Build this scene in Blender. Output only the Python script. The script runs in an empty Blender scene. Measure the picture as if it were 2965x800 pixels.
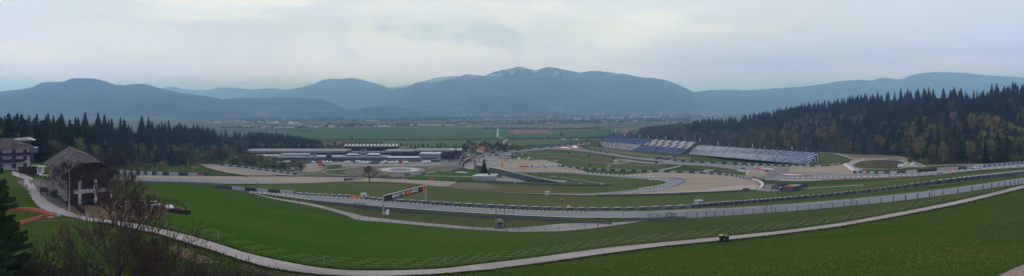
import bpy, math, random
import numpy as np
random.seed(7); RNG = np.random.default_rng(7)
R = math.radians
SC = bpy.context.scene
COL = SC.collection
F, CX, HZ, CZ = 1767.0, 1482.5, 305.0, 200.0      # focal length, optical axis, horizon row, camera height

# ------------------------------------------------------------------ terrain
def pchip(x, Y, xq):
    x = np.asarray(x, float); Y = np.asarray(Y, float); xq = np.asarray(xq, float)
    if Y.ndim == 1: Y = Y[:, None]; flat = True
    else: flat = False
    h = np.diff(x)[:, None]; d = np.diff(Y, axis=0) / h
    m = np.zeros_like(Y)
    if len(x) > 2:
        w1 = 2*h[1:] + h[:-1]; w2 = h[1:] + 2*h[:-1]
        a, b = d[:-1], d[1:]
        with np.errstate(divide='ignore', invalid='ignore'):
            hm = (w1 + w2) / (w1 / a + w2 / b)
        m[1:-1] = np.where(a*b > 0, hm, 0)
    m[0] = d[0]; m[-1] = d[-1]
    i = np.clip(np.searchsorted(x, xq) - 1, 0, len(x) - 2)
    t = ((np.clip(xq, x[0], x[-1]) - x[i]) / (x[i+1] - x[i]))[:, None]; H = (x[i+1]-x[i])[:, None]
    r = ((1+2*t)*(1-t)**2)*Y[i] + t*(1-t)**2*H*m[i] + t*t*(3-2*t)*Y[i+1] + t*t*(t-1)*H*m[i+1]
    return r[:, 0] if flat else r

FARR = [(400,2100),(380,3000),(360,4600),(345,6800),(330,11500),(322,17500)]
CTRL = {
 0:    [(2500,9),(1500,20),(1000,38),(800,55),(700,80),(640,100),(600,118),(560,137),(530,157),(495,190),(480,230),(460,330),(440,500),(420,800)],
 500:  [(2500,8),(1500,22),(1000,42),(800,60),(700,82),(650,100),(600,132),(560,185),(540,250),(520,380),(500,560),(485,740),(470,900),(450,1050),(430,1250),(420,1400)],
 900:  [(2500,8),(1500,24),(1000,50),(800,75),(700,115),(650,150),(600,218),(580,262),(560,315),(540,400),(520,540),(500,715),(480,850),(460,985),(440,1140),(420,1400)],
 1180: [(2500,8),(1500,24),(1000,52),(800,82),(745,100),(670,165),(640,212),(620,240),(600,253),(578,271),(560,318),(540,425),(520,560),(500,722),(480,850),(460,985),(440,1140),(420,1400)],
 1482: [(2500,8),(1500,24),(1000,52),(800,85),(745,105),(670,175),(640,215),(620,240),(600,258),(580,285),(560,340),(540,440),(520,570),(500,730),(480,850),(460,985),(440,1150),(420,1400)],
 2100: [(2500,8),(1500,22),(1000,48),(800,75),(695,108),(650,150),(625,192),(605,222),(585,268),(560,350),(540,440),(520,555),(500,670),(480,790),(465,900),(450,1000),(430,1220),(420,1400)],
 2965: [(2500,8),(1500,20),(1000,42),(800,62),(700,85),(600,118),(540,160),(515,210),(495,265),(480,400),(470,520),(460,650),(450,800),(440,950),(430,1150),(420,1400)],
}
_rows = np.arange(322, 2500.1, 0.5)
_cols = sorted(CTRL)
_T = []
for c in _cols:
    L = sorted(CTRL[c] + FARR)
    _T.append(pchip([a for a, _ in L], np.log([b for _, b in L]), _rows))
_T = np.array(_T)
_px = np.arange(-1200, 4200.1, 8)
TAB = pchip([-1300] + _cols + [4300], np.vstack([_T[0], _T, _T[-1]]), _px)      # [px,row] -> log distance
def Dat(px, row):
    px = np.clip(np.asarray(px, float), _px[0], _px[-1]); row = np.clip(np.asarray(row, float), 322, 2500)
    u = (px - _px[0]) / 8; v = (row - 322) * 2
    i = np.minimum(u.astype(int), len(_px)-2); j = np.minimum(v.astype(int), len(_rows)-2)
    a = u-i; b = v-j
    return np.exp((1-a)*(1-b)*TAB[i, j] + a*(1-b)*TAB[i+1, j] + (1-a)*b*TAB[i, j+1] + a*b*TAB[i+1, j+1])
def W(px, row, D):                                 # point seen at px,row standing D metres away
    px = np.asarray(px, float); row = np.asarray(row, float); D = np.asarray(D, float) + 0*px
    return np.stack([D*(px-CX)/F, D, CZ - D*(row-HZ)/F], -1)
def G(px, row, lift=0.0):                          # ground point
    p = W(px, row, Dat(px, row)); p[..., 2] += lift; return p
def g(px, row, lift=0.0): return tuple(float(v) for v in G(px, row, lift))
def zground(x, y):                                 # ground height under a world point
    px = CX + F*x/y; lo, hi = 322.0, 2500.0
    for _ in range(40):
        m = (lo+hi)/2
        if float(Dat(px, m)) > y: lo = m
        else: hi = m
    return CZ - y*(lo-HZ)/F

# ------------------------------------------------------------------ materials
def srgb(h):
    if not isinstance(h, str): return tuple(h) + (1,)
    v = [int(h[i:i+2], 16)/255 for i in (0, 2, 4)]
    return tuple((x/12.92 if x <= .04045 else ((x+.055)/1.055)**2.4) for x in v) + (1,)
MATS = {}
def mat(name, c1, c2=None, scale=1.0, rough=.85, c3=None, scale3=None, bump=0, rnd=0.0, metal=0, stretch=None, pos=False, lo=.35, hi=.65, spec=.3):
    if name in MATS: return MATS[name]
    m = bpy.data.materials.new(name); m.use_nodes = True; nt = m.node_tree; N = nt.nodes; Lk = nt.links
    b = N['Principled BSDF']; b.inputs['Roughness'].default_value = rough; b.inputs['Metallic'].default_value = metal
    b.inputs['Specular IOR Level'].default_value = 0.0 if (pos or rough >= .9) else spec
    if c2 is None: c2 = tuple(v*.8 for v in srgb(c1)[:3])
    if pos: vec = N.new('ShaderNodeNewGeometry').outputs['Position']
    else: vec = N.new('ShaderNodeTexCoord').outputs['Object']
    mp = N.new('ShaderNodeMapping'); Lk.new(vec, mp.inputs[0])
    if stretch: mp.inputs['Scale'].default_value = stretch
    vec = mp.outputs[0]
    def noise(s, d=5):
        n = N.new('ShaderNodeTexNoise'); n.inputs['Scale'].default_value = s; n.inputs['Detail'].default_value = d
        n.inputs['Roughness'].default_value = .6
        Lk.new(vec, n.inputs['Vector']); return n
    def ramp(src, a, bb):
        r = N.new('ShaderNodeMapRange'); r.inputs['From Min'].default_value = a; r.inputs['From Max'].default_value = bb
        Lk.new(src, r.inputs['Value']); return r.outputs[0]
    def mix(f, a, bb):
        x = N.new('ShaderNodeMix'); x.data_type = 'RGBA'
        if f is not None: Lk.new(f, x.inputs[0])
        for k, s in ((6, a), (7, bb)):
            if isinstance(s, tuple): x.inputs[k].default_value = s
            else: Lk.new(s, x.inputs[k])
        return x.outputs[2]
    n1 = noise(scale)
    col = mix(ramp(n1.outputs['Fac'], lo, hi), srgb(c1), srgb(c2))
    if c3 is not None:
        col = mix(ramp(noise(scale3 or scale*.23, 4).outputs['Fac'], .5, .68), col, srgb(c3))
    if rnd:
        oi = N.new('ShaderNodeObjectInfo'); hs = N.new('ShaderNodeHueSaturation')
        Lk.new(ramp2(N, Lk, oi.outputs['Random'], 1-rnd, 1+rnd), hs.inputs['Value']); Lk.new(col, hs.inputs['Color']); col = hs.outputs[0]
    Lk.new(col, b.inputs['Base Color'])
    if bump:
        bp = N.new('ShaderNodeBump'); bp.inputs['Strength'].default_value = bump; bp.inputs['Distance'].default_value = .3
        Lk.new(noise(scale*3).outputs['Fac'], bp.inputs['Height']); Lk.new(bp.outputs[0], b.inputs['Normal'])
    MATS[name] = m; return m
def ramp2(N, Lk, src, a, b):
    r = N.new('ShaderNodeMapRange'); r.inputs['To Min'].default_value = a; r.inputs['To Max'].default_value = b
    Lk.new(src, r.inputs['Value']); return r.outputs[0]

# ------------------------------------------------------------------ objects
def tag(o, label=None, cat=None, group=None, kind=None):
    if label: o['label'] = label
    if cat: o['category'] = cat
    if group: o['group'] = group
    if kind: o['kind'] = kind
    return o
def rawmesh(name, V, Fc, mats, mi=None, smooth=False):
    me = bpy.data.meshes.new(name)
    V = np.asarray(V, dtype=np.float32).reshape(-1, 3)
    me.from_pydata(V.tolist(), [], Fc if isinstance(Fc, list) else Fc.tolist())
    for m in (mats if isinstance(mats, (list, tuple)) else [mats]): me.materials.append(m)
    if mi is not None: me.polygons.foreach_set('material_index', np.asarray(mi, dtype=np.int32))
    if smooth: me.polygons.foreach_set('use_smooth', np.ones(len(me.polygons), dtype=bool))
    me.update(); return me
def link(name, me, parent=None, loc=None):
    o = bpy.data.objects.new(name, me); COL.objects.link(o)
    if parent is not None: o.parent = parent
    if loc is not None: o.location = loc
    return o
def thing(name, label, cat, loc=(0,0,0), rotz=0, group=None):
    o = bpy.data.objects.new(name, None); COL.objects.link(o); o.empty_display_size = .5
    o.location = loc; o.rotation_euler = (0, 0, rotz); return tag(o, label, cat, group)
def copy_tree(o, parent=None):
    c = o.copy(); COL.objects.link(c)
    if parent is not None: c.parent = parent
    for ch in list(o.children): copy_tree(ch, c)
    return c
class MB:
    def __init__(s): s.v = []; s.f = []; s.m = []
    def face(s, pts, m=0):
        n = len(s.v); s.v += [tuple(map(float, p)) for p in pts]; s.f.append(list(range(n, n+len(pts)))); s.m.append(m)
    def hexa(s, p, m=0):                            # p: 4 bottom, 4 top
        n = len(s.v); s.v += [tuple(map(float, q)) for q in p]
        for q in ((3,2,1,0),(4,5,6,7),(0,1,5,4),(1,2,6,5),(2,3,7,6),(3,0,4,7)):
            s.f.append([n+k for k in q]); s.m.append(m)
    def box(s, c, d, rz=0, m=0, taper=1.0):
        x, y, z = c; a, b, h = d[0]/2, d[1]/2, d[2]; cs, sn = math.cos(rz), math.sin(rz)
        P = []
        for zz, t in ((z, 1), (z+h, taper)):
            for sx, sy in ((-1,-1),(1,-1),(1,1),(-1,1)):
                u, v = sx*a*t, sy*b*t; P.append((x+u*cs-v*sn, y+u*sn+v*cs, zz))
        s.hexa(P, m)
    def tube(s, p, q, r1, r2=None, n=6, m=0, cap=True):
        if r2 is None: r2 = r1
        p = np.array(p, float); q = np.array(q, float); d = q-p; L = np.linalg.norm(d)
        if L < 1e-6: return
        d /= L; a = np.cross(d, (0,0,1) if abs(d[2]) < .9 else (1,0,0)); a /= np.linalg.norm(a); b = np.cross(d, a)
        k = len(s.v)
        for c, r in ((p, r1), (q, r2)):
            for i in range(n):
                t = 2*math.pi*i/n; s.v.append(tuple(c + r*(math.cos(t)*a + math.sin(t)*b)))
        for i in range(n):
            j = (i+1) % n; s.f.append([k+i, k+j, k+n+j, k+n+i]); s.m.append(m)
        if cap:
            s.f.append([k+n+i for i in range(n)]); s.m.append(m); s.f.append([k+i for i in range(n)][::-1]); s.m.append(m)
    def prism(s, prof, axis0, axis1, m=0):          # profile list of 3D points swept from offset axis0 to axis1
        n = len(prof); k = len(s.v); a0 = np.array(axis0); a1 = np.array(axis1)
        s.v += [tuple(np.array(p)+a0) for p in prof] + [tuple(np.array(p)+a1) for p in prof]
        for i in range(n):
            j = (i+1) % n; s.f.append([k+i, k+j, k+n+j, k+n+i]); s.m.append(m)
        s.f.append([k+i for i in range(n)][::-1]); s.m.append(m); s.f.append([k+n+i for i in range(n)]); s.m.append(m)
    def build(s, name, mats, parent=None, loc=None, smooth=False):
        return link(name, rawmesh(name, s.v, s.f, mats, s.m, smooth), parent, loc)

def resample(pts, step):
    """smooth polyline through traced points"""
    pts = np.asarray(pts, float); d = np.r_[0, np.cumsum(np.hypot(*np.diff(pts, axis=0).T))]
    q = np.linspace(0, d[-1], max(2, int(d[-1]/step)+1))
    return pchip(d, pts, q) if len(pts) > 2 else np.stack([np.interp(q, d, pts[:, k]) for k in (0, 1)], 1)

def area(name, m, up, lo, lvl=1, label=None, kind='structure', step=5, xs=None):
    """a sheet laid on the ground between two traced edges"""
    up = np.array(up, float); lo = np.array(lo, float)
    x0, x1 = max(up[0,0], lo[0,0]), min(up[-1,0], lo[-1,0])
    xs = np.linspace(x0, x1, max(4, int((x1-x0)/step)+1))
    xs = np.unique(np.r_[xs, up[(up[:,0] > x0) & (up[:,0] < x1), 0]])
    fu = pchip(up[:,0], up[:,1], xs) if len(up) > 2 else np.interp(xs, up[:,0], up[:,1])
    fl = pchip(lo[:,0], lo[:,1], xs) if len(lo) > 2 else np.interp(xs, lo[:,0], lo[:,1])
    fl = np.maximum(fl, fu + .05)
    n = max(1, int(math.ceil((fl-fu).max()/3)))
    t = np.linspace(0, 1, n+1)
    PX = np.repeat(xs[:, None], n+1, 1); RW = fu[:, None]*(1-t) + fl[:, None]*t
    D = Dat(PX, RW); V = W(PX, RW, D); V[..., 2] += .012 + .00022*lvl*D
    return grid(name, V, m, kind)
def grid(name, V, m, kind='structure', smooth=True):
    a, b = V.shape[:2]; I = np.arange(a*b).reshape(a, b)
    Fq = np.stack([I[:-1,:-1], I[1:,:-1], I[1:,1:], I[:-1,1:]], -1).reshape(-1, 4)
    o = link(name, rawmesh(name, V.reshape(-1, 3), Fq[:, ::-1], m, None, smooth)); o['kind'] = kind; return o
def ribbon(name, m, pts, wpx, lvl=2, kind='structure', step=5, widths=None):
    """a band following a traced centre line, wpx rows thick (or a real width in metres when negative)"""
    q = resample(pts, step); c = G(q[:,0], q[:,1])
    if wpx > 0:
        a, b = G(q[:,0], q[:,1]-wpx/2), G(q[:,0], q[:,1]+wpx/2)
    else:
        t = np.gradient(c[:, :2], axis=0); t /= np.linalg.norm(t, axis=1)[:, None]; nrm = np.stack([-t[:,1], t[:,0]], 1)*(-wpx/2)
        a = c.copy(); b = c.copy(); a[:, :2] += nrm; b[:, :2] -= nrm
    V = np.stack([a, (a+b)/2, b], 1); V[:, 1, 2] = c[:, 2]
    V[..., 2] += .012 + .00022*lvl*V[..., 1]
    return grid(name, V, m, kind)
def walk(pts, seg, step=3):
    """ground points every seg metres along a traced line"""
    q = resample(pts, step); P = G(q[:,0], q[:,1])
    d = np.r_[0, np.cumsum(np.linalg.norm(np.diff(P[:, :2], axis=0), axis=1))]
    n = max(2, int(d[-1]/seg)+1); s = np.linspace(0, d[-1], n)
    return np.stack([np.interp(s, d, P[:, k]) for k in range(3)], 1)
def barrier(name, label, cat, pts, h, mats, seg=6.0, th=1.0, group=None, sub=1, ratio=None, parent=None, lift=0):
    P = walk(pts, seg); mb = MB()
    for i in range(len(P)-1):
        a, b = P[i].copy(), P[i+1].copy(); a[2] += lift; b[2] += lift; t = b-a; t[2] = 0; t /= max(np.linalg.norm(t), 1e-6); n = np.array([-t[1], t[0], 0])*th/2
        mi = (i // sub) % len(mats) if ratio is None else (ratio[i % len(ratio)])
        hh = np.array([0,0,h*(1 if mi else .93)]); dn = np.array([0,0,-.3])
        mb.hexa([a-n+dn, b-n+dn, b+n+dn, a+n+dn, a-n+hh, b-n+hh, b+n+hh, a+n+hh], mi)
    o = mb.build(name, mats, parent)
    return tag(o, label, cat, group) if parent is None else o
def rail(name, label, pts, h, m_rail, m_post, seg=4.0, nr=3, rh=.3, cat='guard rail', group=None):
    """steel crash barrier: corrugated rails on posts"""
    P = walk(pts, seg); o = thing(name, label, cat, tuple(P[0]), 0, group); r = MB(); p = MB(); O = P[0]
    many = len(P) > 100; pm = None
    for i in range(len(P)):
        c = P[i]-O
        if many: p.box((c[0], c[1], c[2]-.3), (.14, .14, h+.35))
        elif pm is None:
            q = MB(); q.box((0, 0, -.3), (.14, .14, h+.35)); pm = q.build('post', m_post, o); pm.location = c
        else: link('post', pm.data, o, c)
        if i+1 < len(P):
            d = P[i+1]-O
            for k in range(nr):
                z = h - rh*1.02 - k*(h-.2)/nr
                a, b = c + (0,0,z), d + (0,0,z)
                n = np.array([-(b-a)[1], (b-a)[0], 0]); n = n/max(np.linalg.norm(n), 1e-6)*.09
                r.hexa([a-n, b-n, b+n, a+n, a-n+(0,0,rh), b-n+(0,0,rh), b+n+(0,0,rh), a+n+(0,0,rh)])
    r.build('rail', m_rail, o)
    if many: p.build('post', m_post, o)['kind'] = 'stuff'
    return o
EXPO = 0.0
SKY_L = (12.2, 11.3, 11.0, 1); SKY_R = (10.0, 9.9, 10.7, 1); SKY_D = (9.2, 9.2, 10.2, 1); SKY_B = (14.6, 13.3, 12.6, 1); SKY_G = (6.6, 7.6, 9.8, 1)
HAZE_D = 0.70e-4; HAZE_C = (.46, .83, 1.52, 1); HAZE_TOP = 1330; MSC = 1.97
# ------------------------------------------------------------------ camera, light, sky, air
cam = bpy.data.cameras.new('camera'); co = bpy.data.objects.new('camera', cam); COL.objects.link(co)
cam.sensor_width = 36; cam.lens = F/2965*36; cam.shift_y = -95/2965; cam.clip_start = .5; cam.clip_end = 90000
co.location = (0, 0, CZ); co.rotation_euler = (R(90), 0, 0); SC.camera = co
SC.view_settings.view_transform = 'Standard'; SC.view_settings.look = 'None'; SC.view_settings.gamma = 1
SC.view_settings.exposure = EXPO
SC.cycles.use_denoising = True; SC.cycles.volume_bounces = 0; SC.cycles.max_bounces = 5; SC.cycles.transparent_max_bounces = 8
SUN_EL, SUN_AZ = R(38), R(-35)                      # a veiled sun, high ahead on the left
sl = bpy.data.lights.new('sun', 'SUN'); sl.energy = 0.9; sl.angle = R(20); sl.color = (1, .95, .88)
so = bpy.data.objects.new('sun', sl); COL.objects.link(so)
so.rotation_euler = (R(90)-SUN_EL, 0, R(180)-SUN_AZ); so.location = (0, 0, 900)
w = bpy.data.worlds.new('World'); SC.world = w; w.use_nodes = True; nt = w.node_tree; N = nt.nodes; Lk = nt.links
bg = N['Background']; bg.inputs[1].default_value = .1
sky = N.new('ShaderNodeTexSky'); sky.sky_type = 'NISHITA'; sky.sun_disc = False; sky.sun_elevation = SUN_EL; sky.sun_rotation = SUN_AZ
def nd(t, **k):
    n = N.new(t)
    for a, b in k.items(): setattr(n, a, b)
    return n
def mth(op, a, b=None, clamp=False):
    n = nd('ShaderNodeMath', operation=op, use_clamp=clamp)
    for i, v in enumerate((a, b)):
        if v is None: continue
        if isinstance(v, (int, float)): n.inputs[i].default_value = v
        else: Lk.new(v, n.inputs[i])
    return n.outputs[0]
def mrange(v, a, b, c=0, d=1):
    n = nd('ShaderNodeMapRange'); n.interpolation_type = 'SMOOTHSTEP'
    for i, x in enumerate((v, a, b, c, d)):
        if isinstance(x, (int, float)): n.inputs[i].default_value = x
        else: Lk.new(x, n.inputs[i])
    return n.outputs[0]
def mixc(f, a, b):
    n = nd('ShaderNodeMix', data_type='RGBA')
    for i, x in ((0, f), (6, a), (7, b)):
        if isinstance(x, (int, float, tuple)): n.inputs[i].default_value = x
        else: Lk.new(x, n.inputs[i])
    return n.outputs[2]
tc = nd('ShaderNodeTexCoord'); sep = nd('ShaderNodeSeparateXYZ'); Lk.new(tc.outputs['Generated'], sep.inputs[0])
X, Y, Z = sep.outputs
def cloud(scale, sx, sz, det=5, off=0):
    mp = nd('ShaderNodeMapping'); mp.inputs['Scale'].default_value = (sx, sx, sz); mp.inputs['Location'].default_value = (off, off*.7, 0)
    Lk.new(tc.outputs['Generated'], mp.inputs[0])
    n = nd('ShaderNodeTexNoise'); n.inputs['Scale'].default_value = scale; n.inputs['Detail'].default_value = det; n.inputs['Roughness'].default_value = .5
    n.inputs['Distortion'].default_value = .3
    Lk.new(mp.outputs[0], n.inputs['Vector']); return n.outputs['Fac']
azi = mth('ARCTAN2', X, Y)                           # bearing, -0.7 left .. 0.7 right
base = mixc(mrange(azi, -.1, .75), SKY_L, SKY_R)
base = mixc(mrange(azi, -.75, -.35, .35, 0), base, SKY_R)
big = cloud(1.6, 1, 3.2, 4, 3.1); sm = cloud(5.2, 1, 2.6, 6, 1.7)
mott = mth('ADD', mth('MULTIPLY', big, .6), mth('MULTIPLY', sm, .4))
base = mixc(mrange(mott, .43, .58, 0, .62), base, SKY_D)
base = mixc(mrange(cloud(3.0, 1, 5, 5, 7.7), .50, .64, 0, .7), base, SKY_B)
# blue-grey gaps between the cloud banks over the middle of the valley
gap = mth('MULTIPLY', mrange(cloud(9, 1, 1.8, 4, 4.4), .53, .66), mth('MULTIPLY', mrange(azi, -.45, -.15), mrange(azi, .35, .1)))
gap = mth('MULTIPLY', gap, mth('MULTIPLY', mrange(Z, .045, .075), mrange(Z, .16, .12)))
base = mixc(mth('MULTIPLY', gap, .5), base, SKY_G)
# brighter low down, dimmer overhead
dim = mrange(Z, .05, .5, 1.04, .86)
v = nd('ShaderNodeMix', data_type='RGBA', blend_type='MULTIPLY'); v.inputs[0].default_value = 1; Lk.new(base, v.inputs[6])
cmb = nd('ShaderNodeCombineColor')
for i in range(3): Lk.new(dim, cmb.inputs[i])
Lk.new(cmb.outputs[0], v.inputs[7])
# extra brightness added low in the sky, along the mountains, to offset the haze
glow = mixc(mrange(azi, .05, .42), (9.5, 6.2, 15.5, 1), (1.2, 0.4, 11.0, 1)); gl = nd('ShaderNodeMix', data_type='RGBA', blend_type='ADD')
Lk.new(mrange(Z, .035, .125, 1, 0), gl.inputs[0]); Lk.new(v.outputs[2], gl.inputs[6]); Lk.new(glow, gl.inputs[7])
g2 = nd('ShaderNodeMix', data_type='RGBA', blend_type='ADD'); Lk.new(mrange(Z, .03, .072, 1, 0), g2.inputs[0]); Lk.new(gl.outputs[2], g2.inputs[6]); g2.inputs[7].default_value = (9, 5, 24, 1)
Lk.new(mixc(.93, sky.outputs[0], g2.outputs[2]), bg.inputs[0])

def haze():
    mb = MB(); mb.box((0, 20000, CZ-166), (100000, 43000, 166+HAZE_TOP))
    m = bpy.data.materials.new('haze'); m.use_nodes = True; n = m.node_tree.nodes
    n.remove(n['Principled BSDF']); pv = n.new('ShaderNodeVolumePrincipled'); pv.inputs['Density'].default_value = HAZE_D
    pv.inputs['Color'].default_value = HAZE_C; pv.inputs['Anisotropy'].default_value = 0.0
    m.node_tree.links.new(pv.outputs[0], n['Material Output'].inputs['Volume'])
    tag(mb.build('haze', m), kind='stuff')

# ------------------------------------------------------------------ ground and what lies on it
def ground_mat():
    m = bpy.data.materials.new('grass'); m.use_nodes = True; nt = m.node_tree; N = nt.nodes; L = nt.links
    b = N['Principled BSDF']; b.inputs['Roughness'].default_value = .95; b.inputs['Specular IOR Level'].default_value = 0
    geo = N.new('ShaderNodeNewGeometry'); sp = N.new('ShaderNodeSeparateXYZ'); L.new(geo.outputs['Position'], sp.inputs[0])
    def noise(s, d=5, src=None):
        n = N.new('ShaderNodeTexNoise'); n.inputs['Scale'].default_value = s; n.inputs['Detail'].default_value = d; L.new(src or geo.outputs['Position'], n.inputs['Vector']); return n.outputs['Fac']
    def rg(v, a, bb):
        r = N.new('ShaderNodeMapRange'); r.inputs[1].default_value = a; r.inputs[2].default_value = bb; L.new(v, r.inputs[0]); return r.outputs[0]
    def mx(f, a, bb):
        x = N.new('ShaderNodeMix'); x.data_type = 'RGBA'; L.new(f, x.inputs[0])
        for k, s in ((6, a), (7, bb)):
            if isinstance(s, tuple): x.inputs[k].default_value = s
            else: L.new(s, x.inputs[k])
        return x.outputs[2]
    near = mx(rg(noise(.012, 6), .4, .6), (.034,.066,.013,1), (.048,.07,.019,1))
    near = mx(rg(noise(.45, 6), .45, .75), near, (.03,.05,.013,1))
    near = mx(rg(noise(.05, 7), .6, .72), near, (.07,.066,.03,1))
    # the valley: a patchwork of fields
    mp = N.new('ShaderNodeMapping'); mp.inputs['Scale'].default_value = (.0011, .0019, 0); mp.inputs['Rotation'].default_value = (0,0,.35); L.new(geo.outputs['Position'], mp.inputs[0])
    vo = N.new('ShaderNodeTexVoronoi'); vo.distance = 'CHEBYCHEV'; vo.inputs['Scale'].default_value = 1.6; L.new(mp.outputs[0], vo.inputs['Vector'])
    cr = N.new('ShaderNodeValToRGB'); cr.color_ramp.interpolation = 'CONSTANT'; e = cr.color_ramp.elements
    e[0].position = 0; e[0].color = (.045,.085,.03,1); e[1].position = .3; e[1].color = (.07,.10,.04,1)
    for p, c in ((.45, (.10,.085,.055,1)), (.6, (.04,.07,.03,1)), (.72, (.09,.11,.05,1)), (.88, (.13,.10,.075,1))):
        q = e.new(p); q.color = c
    s2 = N.new('ShaderNodeSeparateColor'); L.new(vo.outputs['Color'], s2.inputs[0]); L.new(s2.outputs[0], cr.inputs[0])
    val = mx(rg(noise(.004, 7), .5, .62), cr.outputs[0], (.035,.05,.028,1))
    L.new(mx(rg(sp.outputs[1], 1500, 1900), near, val), b.inputs['Base Color'])
    return m
GR = ground_mat()
px = np.arange(-1200, 4200.1, 12); rr = np.r_[np.arange(322, 352, 1.5), np.arange(352, 660, 3), np.arange(660, 900, 8), np.arange(900, 2500, 50), 2500]
PX, RW = np.meshgrid(px, rr, indexing='ij'); V = G(PX, RW)
back = np.repeat(V[:, -1:, :], 2, 1).copy(); back[:, 0, 1] = -40; back[:, 1, 1] = -600; back[:, 0, 0] = (px-CX)/F*400; back[:, 1, 0] = (px-CX)/F*900
far = V[:, :1, :].copy(); 
V = np.concatenate([V, back], 1)
grid('ground', V, GR)

asph = mat('asphalt', (.170,.185,.190), (.20,.215,.22), .05, .7, pos=True, c3=(.165,.17,.185), scale3=.02)
asph_d = mat('asphalt_dark', (.13,.135,.145), (.17,.175,.185), .06, .7, pos=True)
asph_l = mat('asphalt_old', (.19,.19,.185), (.25,.245,.235), .08, .85, pos=True, c3=(.15,.15,.14))
grav = mat('gravel', (.235,.20,.155), (.28,.245,.195), .09, .95, pos=True, c3=(.20,.18,.15), scale3=.02)
dirt = mat('dirt', (.10,.078,.05), (.15,.115,.078), .5, .95, pos=True, c3=(.09,.08,.045), bump=.3)
lawn = mat('meadow', (.029,.075,.010), (.040,.080,.013), .035, .95, pos=True, c3=(.053,.077,.020), scale3=.012, spec=.1)
def blend_mat(name, x0, x1):
    a, b = MATS['meadow'], MATS['meadow_olive']
    m = bpy.data.materials.new(name); m.use_nodes = True; nt = m.node_tree; N = nt.nodes; L = nt.links
    bs = N['Principled BSDF']; bs.inputs['Roughness'].default_value = .95; bs.inputs['Specular IOR Level'].default_value = 0
    geo = N.new('ShaderNodeNewGeometry'); sp = N.new('ShaderNodeSeparateXYZ'); L.new(geo.outputs['Position'], sp.inputs[0])
    def noise(s, d=6):
        n = N.new('ShaderNodeTexNoise'); n.inputs['Scale'].default_value = s; n.inputs['Detail'].default_value = d; L.new(geo.outputs['Position'], n.inputs['Vector']); return n.outputs['Fac']
    def rg(v, p, q, c=0, d=1):
        r = N.new('ShaderNodeMapRange'); L.new(v, r.inputs[0]); r.inputs[1].default_value = p; r.inputs[2].default_value = q; r.inputs[3].default_value = c; r.inputs[4].default_value = d; return r.outputs[0]
    def mx(f, p, q):
        x = N.new('ShaderNodeMix'); x.data_type = 'RGBA'; L.new(f, x.inputs[0])
        for k, s in ((6, p), (7, q)):
            if isinstance(s, tuple): x.inputs[k].default_value = s
            else: L.new(s, x.inputs[k])
        return x.outputs[2]
    f = N.new('ShaderNodeMath'); f.operation = 'ADD'; f.use_clamp = True; L.new(rg(sp.outputs[0], x0, x1), f.inputs[0]); L.new(rg(noise(.02), .3, .7, -.35, .35), f.inputs[1])
    fresh = mx(rg(noise(.035), .4, .62), (.028,.074,.009,1), (.040,.080,.013,1)); olive = mx(rg(noise(.03), .4, .6), (.044,.064,.019,1), (.056,.072,.025,1))
    c = mx(f.outputs[0], fresh, olive); c = mx(rg(noise(.6, 8), .5, .75, 0, .5), c, (.024,.052,.010,1)); c = mx(rg(noise(.11, 8), .62, .75, 0, .6), c, (.075,.075,.03,1))
    L.new(c, bs.inputs['Base Color']); return m
lawn2 = mat('meadow_olive', (.044,.066,.020), (.058,.073,.026), .03, .95, pos=True, c3=(.04,.075,.02), scale3=.02, spec=.1)
lawn3 = mat('near_grass', (.029,.058,.009), (.042,.066,.013), .09, .95, pos=True, stretch=(.6,1.6,1), c3=(.046,.066,.015), scale3=.025, bump=.15, spec=.1)
lawn4 = mat('infield_grass', (.052,.080,.026), (.066,.084,.030), .012, .95, pos=True, c3=(.09,.082,.043), scale3=.009, spec=.1)
kwhite = mat('white_paint', (.75,.75,.75), (.6,.6,.6), .4, .6, pos=True)
kred = mat('red_paint', (.42,.06,.06), (.5,.10,.10), .1, .6, pos=True)
kblue = mat('blue_paint', (.08,.10,.28), (.1,.13,.34), .1, .6, pos=True)
pathm = mat('path_surface', (.255,.24,.225), (.30,.285,.265), .25, .9, pos=True, c3=(.21,.195,.18), scale3=.06)
brown = mat('ploughed', (.17,.12,.095), (.14,.11,.08), .01, .95, pos=True)
fgreen = mat('crop', (.042,.092,.034), (.055,.10,.042), .004, .95, pos=True)
fgreen2 = mat('crop_pale', (.06,.105,.05), (.075,.11,.055), .004, .95, pos=True)
fdry = mat('stubble', (.125,.115,.08), (.10,.105,.065), .006, .95, pos=True)

# valley fields
area('field', fgreen, [(800,388),(900,377),(1200,373),(1440,373),(1475,377)], [(800,407),(1000,407),(1200,406),(1440,405),(1475,404)], 1)
area('field', fgreen, [(1470,388),(1600,387),(1750,375),(1800,372)], [(1470,403),(1600,402),(1750,400),(1800,398)], 1)
area('field', brown, [(1474,378),(1520,375),(1560,375),(1600,382)], [(1474,388),(1540,388),(1600,387)], 2)
area('field', fdry, [(1290,364),(1400,362),(1470,362),(1640,362),(1760,360)], [(1290,372),(1400,374),(1470,376),(1640,374),(1760,367)], 1)
area('field', brown, [(1770,374),(1850,370),(1960,366)], [(1770,383),(1850,386),(1960,382)], 1)
area('field', fgreen2, [(1640,356),(1700,352),(1900,350)], [(1640,362),(1750,360),(1900,362)], 2)
area('field', fgreen2, [(850,410),(1100,409),(1400,408),(1650,405)], [(850,424),(1100,432),(1300,428),(1400,424),(1650,416)], 1)
area('field', fgreen2, [(700,340),(1000,338),(1300,334),(1500,336)], [(700,346),(1000,345),(1300,342),(1500,343)], 1)
area('field', fdry, [(1480,339),(1600,336),(1740,338)], [(1480,345),(1600,346),(1740,345)], 2)
area('field', fdry, [(1330,346),(1420,344),(1500,346)], [(1330,351),(1420,352),(1500,351)], 2)
area('field', fgreen, [(1290,352),(1380,350),(1480,353)], [(1290,360),(1380,361),(1480,361)], 2)
ribbon('country_road', pathm, [(1442,374),(1441.5,385),(1440,397)], -11, 3, step=2)
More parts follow.
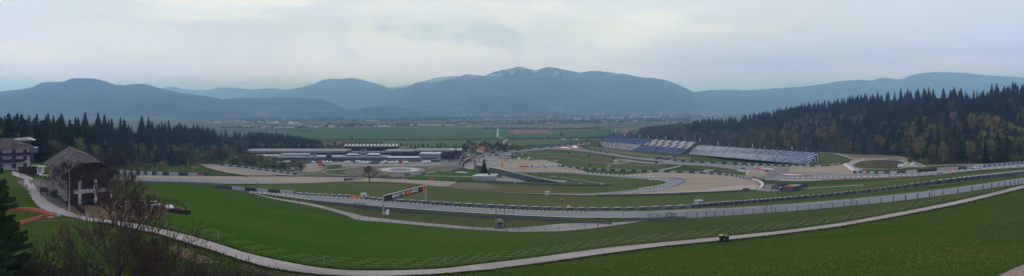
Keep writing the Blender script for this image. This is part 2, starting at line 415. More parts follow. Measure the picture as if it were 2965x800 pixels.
ribbon('country_road', pathm, [(1440,397),(1450,400),(1464,404),(1470,408)], -9, 3, step=2)
ribbon('country_road', pathm, [(1464,407),(1458,415),(1452,424)], -7, 3, step=2)
ribbon('country_road', pathm, [(1355,362),(1362,368)], -12, 3, step=2)
ribbon('country_road', pathm, [(1455,350),(1462,357)], -10, 3, step=2)
ribbon('country_road', pathm, [(1146,434),(1180,427),(1215,422)], -6, 3, step=3)
ribbon('farm_track', pathm, [(1478,418),(1470,424),(1466,430)], -5, 3, step=2)
# circuit, far part
area('paddock', asph_l, [(790,464),(900,462),(1330,460),(1400,459),(1440,456)], [(790,478),(860,482),(960,484),(1330,486),(1400,500),(1440,484)], 1)
area('car_park', asph_l, [(1290,452),(1400,450),(1480,442)], [(1290,461),(1400,462),(1480,458)], 1)
area('kart_track_ground', fdry, [(850,494),(960,483.5),(1100,482),(1330,479)], [(850,510),(1060,512.5),(1180,515),(1330,493)], 2)
area('kart_grass', lawn2, [(890,489),(960,479),(990,478)], [(890,495),(960,492),(990,486)], 3)
area('kart_grass', lawn4, [(940,496),(990,493),(1030,497)], [(940,506),(990,509),(1030,505)], 3)
area('gravel_yard', grav, [(876,486),(905,482),(960,480)], [(876,499),(905,499),(960,484)], 3)
for q in ([(935,499),(950,494),(985,492),(1010,488),(1035,487)], [(936,500),(955,506),(985,509),(1020,506),(1060,502)],
          [(995,500),(1020,495),(1050,496),(1080,499)], [(1000,503),(1040,499),(1062,503),(1080,508)], [(1240,490),(1275,483),(1330,479)], [(1190,483),(1240,482),(1300,476),(1360,475)]):
    ribbon('kart_track', asph_l, q, 2.4, 4)
t = np.linspace(0, 2*np.pi, 97)[:-1]
def disc(name, m, cx, cy, rx, ry, lvl):
    rad = np.linspace(0, 1, 4); PXX = cx + rx*np.outer(np.cos(np.r_[t, t[:1]]), rad); RWW = cy + ry*np.outer(np.sin(np.r_[t, t[:1]]), rad)
    V = G(PXX, RWW); V[..., 2] += .01 + .00022*lvl*V[..., 1]; grid(name, V, m)
disc('skid_pad_apron', asph_l, 1159, 493.2, 70, 8.4, 3)
disc('skid_pad', mat('pale_concrete', (.42,.42,.42), (.36,.36,.36), .1, pos=True), 1159, 493.2, 54, 6, 4)
disc('skid_pad_centre', asph_d, 1159, 493.2, 32, 3.6, 5)
area('paddock_lawn', lawn, [(1178,514),(1230,506),(1290,497),(1350,492),(1400,492),(1450,502),(1453,514)], [(1178,518),(1250,520),(1330,524),(1380,523),(1420,518),(1453,515)], 3)
area('gravel_walk', pathm, [(1230,510),(1320,511.5),(1400,513)], [(1230,511.5),(1320,513),(1400,515)], 4)
disc('sculpture_plaza', mat('pale_concrete', (.42,.42,.42)), 1331, 501, 13, 1.4, 6)
disc('sculpture_plaza', mat('pale_concrete', (.42,.42,.42)), 1346, 501.8, 10, 1.3, 5)
area('gravel_yard', grav, [(1440,462),(1480,461),(1520,462),(1560,463),(1615,473)], [(1440,489),(1500,487),(1560,482),(1615,477)], 2)
area('gravel_runoff', grav, [(1418,485),(1480,487),(1560,485),(1625,484),(1660,488),(1695,498)], [(1418,486),(1480,500),(1560,500),(1650,501),(1695,501)], 3)
area('service_yard', asph_l, [(1415,497),(1450,501),(1520,520)], [(1415,522),(1450,525),(1520,528)], 2)
# straight across the middle left
area('gravel_runoff', grav, [(330,507),(400,508.5),(600,511),(900,511.5),(1100,517),(1200,521.5),(1320,527)], [(330,516),(390,517),(600,521),(750,526),(900,531),(1000,526.5),(1100,527.5),(1200,533),(1290,541),(1320,530)], 2)
area('track', asph, [(300,512.5),(400,515),(560,518.5),(700,522.5),(895,531.5)], [(300,520),(400,526),(560,530.5),(700,534),(800,533.5),(895,532)], 3)
area('infield', lawn4, [(1240,540),(1330,530),(1450,533),(1600,540)], [(1240,545),(1330,549),(1450,558),(1600,560)], 1)
area('dry_grass', fdry, [(1290,539),(1330,530),(1400,531),(1440,541)], [(1290,541),(1330,548),(1400,551),(1440,548)], 2)
area('infield', lawn4, [(640,541),(760,536),(900,533),(990,527),(1100,528),(1200,534),(1300,543),(1450,560),(1700,571),(1900,570),(2150,556),(2300,545),(2500,528),(2800,502),(2965,490),(3100,480)],
     [(640,548),(760,556),(900,568),(990,575),(1100,585),(1200,591),(1300,596),(1450,602),(1700,611),(1900,608),(2150,594),(2300,582),(2500,564),(2800,529),(2965,511),(3100,498)], 1)
# descending track, upper left
area('track', asph_l, [(578,475.5),(650,479.5),(740,491),(800,499),(885,510)], [(578,478),(600,481),(690,494),(780,506.5),(885,511)], 3)
area('gravel_runoff', grav, [(580,477.5),(600,480.5),(690,493.5),(780,506),(800,509)], [(580,479),(600,486),(640,497),(700,508),(800,510.5)], 2)
# hairpin complex
area('gravel_trap', grav, [(1761,512.5),(1785,511.5),(1830,505),(1900,500.5),(1994,502.5),(2066,506.5),(2156,518),(2195,533),(2208,546)], [(1761,567.8),(1850,565.5),(1994,560.5),(2138,553.5),(2208,549)], 2)
area('gravel_trap', mat('gravel_pale', (.27,.25,.22), (.30,.28,.25), .1, pos=True), [(1850,561),(1994,554),(2120,540),(2170,536),(2205,543)], [(1850,565),(1994,560),(2138,553),(2170,550),(2205,548)], 3)
area('infield', lawn4, [(1440,515),(1508,501),(1616,501),(1688,501),(1760,510)], [(1440,556),(1508,560),(1616,563),(1688,562),(1760,560)], 1)
area('track', asph, [(1508,497),(1616,497),(1688,501.5),(1760,506)], [(1508,501),(1616,501.5),(1724,509.5),(1760,512)], 3)
area('track', asph, [(1457,559),(1580,561.6),(1688,562.4),(1760,558)], [(1457,560.2),(1580,563.8),(1688,567),(1760,566.5)], 3)
area('track', asph, [(1760,506),(1832,511),(1900,514.5),(1940,516),(1969,518.5),(1985,524.5)], [(1760,566.5),(1850,557),(1922,549),(1958,538),(1978,530),(1985,525)], 3)
area('infield', lawn4, [(1758,511.6),(1832,518),(1880,521),(1904,523),(1925,526),(1933,530)], [(1758,558.3),(1832,551),(1850,548),(1904,540),(1925,534),(1933,530.6)], 4)
for q in ([(1500,497),(1616,497),(1688,501.3),(1760,506),(1832,511),(1900,514)], [(1905,522.5),(1925,525),(1933,530),(1925,535),(1904,540.5),(1850,548.5),(1790,555)], [(1724,560.5),(1790,554)], ):
    pass
def dashes(name, m, pts, w, on, off, lvl=5):
    """painted kerb blocks along a traced edge, one sheet"""
    q = resample(pts, 1.0); d = np.r_[0, np.cumsum(np.hypot(*np.diff(q, axis=0).T))]; Vs, Fs = [], []; s = 0
    while s < d[-1]-on*.6:
        e = min(s+on, d[-1]); n = max(2, int((e-s)/3)+1); ss = np.linspace(s, e, n)
        x = np.interp(ss, d, q[:,0]); y = np.interp(ss, d, q[:,1])
        a = G(x, y-w/2); b = G(x, y+w/2)
        for P in (a, b): P[:, 2] += .015 + .00022*lvl*P[:, 1]
        k = len(Vs)
        for i in range(n): Vs += [a[i], b[i]]
        Fs += [[k+2*i, k+2*i+1, k+2*i+3, k+2*i+2] for i in range(n-1)]
        s += on+off
    o = link(name, rawmesh(name, Vs, Fs, m)); o['kind'] = 'structure'; return o
dashes('kerb', kwhite, [(1616,497),(1688,501.3),(1760,506),(1832,511),(1900,514)], 1.1, 5, 8)
dashes('kerb', kwhite, [(1880,521.5),(1905,522.8),(1925,525.5),(1933,530),(1925,534.6),(1904,540),(1850,548)], 1.2, 5, 4)
dashes('kerb', kblue, [(1940,516.5),(1969,519),(1983,524.5),(1977,530),(1958,538),(1922,548.5),(1890,553)], 1.6, 60, 1, 5)
dashes('kerb', kwhite, [(1958,538),(1922,548.5),(1850,556.5),(1790,563)], 1.0, 5, 5, 6)
# main straight and braking zone under the grandstands
area('track', asph, [(1955,471),(2050,474.5),(2140,481),(2246,484),(2330,489),(2420,501),(2473,503.5),(2559,500.5),(2645,498.5),(2732,494.5),(2818,487),(2965,475.5),(3200,458)],
     [(1955,477),(2060,484),(2130,493),(2215,516),(2300,519),(2430,518),(2559,514.6),(2645,510.8),(2732,505.5),(2818,496),(2965,486),(3200,470)], 3)
area('gravel_apron', pathm, [(2215,514),(2300,519),(2430,518),(2559,514.6),(2645,510.8),(2732,505)], [(2215,522),(2300,526),(2430,521),(2559,517),(2645,512.5),(2732,506)], 2)
area('gravel_runoff', grav, [(2286,484),(2330,481.5),(2400,478),(2440,476),(2470,496)], [(2286,500.5),(2330,501.5),(2400,503.5),(2440,505),(2470,505)], 4)
area('gravel_runoff', grav, [(2128,496),(2170,494),(2222,499)], [(2128,506),(2170,515),(2222,513)], 4)
area('verge', lawn2, [(2040,484),(2080,487),(2130,494)], [(2040,489),(2080,498),(2130,498)], 4)
area('verge', lawn4, [(2075,495),(2110,495),(2160,502)], [(2075,500),(2110,505),(2160,511)], 5)
area('track', asph_d, [(2218,487),(2240,485),(2275,488),(2285,491)], [(2218,503),(2230,512),(2275,502),(2285,500)], 5)
area('painted_runoff', kred, [(2182,488),(2215,490),(2240,491)], [(2182,489.2),(2215,493.4),(2240,494)], 6)
area('painted_runoff', kwhite, [(2203,491),(2222,491.3),(2240,492.2)], [(2203,491.6),(2222,493),(2240,493.6)], 7)
area('painted_runoff', kred, [(2266,506),(2300,508),(2350,509.5)], [(2266,510),(2300,512),(2350,510.8)], 6)
area('painted_runoff', kwhite, [(2268,506.2),(2295,508.4),(2322,509.4)], [(2268,508),(2295,510),(2322,510.2)], 7)
dashes('kerb', kblue, [(2274,490),(2282,488),(2286,490),(2279,495),(2288,500)], 1.8, 60, 1, 7)
dashes('kerb', kwhite, [(2277,496),(2284,489.5)], 1.5, 60, 1, 8)
dashes('kerb', kblue, [(2232,502),(2221,508),(2222,513)], 1.8, 60, 1, 7)
dashes('kerb', kwhite, [(2243,496),(2247,491)], 1.4, 60, 1, 8)
dashes('kerb', kwhite, [(2290,516.4),(2430,516),(2500,514)], 1.1, 8, 8, 6)
dashes('kerb', kred, [(2380,521.5),(2430,518.8),(2530,517),(2600,513.5),(2640,511.5)], 1.1, 12, 8, 6)
dashes('kerb', kwhite, [(2500,514.5),(2600,511.8),(2660,509)], 1.1, 9, 7, 7)
dashes('kerb', kwhite, [(2050,476),(2100,479.5),(2200,484)], 1.0, 5, 12, 6)
dashes('kerb', kwhite, [(2180,484.5),(2250,486)], 1.0, 10, 10, 6)
dashes('kerb', kwhite, [(2560,507),(2700,502),(2818,493),(2965,483)], .9, 8, 14, 6)
# track behind, upper turn
area('track', asph, [(1601,429.5),(1640,425),(1673,430.5),(1760,443),(1850,457),(1900,460.5),(1960,469),(1990,473)], [(1601,434.3),(1640,436),(1688,440.3),(1760,450.5),(1850,463.5),(1900,468),(1960,477),(1990,478)], 3)
area('track', asph, [(1330,455),(1400,449),(1544,433),(1616,426.5),(1709,415.5)], [(1330,457.5),(1400,452),(1544,437),(1616,431),(1709,418)], 2)
area('painted_runoff', kred, [(1608,430),(1628,427.6),(1650,425.6)], [(1608,431.6),(1628,432.3),(1650,429)], 5)
area('painted_runoff', kwhite, [(1618,428.8),(1636,428.4),(1652,432)], [(1618,429.6),(1636,431.6),(1652,432.8)], 6)
area('painted_runoff', kred, [(1655,426),(1664,423.5),(1680,428)], [(1655,428.5),(1664,431.5),(1680,431)], 5)
area('painted_runoff', kwhite, [(1657,426.5),(1663,424.4),(1674,430)], [(1657,427.5),(1663,430.2),(1674,431)], 6)
ribbon('track', asph, [(1975,475),(1970,481),(1955,486),(1930,491),(1910,495)], 5, 4)
area('infield', lawn4, [(1500,444),(1590,436),(1690,441),(1760,451.5),(1850,465),(1925,478)], [(1500,461),(1590,471),(1640,482),(1760,490.5),(1850,495),(1925,494)], 1)
area('verge', lawn2, [(1688,433),(1700,419),(1735,419),(1800,432),(1960,452),(1994,452),(2100,462),(2350,481)], [(1688,434),(1700,436),(1760,443),(1850,456.5),(1960,465.5),(2023,468),(2138,473),(2350,481.5)], 1)
area('dry_grass', fdry, [(1705,424),(1760,432),(1900,449),(2000,457)], [(1705,430),(1760,440),(1900,458),(2000,464)], 2)
area('infield', lawn4, [(1990,480),(2040,483),(2075,489)], [(1990,484),(2010,492),(2075,494)], 4)
ribbon('service_road', asph_l, [(1585,453),(1640,458),(1705,469),(1760,474)], 1.0, 3)
ribbon('service_road', asph_l, [(1760,474),(1770,478),(1755,486)], 3.0, 3)
ribbon('service_road', asph_l, [(1772,476),(1800,473),(1836,468)], 3.0, 3)
ribbon('service_road', asph_l, [(1765,476),(1850,480.5),(1890,479),(1925,476)], 1.2, 3)
ribbon('service_road', asph_l, [(1500,443),(1580,446),(1690,452),(1780,464)], 1.0, 3)
area('service_road', asph_l, [(1785,463),(1800,462.5),(1870,470),(1990,474)], [(1785,465),(1800,466),(1870,474),(1990,479)], 2)
ribbon('infield_path', asph_l, [(1590,511),(1680,523),(1740,533),(1775,537)], 1.4, 3)
# retention basin on the right
ribbon('service_road', asph_l, [(2372,440.5),(2410,444),(2445,453),(2474,461.5),(2540,462),(2600,458),(2625,464),(2660,477),(2680,484)], 5, 4)
area('gravel_apron', pathm, [(2455,472),(2475,462),(2540,463),(2610,463),(2640,474),(2670,484)], [(2455,483),(2475,490),(2540,492),(2610,489),(2640,485),(2670,486)], 2)
area('basin', mat('basin_floor', (.075,.06,.04), (.05,.055,.03), .06, pos=True, c3=(.10,.08,.05)), [(2465,480),(2500,468),(2560,465),(2600,467),(2626,477)], [(2465,483),(2500,489),(2560,490.5),(2600,489),(2626,479)], 4)
area('verge', lawn4, [(2360,452),(2372,443),(2400,447),(2430,455),(2466,463.5)], [(2360,476),(2372,478),(2400,477.5),(2430,475),(2466,466)], 3)
area('bank', mat('bare_earth', (.16,.11,.07), (.10,.085,.045), .05, pos=True), [(2420,440),(2480,442),(2560,444),(2630,446)], [(2420,446),(2470,460),(2560,460),(2630,462)], 3)
area('verge', lawn2, [(2660,487),(2700,484),(2800,477),(2900,470)], [(2660,492),(2700,491),(2800,484),(2900,474)], 4)
ribbon('farm_track', pathm, [(2660,486),(2720,481),(2800,478.5),(2860,479)], 1.6, 5)
ribbon('farm_track', asph_l, [(2240,553),(2360,546),(2500,537.5)], 2.2, 4)
area('service_yard', asph_l, [(2190,540),(2235,536),(2300,536),(2330,535)], [(2190,553),(2235,556),(2300,550),(2330,548)], 4)
# near track, service road, meadow
TU = [(725,557.5),(850,564.5),(1000,574.5),(1100,583.5),(1200,591),(1300,599),(1420,606.5),(1560,612.5),(1700,615),(1850,614.5),(2000,609),(2100,604),(2300,591),(2500,574),(2700,553.5),(2965,520)]
TL = [(725,558.5),(800,567.5),(900,580.5),(1000,590),(1100,599.5),(1200,607.5),(1300,614),(1420,621),(1560,628),(1700,632),(1850,632),(2000,628),(2100,622),(2300,608),(2500,590),(2700,568.5),(2965,533)]
area('track', asph, TU, TL, 3)
area('track_verge', lawn4, [(700,553),(850,562),(1100,582),(1300,597),(1560,607),(1850,609),(2100,598),(2300,585),(2500,568),(2700,547),(2965,513)], [(700,556),(850,565),(1100,584),(1300,599),(1560,613),(1850,615),(2100,604.5),(2300,591.5),(2500,575),(2700,554),(2965,521)], 2)
dashes('kerb', kwhite, TU[:9], .9, 7, 6)
dashes('kerb', kwhite, TL[:3], .9, 6, 6)
dashes('kerb', kwhite, [(a, b-.4) for a, b in TL[4:11]], .55, 60, 2)
dashes('kerb', kwhite, [(a, b+.4) for a, b in TU[8:12]], .5, 60, 2)
area('bank', mat('embankment', (.048,.072,.024), (.075,.062,.032), .11, .95, pos=True, c3=(.035,.07,.018), scale3=.05, bump=.3), [(870,588),(1000,600),(1100,609),(1200,617),(1300,624),(1420,634),(1560,640),(1640,645)], [(870,600),(1000,618),(1100,632),(1200,642),(1300,651),(1420,660),(1560,656),(1640,649)], 1)
area('service_road', asph_l, [(712,556),(800,575),(900,590),(1000,614),(1060,628),(1120,635),(1200,643.5),(1300,652),(1400,660),(1480,661),(1560,655.5),(1640,648.5),(1770,646),(1870,637)],
     [(712,557),(800,579),(900,597),(1000,624),(1035,638),(1100,643.5),(1200,652),(1300,661),(1400,668),(1500,672),(1600,671),(1700,664),(1800,651),(1870,641)], 2)
MBL = blend_mat('meadow_mixed', -35, 30)
area('meadow', MBL, [(455,531),(620,545),(760,575),(900,612),(1000,632),(1030,639),(1100,646),(1200,654),(1300,663),(1400,670.5),(1460,673)], [(455,552),(470,600),(520,660),(620,690),(715,732),(773,746),(922,774),(1014,782),(1100,783),(1300,775),(1460,757)], 1)
area('meadow', MBL, [(1455,673),(1500,674.5),(1600,673),(1700,667),(1800,655),(1880,646),(2000,633),(2100,626),(2300,612),(2500,594),(2700,572),(2965,535),(3200,500)],
     [(1455,757),(1600,739),(1745,718),(1918,700.5),(2108,682),(2259,667),(2432,644),(2604,613),(2777,579),(2965,535.6),(3200,505)], 1)
PU = [(92,529),(132,578),(190,610),(253,630),(322,639),(403,650),(450,660),(540,681),(620,704),(715,734),(773,748),(830,760),(922,776),(1014,784),(1100,785),(1250,781),(1400,765),(1573,744),(1745,720),(1918,703),(2108,685),(2259,670),(2432,647),(2604,616),(2777,582),(2965,537),(3200,480)]
PL = [(92,576),(115,601),(173,622),(230,636),(311,648),(403,668),(450,677),(540,705),(620,729),(700,756),(773,776),(830,786),(922,797),(1014,802),(1100,803),(1250,796),(1400,784),(1573,762),(1745,737),(1918,714.5),(2108,696),(2259,679),(2432,657),(2604,626),(2777,592),(2965,546),(3200,490)]
area('path', pathm, PU, PL, 3)
ribbon('path', pathm, [(70,523),(78,528),(86,545),(95,560)], 30, 2, step=3)
area('path_verge', mat('verge_grass', (.05,.07,.02), (.08,.07,.035), .6, .95, pos=True, bump=.3), [(a, b-3) for a, b in PU[8:]], [(a, b+.3) for a, b in PU[8:]], 2)
area('bare_ground', dirt, [(470,716),(500,714),(540,720),(580,738),(640,762)], [(470,717),(500,730),(540,752),(580,764),(640,763)], 2)
area('bare_ground', mat('worn_verge', (.085,.075,.04), (.06,.065,.028), .5, .95, pos=True, c3=(.12,.095,.06)), [(700,766),(773,781),(830,790),(900,798),(1000,806)], [(700,780),(773,802),(830,812),(900,814),(1000,808)], 2)
area('near_field', lawn3, [(1100,804),(1250,797.5),(1400,785.5),(1573,763.5),(1745,738.5),(1918,716),(2108,697.5),(2259,680.5),(2432,658.5),(2604,627.5),(2777,593.5),(2965,547.5),(3200,492)],
     [(1100,1000),(1400,1000),(2000,1000),(2600,1000),(3200,1000)], 1, step=12)
area('gravel_track', mat('track_dirt', (.21,.165,.135), (.26,.205,.17), .8, .95, pos=True, bump=.2), [(2830,835),(2880,806),(2920,786),(2965,768),(3100,730)], [(2830,900),(2880,900),(2920,900),(2965,900),(3100,900)], 3)
# farmyard
area('yard', mat('yard_asphalt', (.10,.098,.095), (.13,.125,.12), .3, .9, pos=True, c3=(.07,.068,.06)), [(50,522),(120,520),(140,524),(190,560)], [(50,530),(92,562),(135,600),(190,611)], 2)
area('yard', dirt, [(185,600),(230,592),(300,582),(380,578),(440,582),(490,592),(540,608)], [(185,610),(230,624),(300,636),(380,640),(440,634),(490,618),(540,609)], 1)
area('lawn', lawn, [(62,505),(100,490),(136,488)], [(62,518),(100,520),(136,519)], 2)
area('driveway', pathm, [(35,497),(60,503),(95,517)], [(35,508),(60,517),(95,524)], 3)
area('lawn', MATS['near_grass'], [(-300,545),(40,545),(60,540),(90,566),(115,603),(180,629),(330,656),(450,684),(540,710),(620,734),(773,780),(922,799),(1014,805),(1110,806)], [(-300,1000),(40,1000),(330,1000),(700,1000),(1110,1000)], 1)
area('terrace', mat('pale_concrete', (.42,.42,.42)), [(82,481),(140,481)], [(82,485),(140,485)], 3)

# ------------------------------------------------------------------ wooded hills and mountains
class Hill:
    """a rise with its own front foot and crest, both traced, sloping down again behind"""
    def __init__(s, name, foot, crest, m, amp=0, fs=1.0, prof=1.3, step=10, nt=18, backd=600, seed=0, rough=0):
        foot = np.array(foot, float); crest = np.array(crest, float)            # (px,row,D)
        s.foot, s.crest, s.prof, s.amp, s.fs, s.seed, s.backd = foot, crest, prof, amp, fs, seed, backd
        x0, x1 = foot[0,0], foot[-1,0]; xs = np.linspace(x0, x1, int((x1-x0)/step)+1)
        ts = np.r_[np.linspace(0, 1, nt), 1.12, 1.4, 2.0]
        V = s.at(xs[:, None] + 0*ts[None], ts[None] + 0*xs[:, None])
        if rough: V[:, nt-1, 2] += RNG.normal(0, rough, len(xs))
        s.obj = grid(name, V, m)
    def ends(s, px):
        f = [pchip(s.foot[:,0], s.foot[:,k], px.ravel()).reshape(px.shape) for k in (1, 2)]
        c = [pchip(s.crest[:,0], s.crest[:,k], px.ravel()).reshape(px.shape) for k in (1, 2)]
        return f, c
    def at(s, px, t):
        (fr, fd), (cr, cd) = s.ends(px)
        D = np.where(t <= 1, fd + (cd-fd)*t, cd + (t-1)*s.backd)
        zf = CZ - fd*(fr-HZ)/F; zc = CZ - cd*(cr-HZ)/F
        u = np.clip(t, 0, 1); k = u**s.prof
        z = zf*(1-k) + zc*k
        z = np.where(t > 1, zc - (t-1)*np.maximum(zc-zf, 0)*1.1 - (t-1)*30, z)
        if s.amp:
            X = D*(px-CX)/F
            n = (np.sin(X*s.fs*.0021+s.seed) + .6*np.sin(X*s.fs*.0053+D*s.fs*.0017+s.seed*2) + .35*np.sin(X*s.fs*.013-D*s.fs*.004+s.seed*3) + .2*np.sin(X*s.fs*.031+D*s.fs*.011))
            z = z + s.amp*n*np.sin(np.pi*u)**.8*(t < 1)
        return np.stack([D*(px-CX)/F, D, z], -1)

def mountain_mat(name, snow_z, snow=0.0, dark=(.014,.024,.018), open_=(.15,.15,.10), seed=0.0):
    m = bpy.data.materials.new(name); m.use_nodes = True; nt = m.node_tree; N = nt.nodes; L = nt.links
    b = N['Principled BSDF']; b.inputs['Roughness'].default_value = .95; b.inputs['Specular IOR Level'].default_value = 0
    geo = N.new('ShaderNodeNewGeometry'); sp = N.new('ShaderNodeSeparateXYZ'); L.new(geo.outputs['Position'], sp.inputs[0])
    def noise(sc, d, st=(1,1,1)):
        mp = N.new('ShaderNodeMapping'); mp.inputs['Scale'].default_value = st; mp.inputs['Location'].default_value = (seed*999, seed*777, 0); L.new(geo.outputs['Position'], mp.inputs[0])
        n = N.new('ShaderNodeTexNoise'); n.inputs['Scale'].default_value = sc; n.inputs['Detail'].default_value = d; L.new(mp.outputs[0], n.inputs['Vector']); return n.outputs['Fac']
    def rg(v, a, bb, c=0, d=1):
        r = N.new('ShaderNodeMapRange'); r.inputs[1].default_value = a; r.inputs[2].default_value = bb; r.inputs[3].default_value = c; r.inputs[4].default_value = d; L.new(v, r.inputs[0]); return r.outputs[0]
    def mx(f, a, bb):
        x = N.new('ShaderNodeMix'); x.data_type = 'RGBA'; L.new(f, x.inputs[0])
        for k, s in ((6, a), (7, bb)):
            if isinstance(s, tuple): x.inputs[k].default_value = s
            else: L.new(s, x.inputs[k])
        return x.outputs[2]
    c = mx(rg(noise(.0016, 6), .56, .66), dark+(1,), open_+(1,))
    c = mx(rg(noise(.006, 6), .40, .6), c, tuple(v*.72 for v in dark)+(1,))
    if snow:
        mu = N.new('ShaderNodeMath'); mu.operation = 'MULTIPLY'
        L.new(rg(sp.outputs[2], snow_z, snow_z+230), mu.inputs[0]); L.new(rg(noise(.0042, 6, (1,.5,.55)), .655-.10*snow, .71-.08*snow), mu.inputs[1])
        c = mx(mu.outputs[0], c, (.6,.63,.66,1))
    L.new(c, b.inputs['Base Color']); return m
def rng_(pts, D): return [(a, b, D) for a, b in pts]
def mountain(name, pts, D, front, base_row, **k):
    ms = k.pop('ms', MSC)
    kw = dict(amp=k.pop('amp', 40), fs=k.pop('fs', 1), prof=k.pop('prof', .8), seed=k.pop('seed', 0), rough=k.pop('rough', 5), backd=k.pop('backd', 2500))
    D *= ms; front *= ms; rows = np.arange(322, 420, .25); foot = []
    for p in pts:
        dd = Dat(p[0], rows); foot.append((p[0], float(np.interp(D-front, dd[::-1], rows[::-1]))+.3, D-front))
    Hill(name, foot, rng_(pts, D), mountain_mat(name, k.pop('snow_z', 700), k.pop('snow', 0), seed=kw['seed'], **k), step=6, nt=22, **kw)
mountain('mountain', [(-500,300),(-250,285),(0,264.5),(60,259),(95,251),(130,238),(180,237),(205,228.5),(232,226),(260,227),(300,234.5),(340,246),(360,247),(385,244),(412,243),(460,255),(520,268),(600,279),(640,287),(690,306),(740,322),(800,338)], 9000, 3200, 346, amp=55, seed=1, ms=1.5, snow_z=CZ+420, snow=.35)
mountain('hill', [(560,330),(600,300),(643,288),(722,283),(780,283.5),(845,283),(924,288),(964,300),(1000,316),(1040,330),(1090,342)], 8300, 1500, 344, amp=25, seed=2, ms=1.5, rough=3)
mountain('mountain', [(380,262),(440,257),(466,255.5),(496,250.5),(531,258),(565,261),(600,261),(630,254),(655,253),(679,254.5),(729,260.5),(752,257),(792,256),(832,261),(900,275),(960,290),(1050,310)], 14500, 4000, 330, amp=60, seed=3, snow_z=CZ+470, snow=.5)
mountain('mountain', [(700,292),(770,272),(832,260.5),(888,249.5),(920,238),(948,229),(965,227),(981,230),(1014,226),(1050,232),(1077,239.5),(1103,246),(1130,256),(1180,275),(1240,295),(1320,320)], 12500, 4000, 335, amp=70, seed=4, snow_z=CZ+580, snow=.55)
mountain('mountain', [(1060,268),(1123,254),(1180,248),(1222,238),(1262,225.5),(1318,221),(1370,225),(1420,235),(1480,260)], 13000, 3500, 325, amp=40, seed=5, snow_z=CZ+420, snow=2.2)
mountain('mountain', [(980,330),(1030,300),(1090,278),(1130,264.5),(1183,249),(1219,237.5),(1249,239),(1290,231),(1322,224.5),(1352,215.5),(1375,217),(1400,220.5),(1430,209),(1470,200),(1505,193.5),(1525,198),(1551,203),(1585,194.5),(1608,197),(1631,201.5),(1660,207),(1680,210),(1717,205),(1745,207),(1780,212),(1813,214.5),(1846,222),(1885,226),(1922,231),(1962,245),(2005,264),(2028,273),(2061,281),(2110,293),(2180,310)], 10500, 3900, 338, amp=75, seed=6, snow_z=CZ+760, snow=1.0, rough=4)
mountain('hill', [(860,348),(888,341),(915,331),(948,324.5),(1014,319),(1064,311.5),(1113,307.5),(1163,312),(1220,322),(1300,336),(1360,345)], 7900, 1200, 345, amp=15, seed=7, ms=1.45, rough=2.5)
mountain('hill', [(1120,330),(1180,314),(1240,304),(1300,296),(1366,279),(1409,277),(1472,278),(1505,286),(1565,306),(1598,316),(1660,326),(1750,338)], 8900, 1500, 340, amp=25, seed=8, ms=1.5, rough=3)
mountain('hill', [(1560,330),(1640,318),(1700,305),(1780,296),(1860,296),(1930,305),(2000,315),(2060,326)], 9300, 1200, 336, amp=20, seed=9, ms=1.5, rough=3)
mountain('mountain', [(1960,275),(2028,264),(2100,260),(2160,262),(2229,257),(2309,252),(2370,245),(2446,234.5),(2495,231.5),(2519,234.5),(2551,225.5),(2604,230),(2640,218),(2664,212.5),(2700,210),(2745,209.5),(2800,212),(2845,217.5),(2900,221),(2965,226),(3100,236),(3400,262)], 11500, 3600, 335, amp=60, seed=10, snow_z=2000)
mountain('hill', [(1980,300),(2060,292),(2150,288),(2260,280),(2400,280),(2600,262),(2780,246),(2870,240),(2965,238),(3100,240),(3400,262)], 9300, 2000, 338, amp=40, seed=12, snow_z=2000)
forest_floor = mat('forest_floor', (.014,.016,.009), (.026,.021,.013), .05, .95, pos=True)
def gf(pts): return [(a, b, float(Dat(a, b+.6))) for a, b, *_ in pts]
HR = Hill('wooded_hill', gf([(1790,402),(1880,407),(1950,409),(2000,413),(2100,423),(2200,432),(2370,441.5),(2450,447),(2600,452),(2700,474),(2800,476),(2965,471),(3300,462)]),
     [(1790,402,1950),(1830,392,2000),(1880,379,2050),(1950,371,2050),(2000,366,2000),(2100,361,1850),(2200,344,1680),(2300,328,1560),(2400,315,1480),(2500,300,1400),(2600,290,1320),(2700,284,1230),(2800,286,1130),(2900,283,1050),(2965,272,1000),(3300,225,950)], forest_floor, prof=.85, step=12, backd=500)
HL = Hill('wooded_hill', gf([(-420,478,250),(0,474,300),(200,476,340),(400,482,430),(480,482,560),(600,462,860),(700,447,1120),(800,436,1300),(880,432,1400),(960,430,1480)]),
     [(-420,395,560),(0,393,620),(100,392,640),(200,389,660),(300,385,700),(400,386,780),(480,390,900),(560,395,1100),(600,396,1250),(700,397,1450),(780,401,1550),(850,410,1600),(900,420,1620),(960,430,1640)], forest_floor, prof=.8, step=12, backd=300)
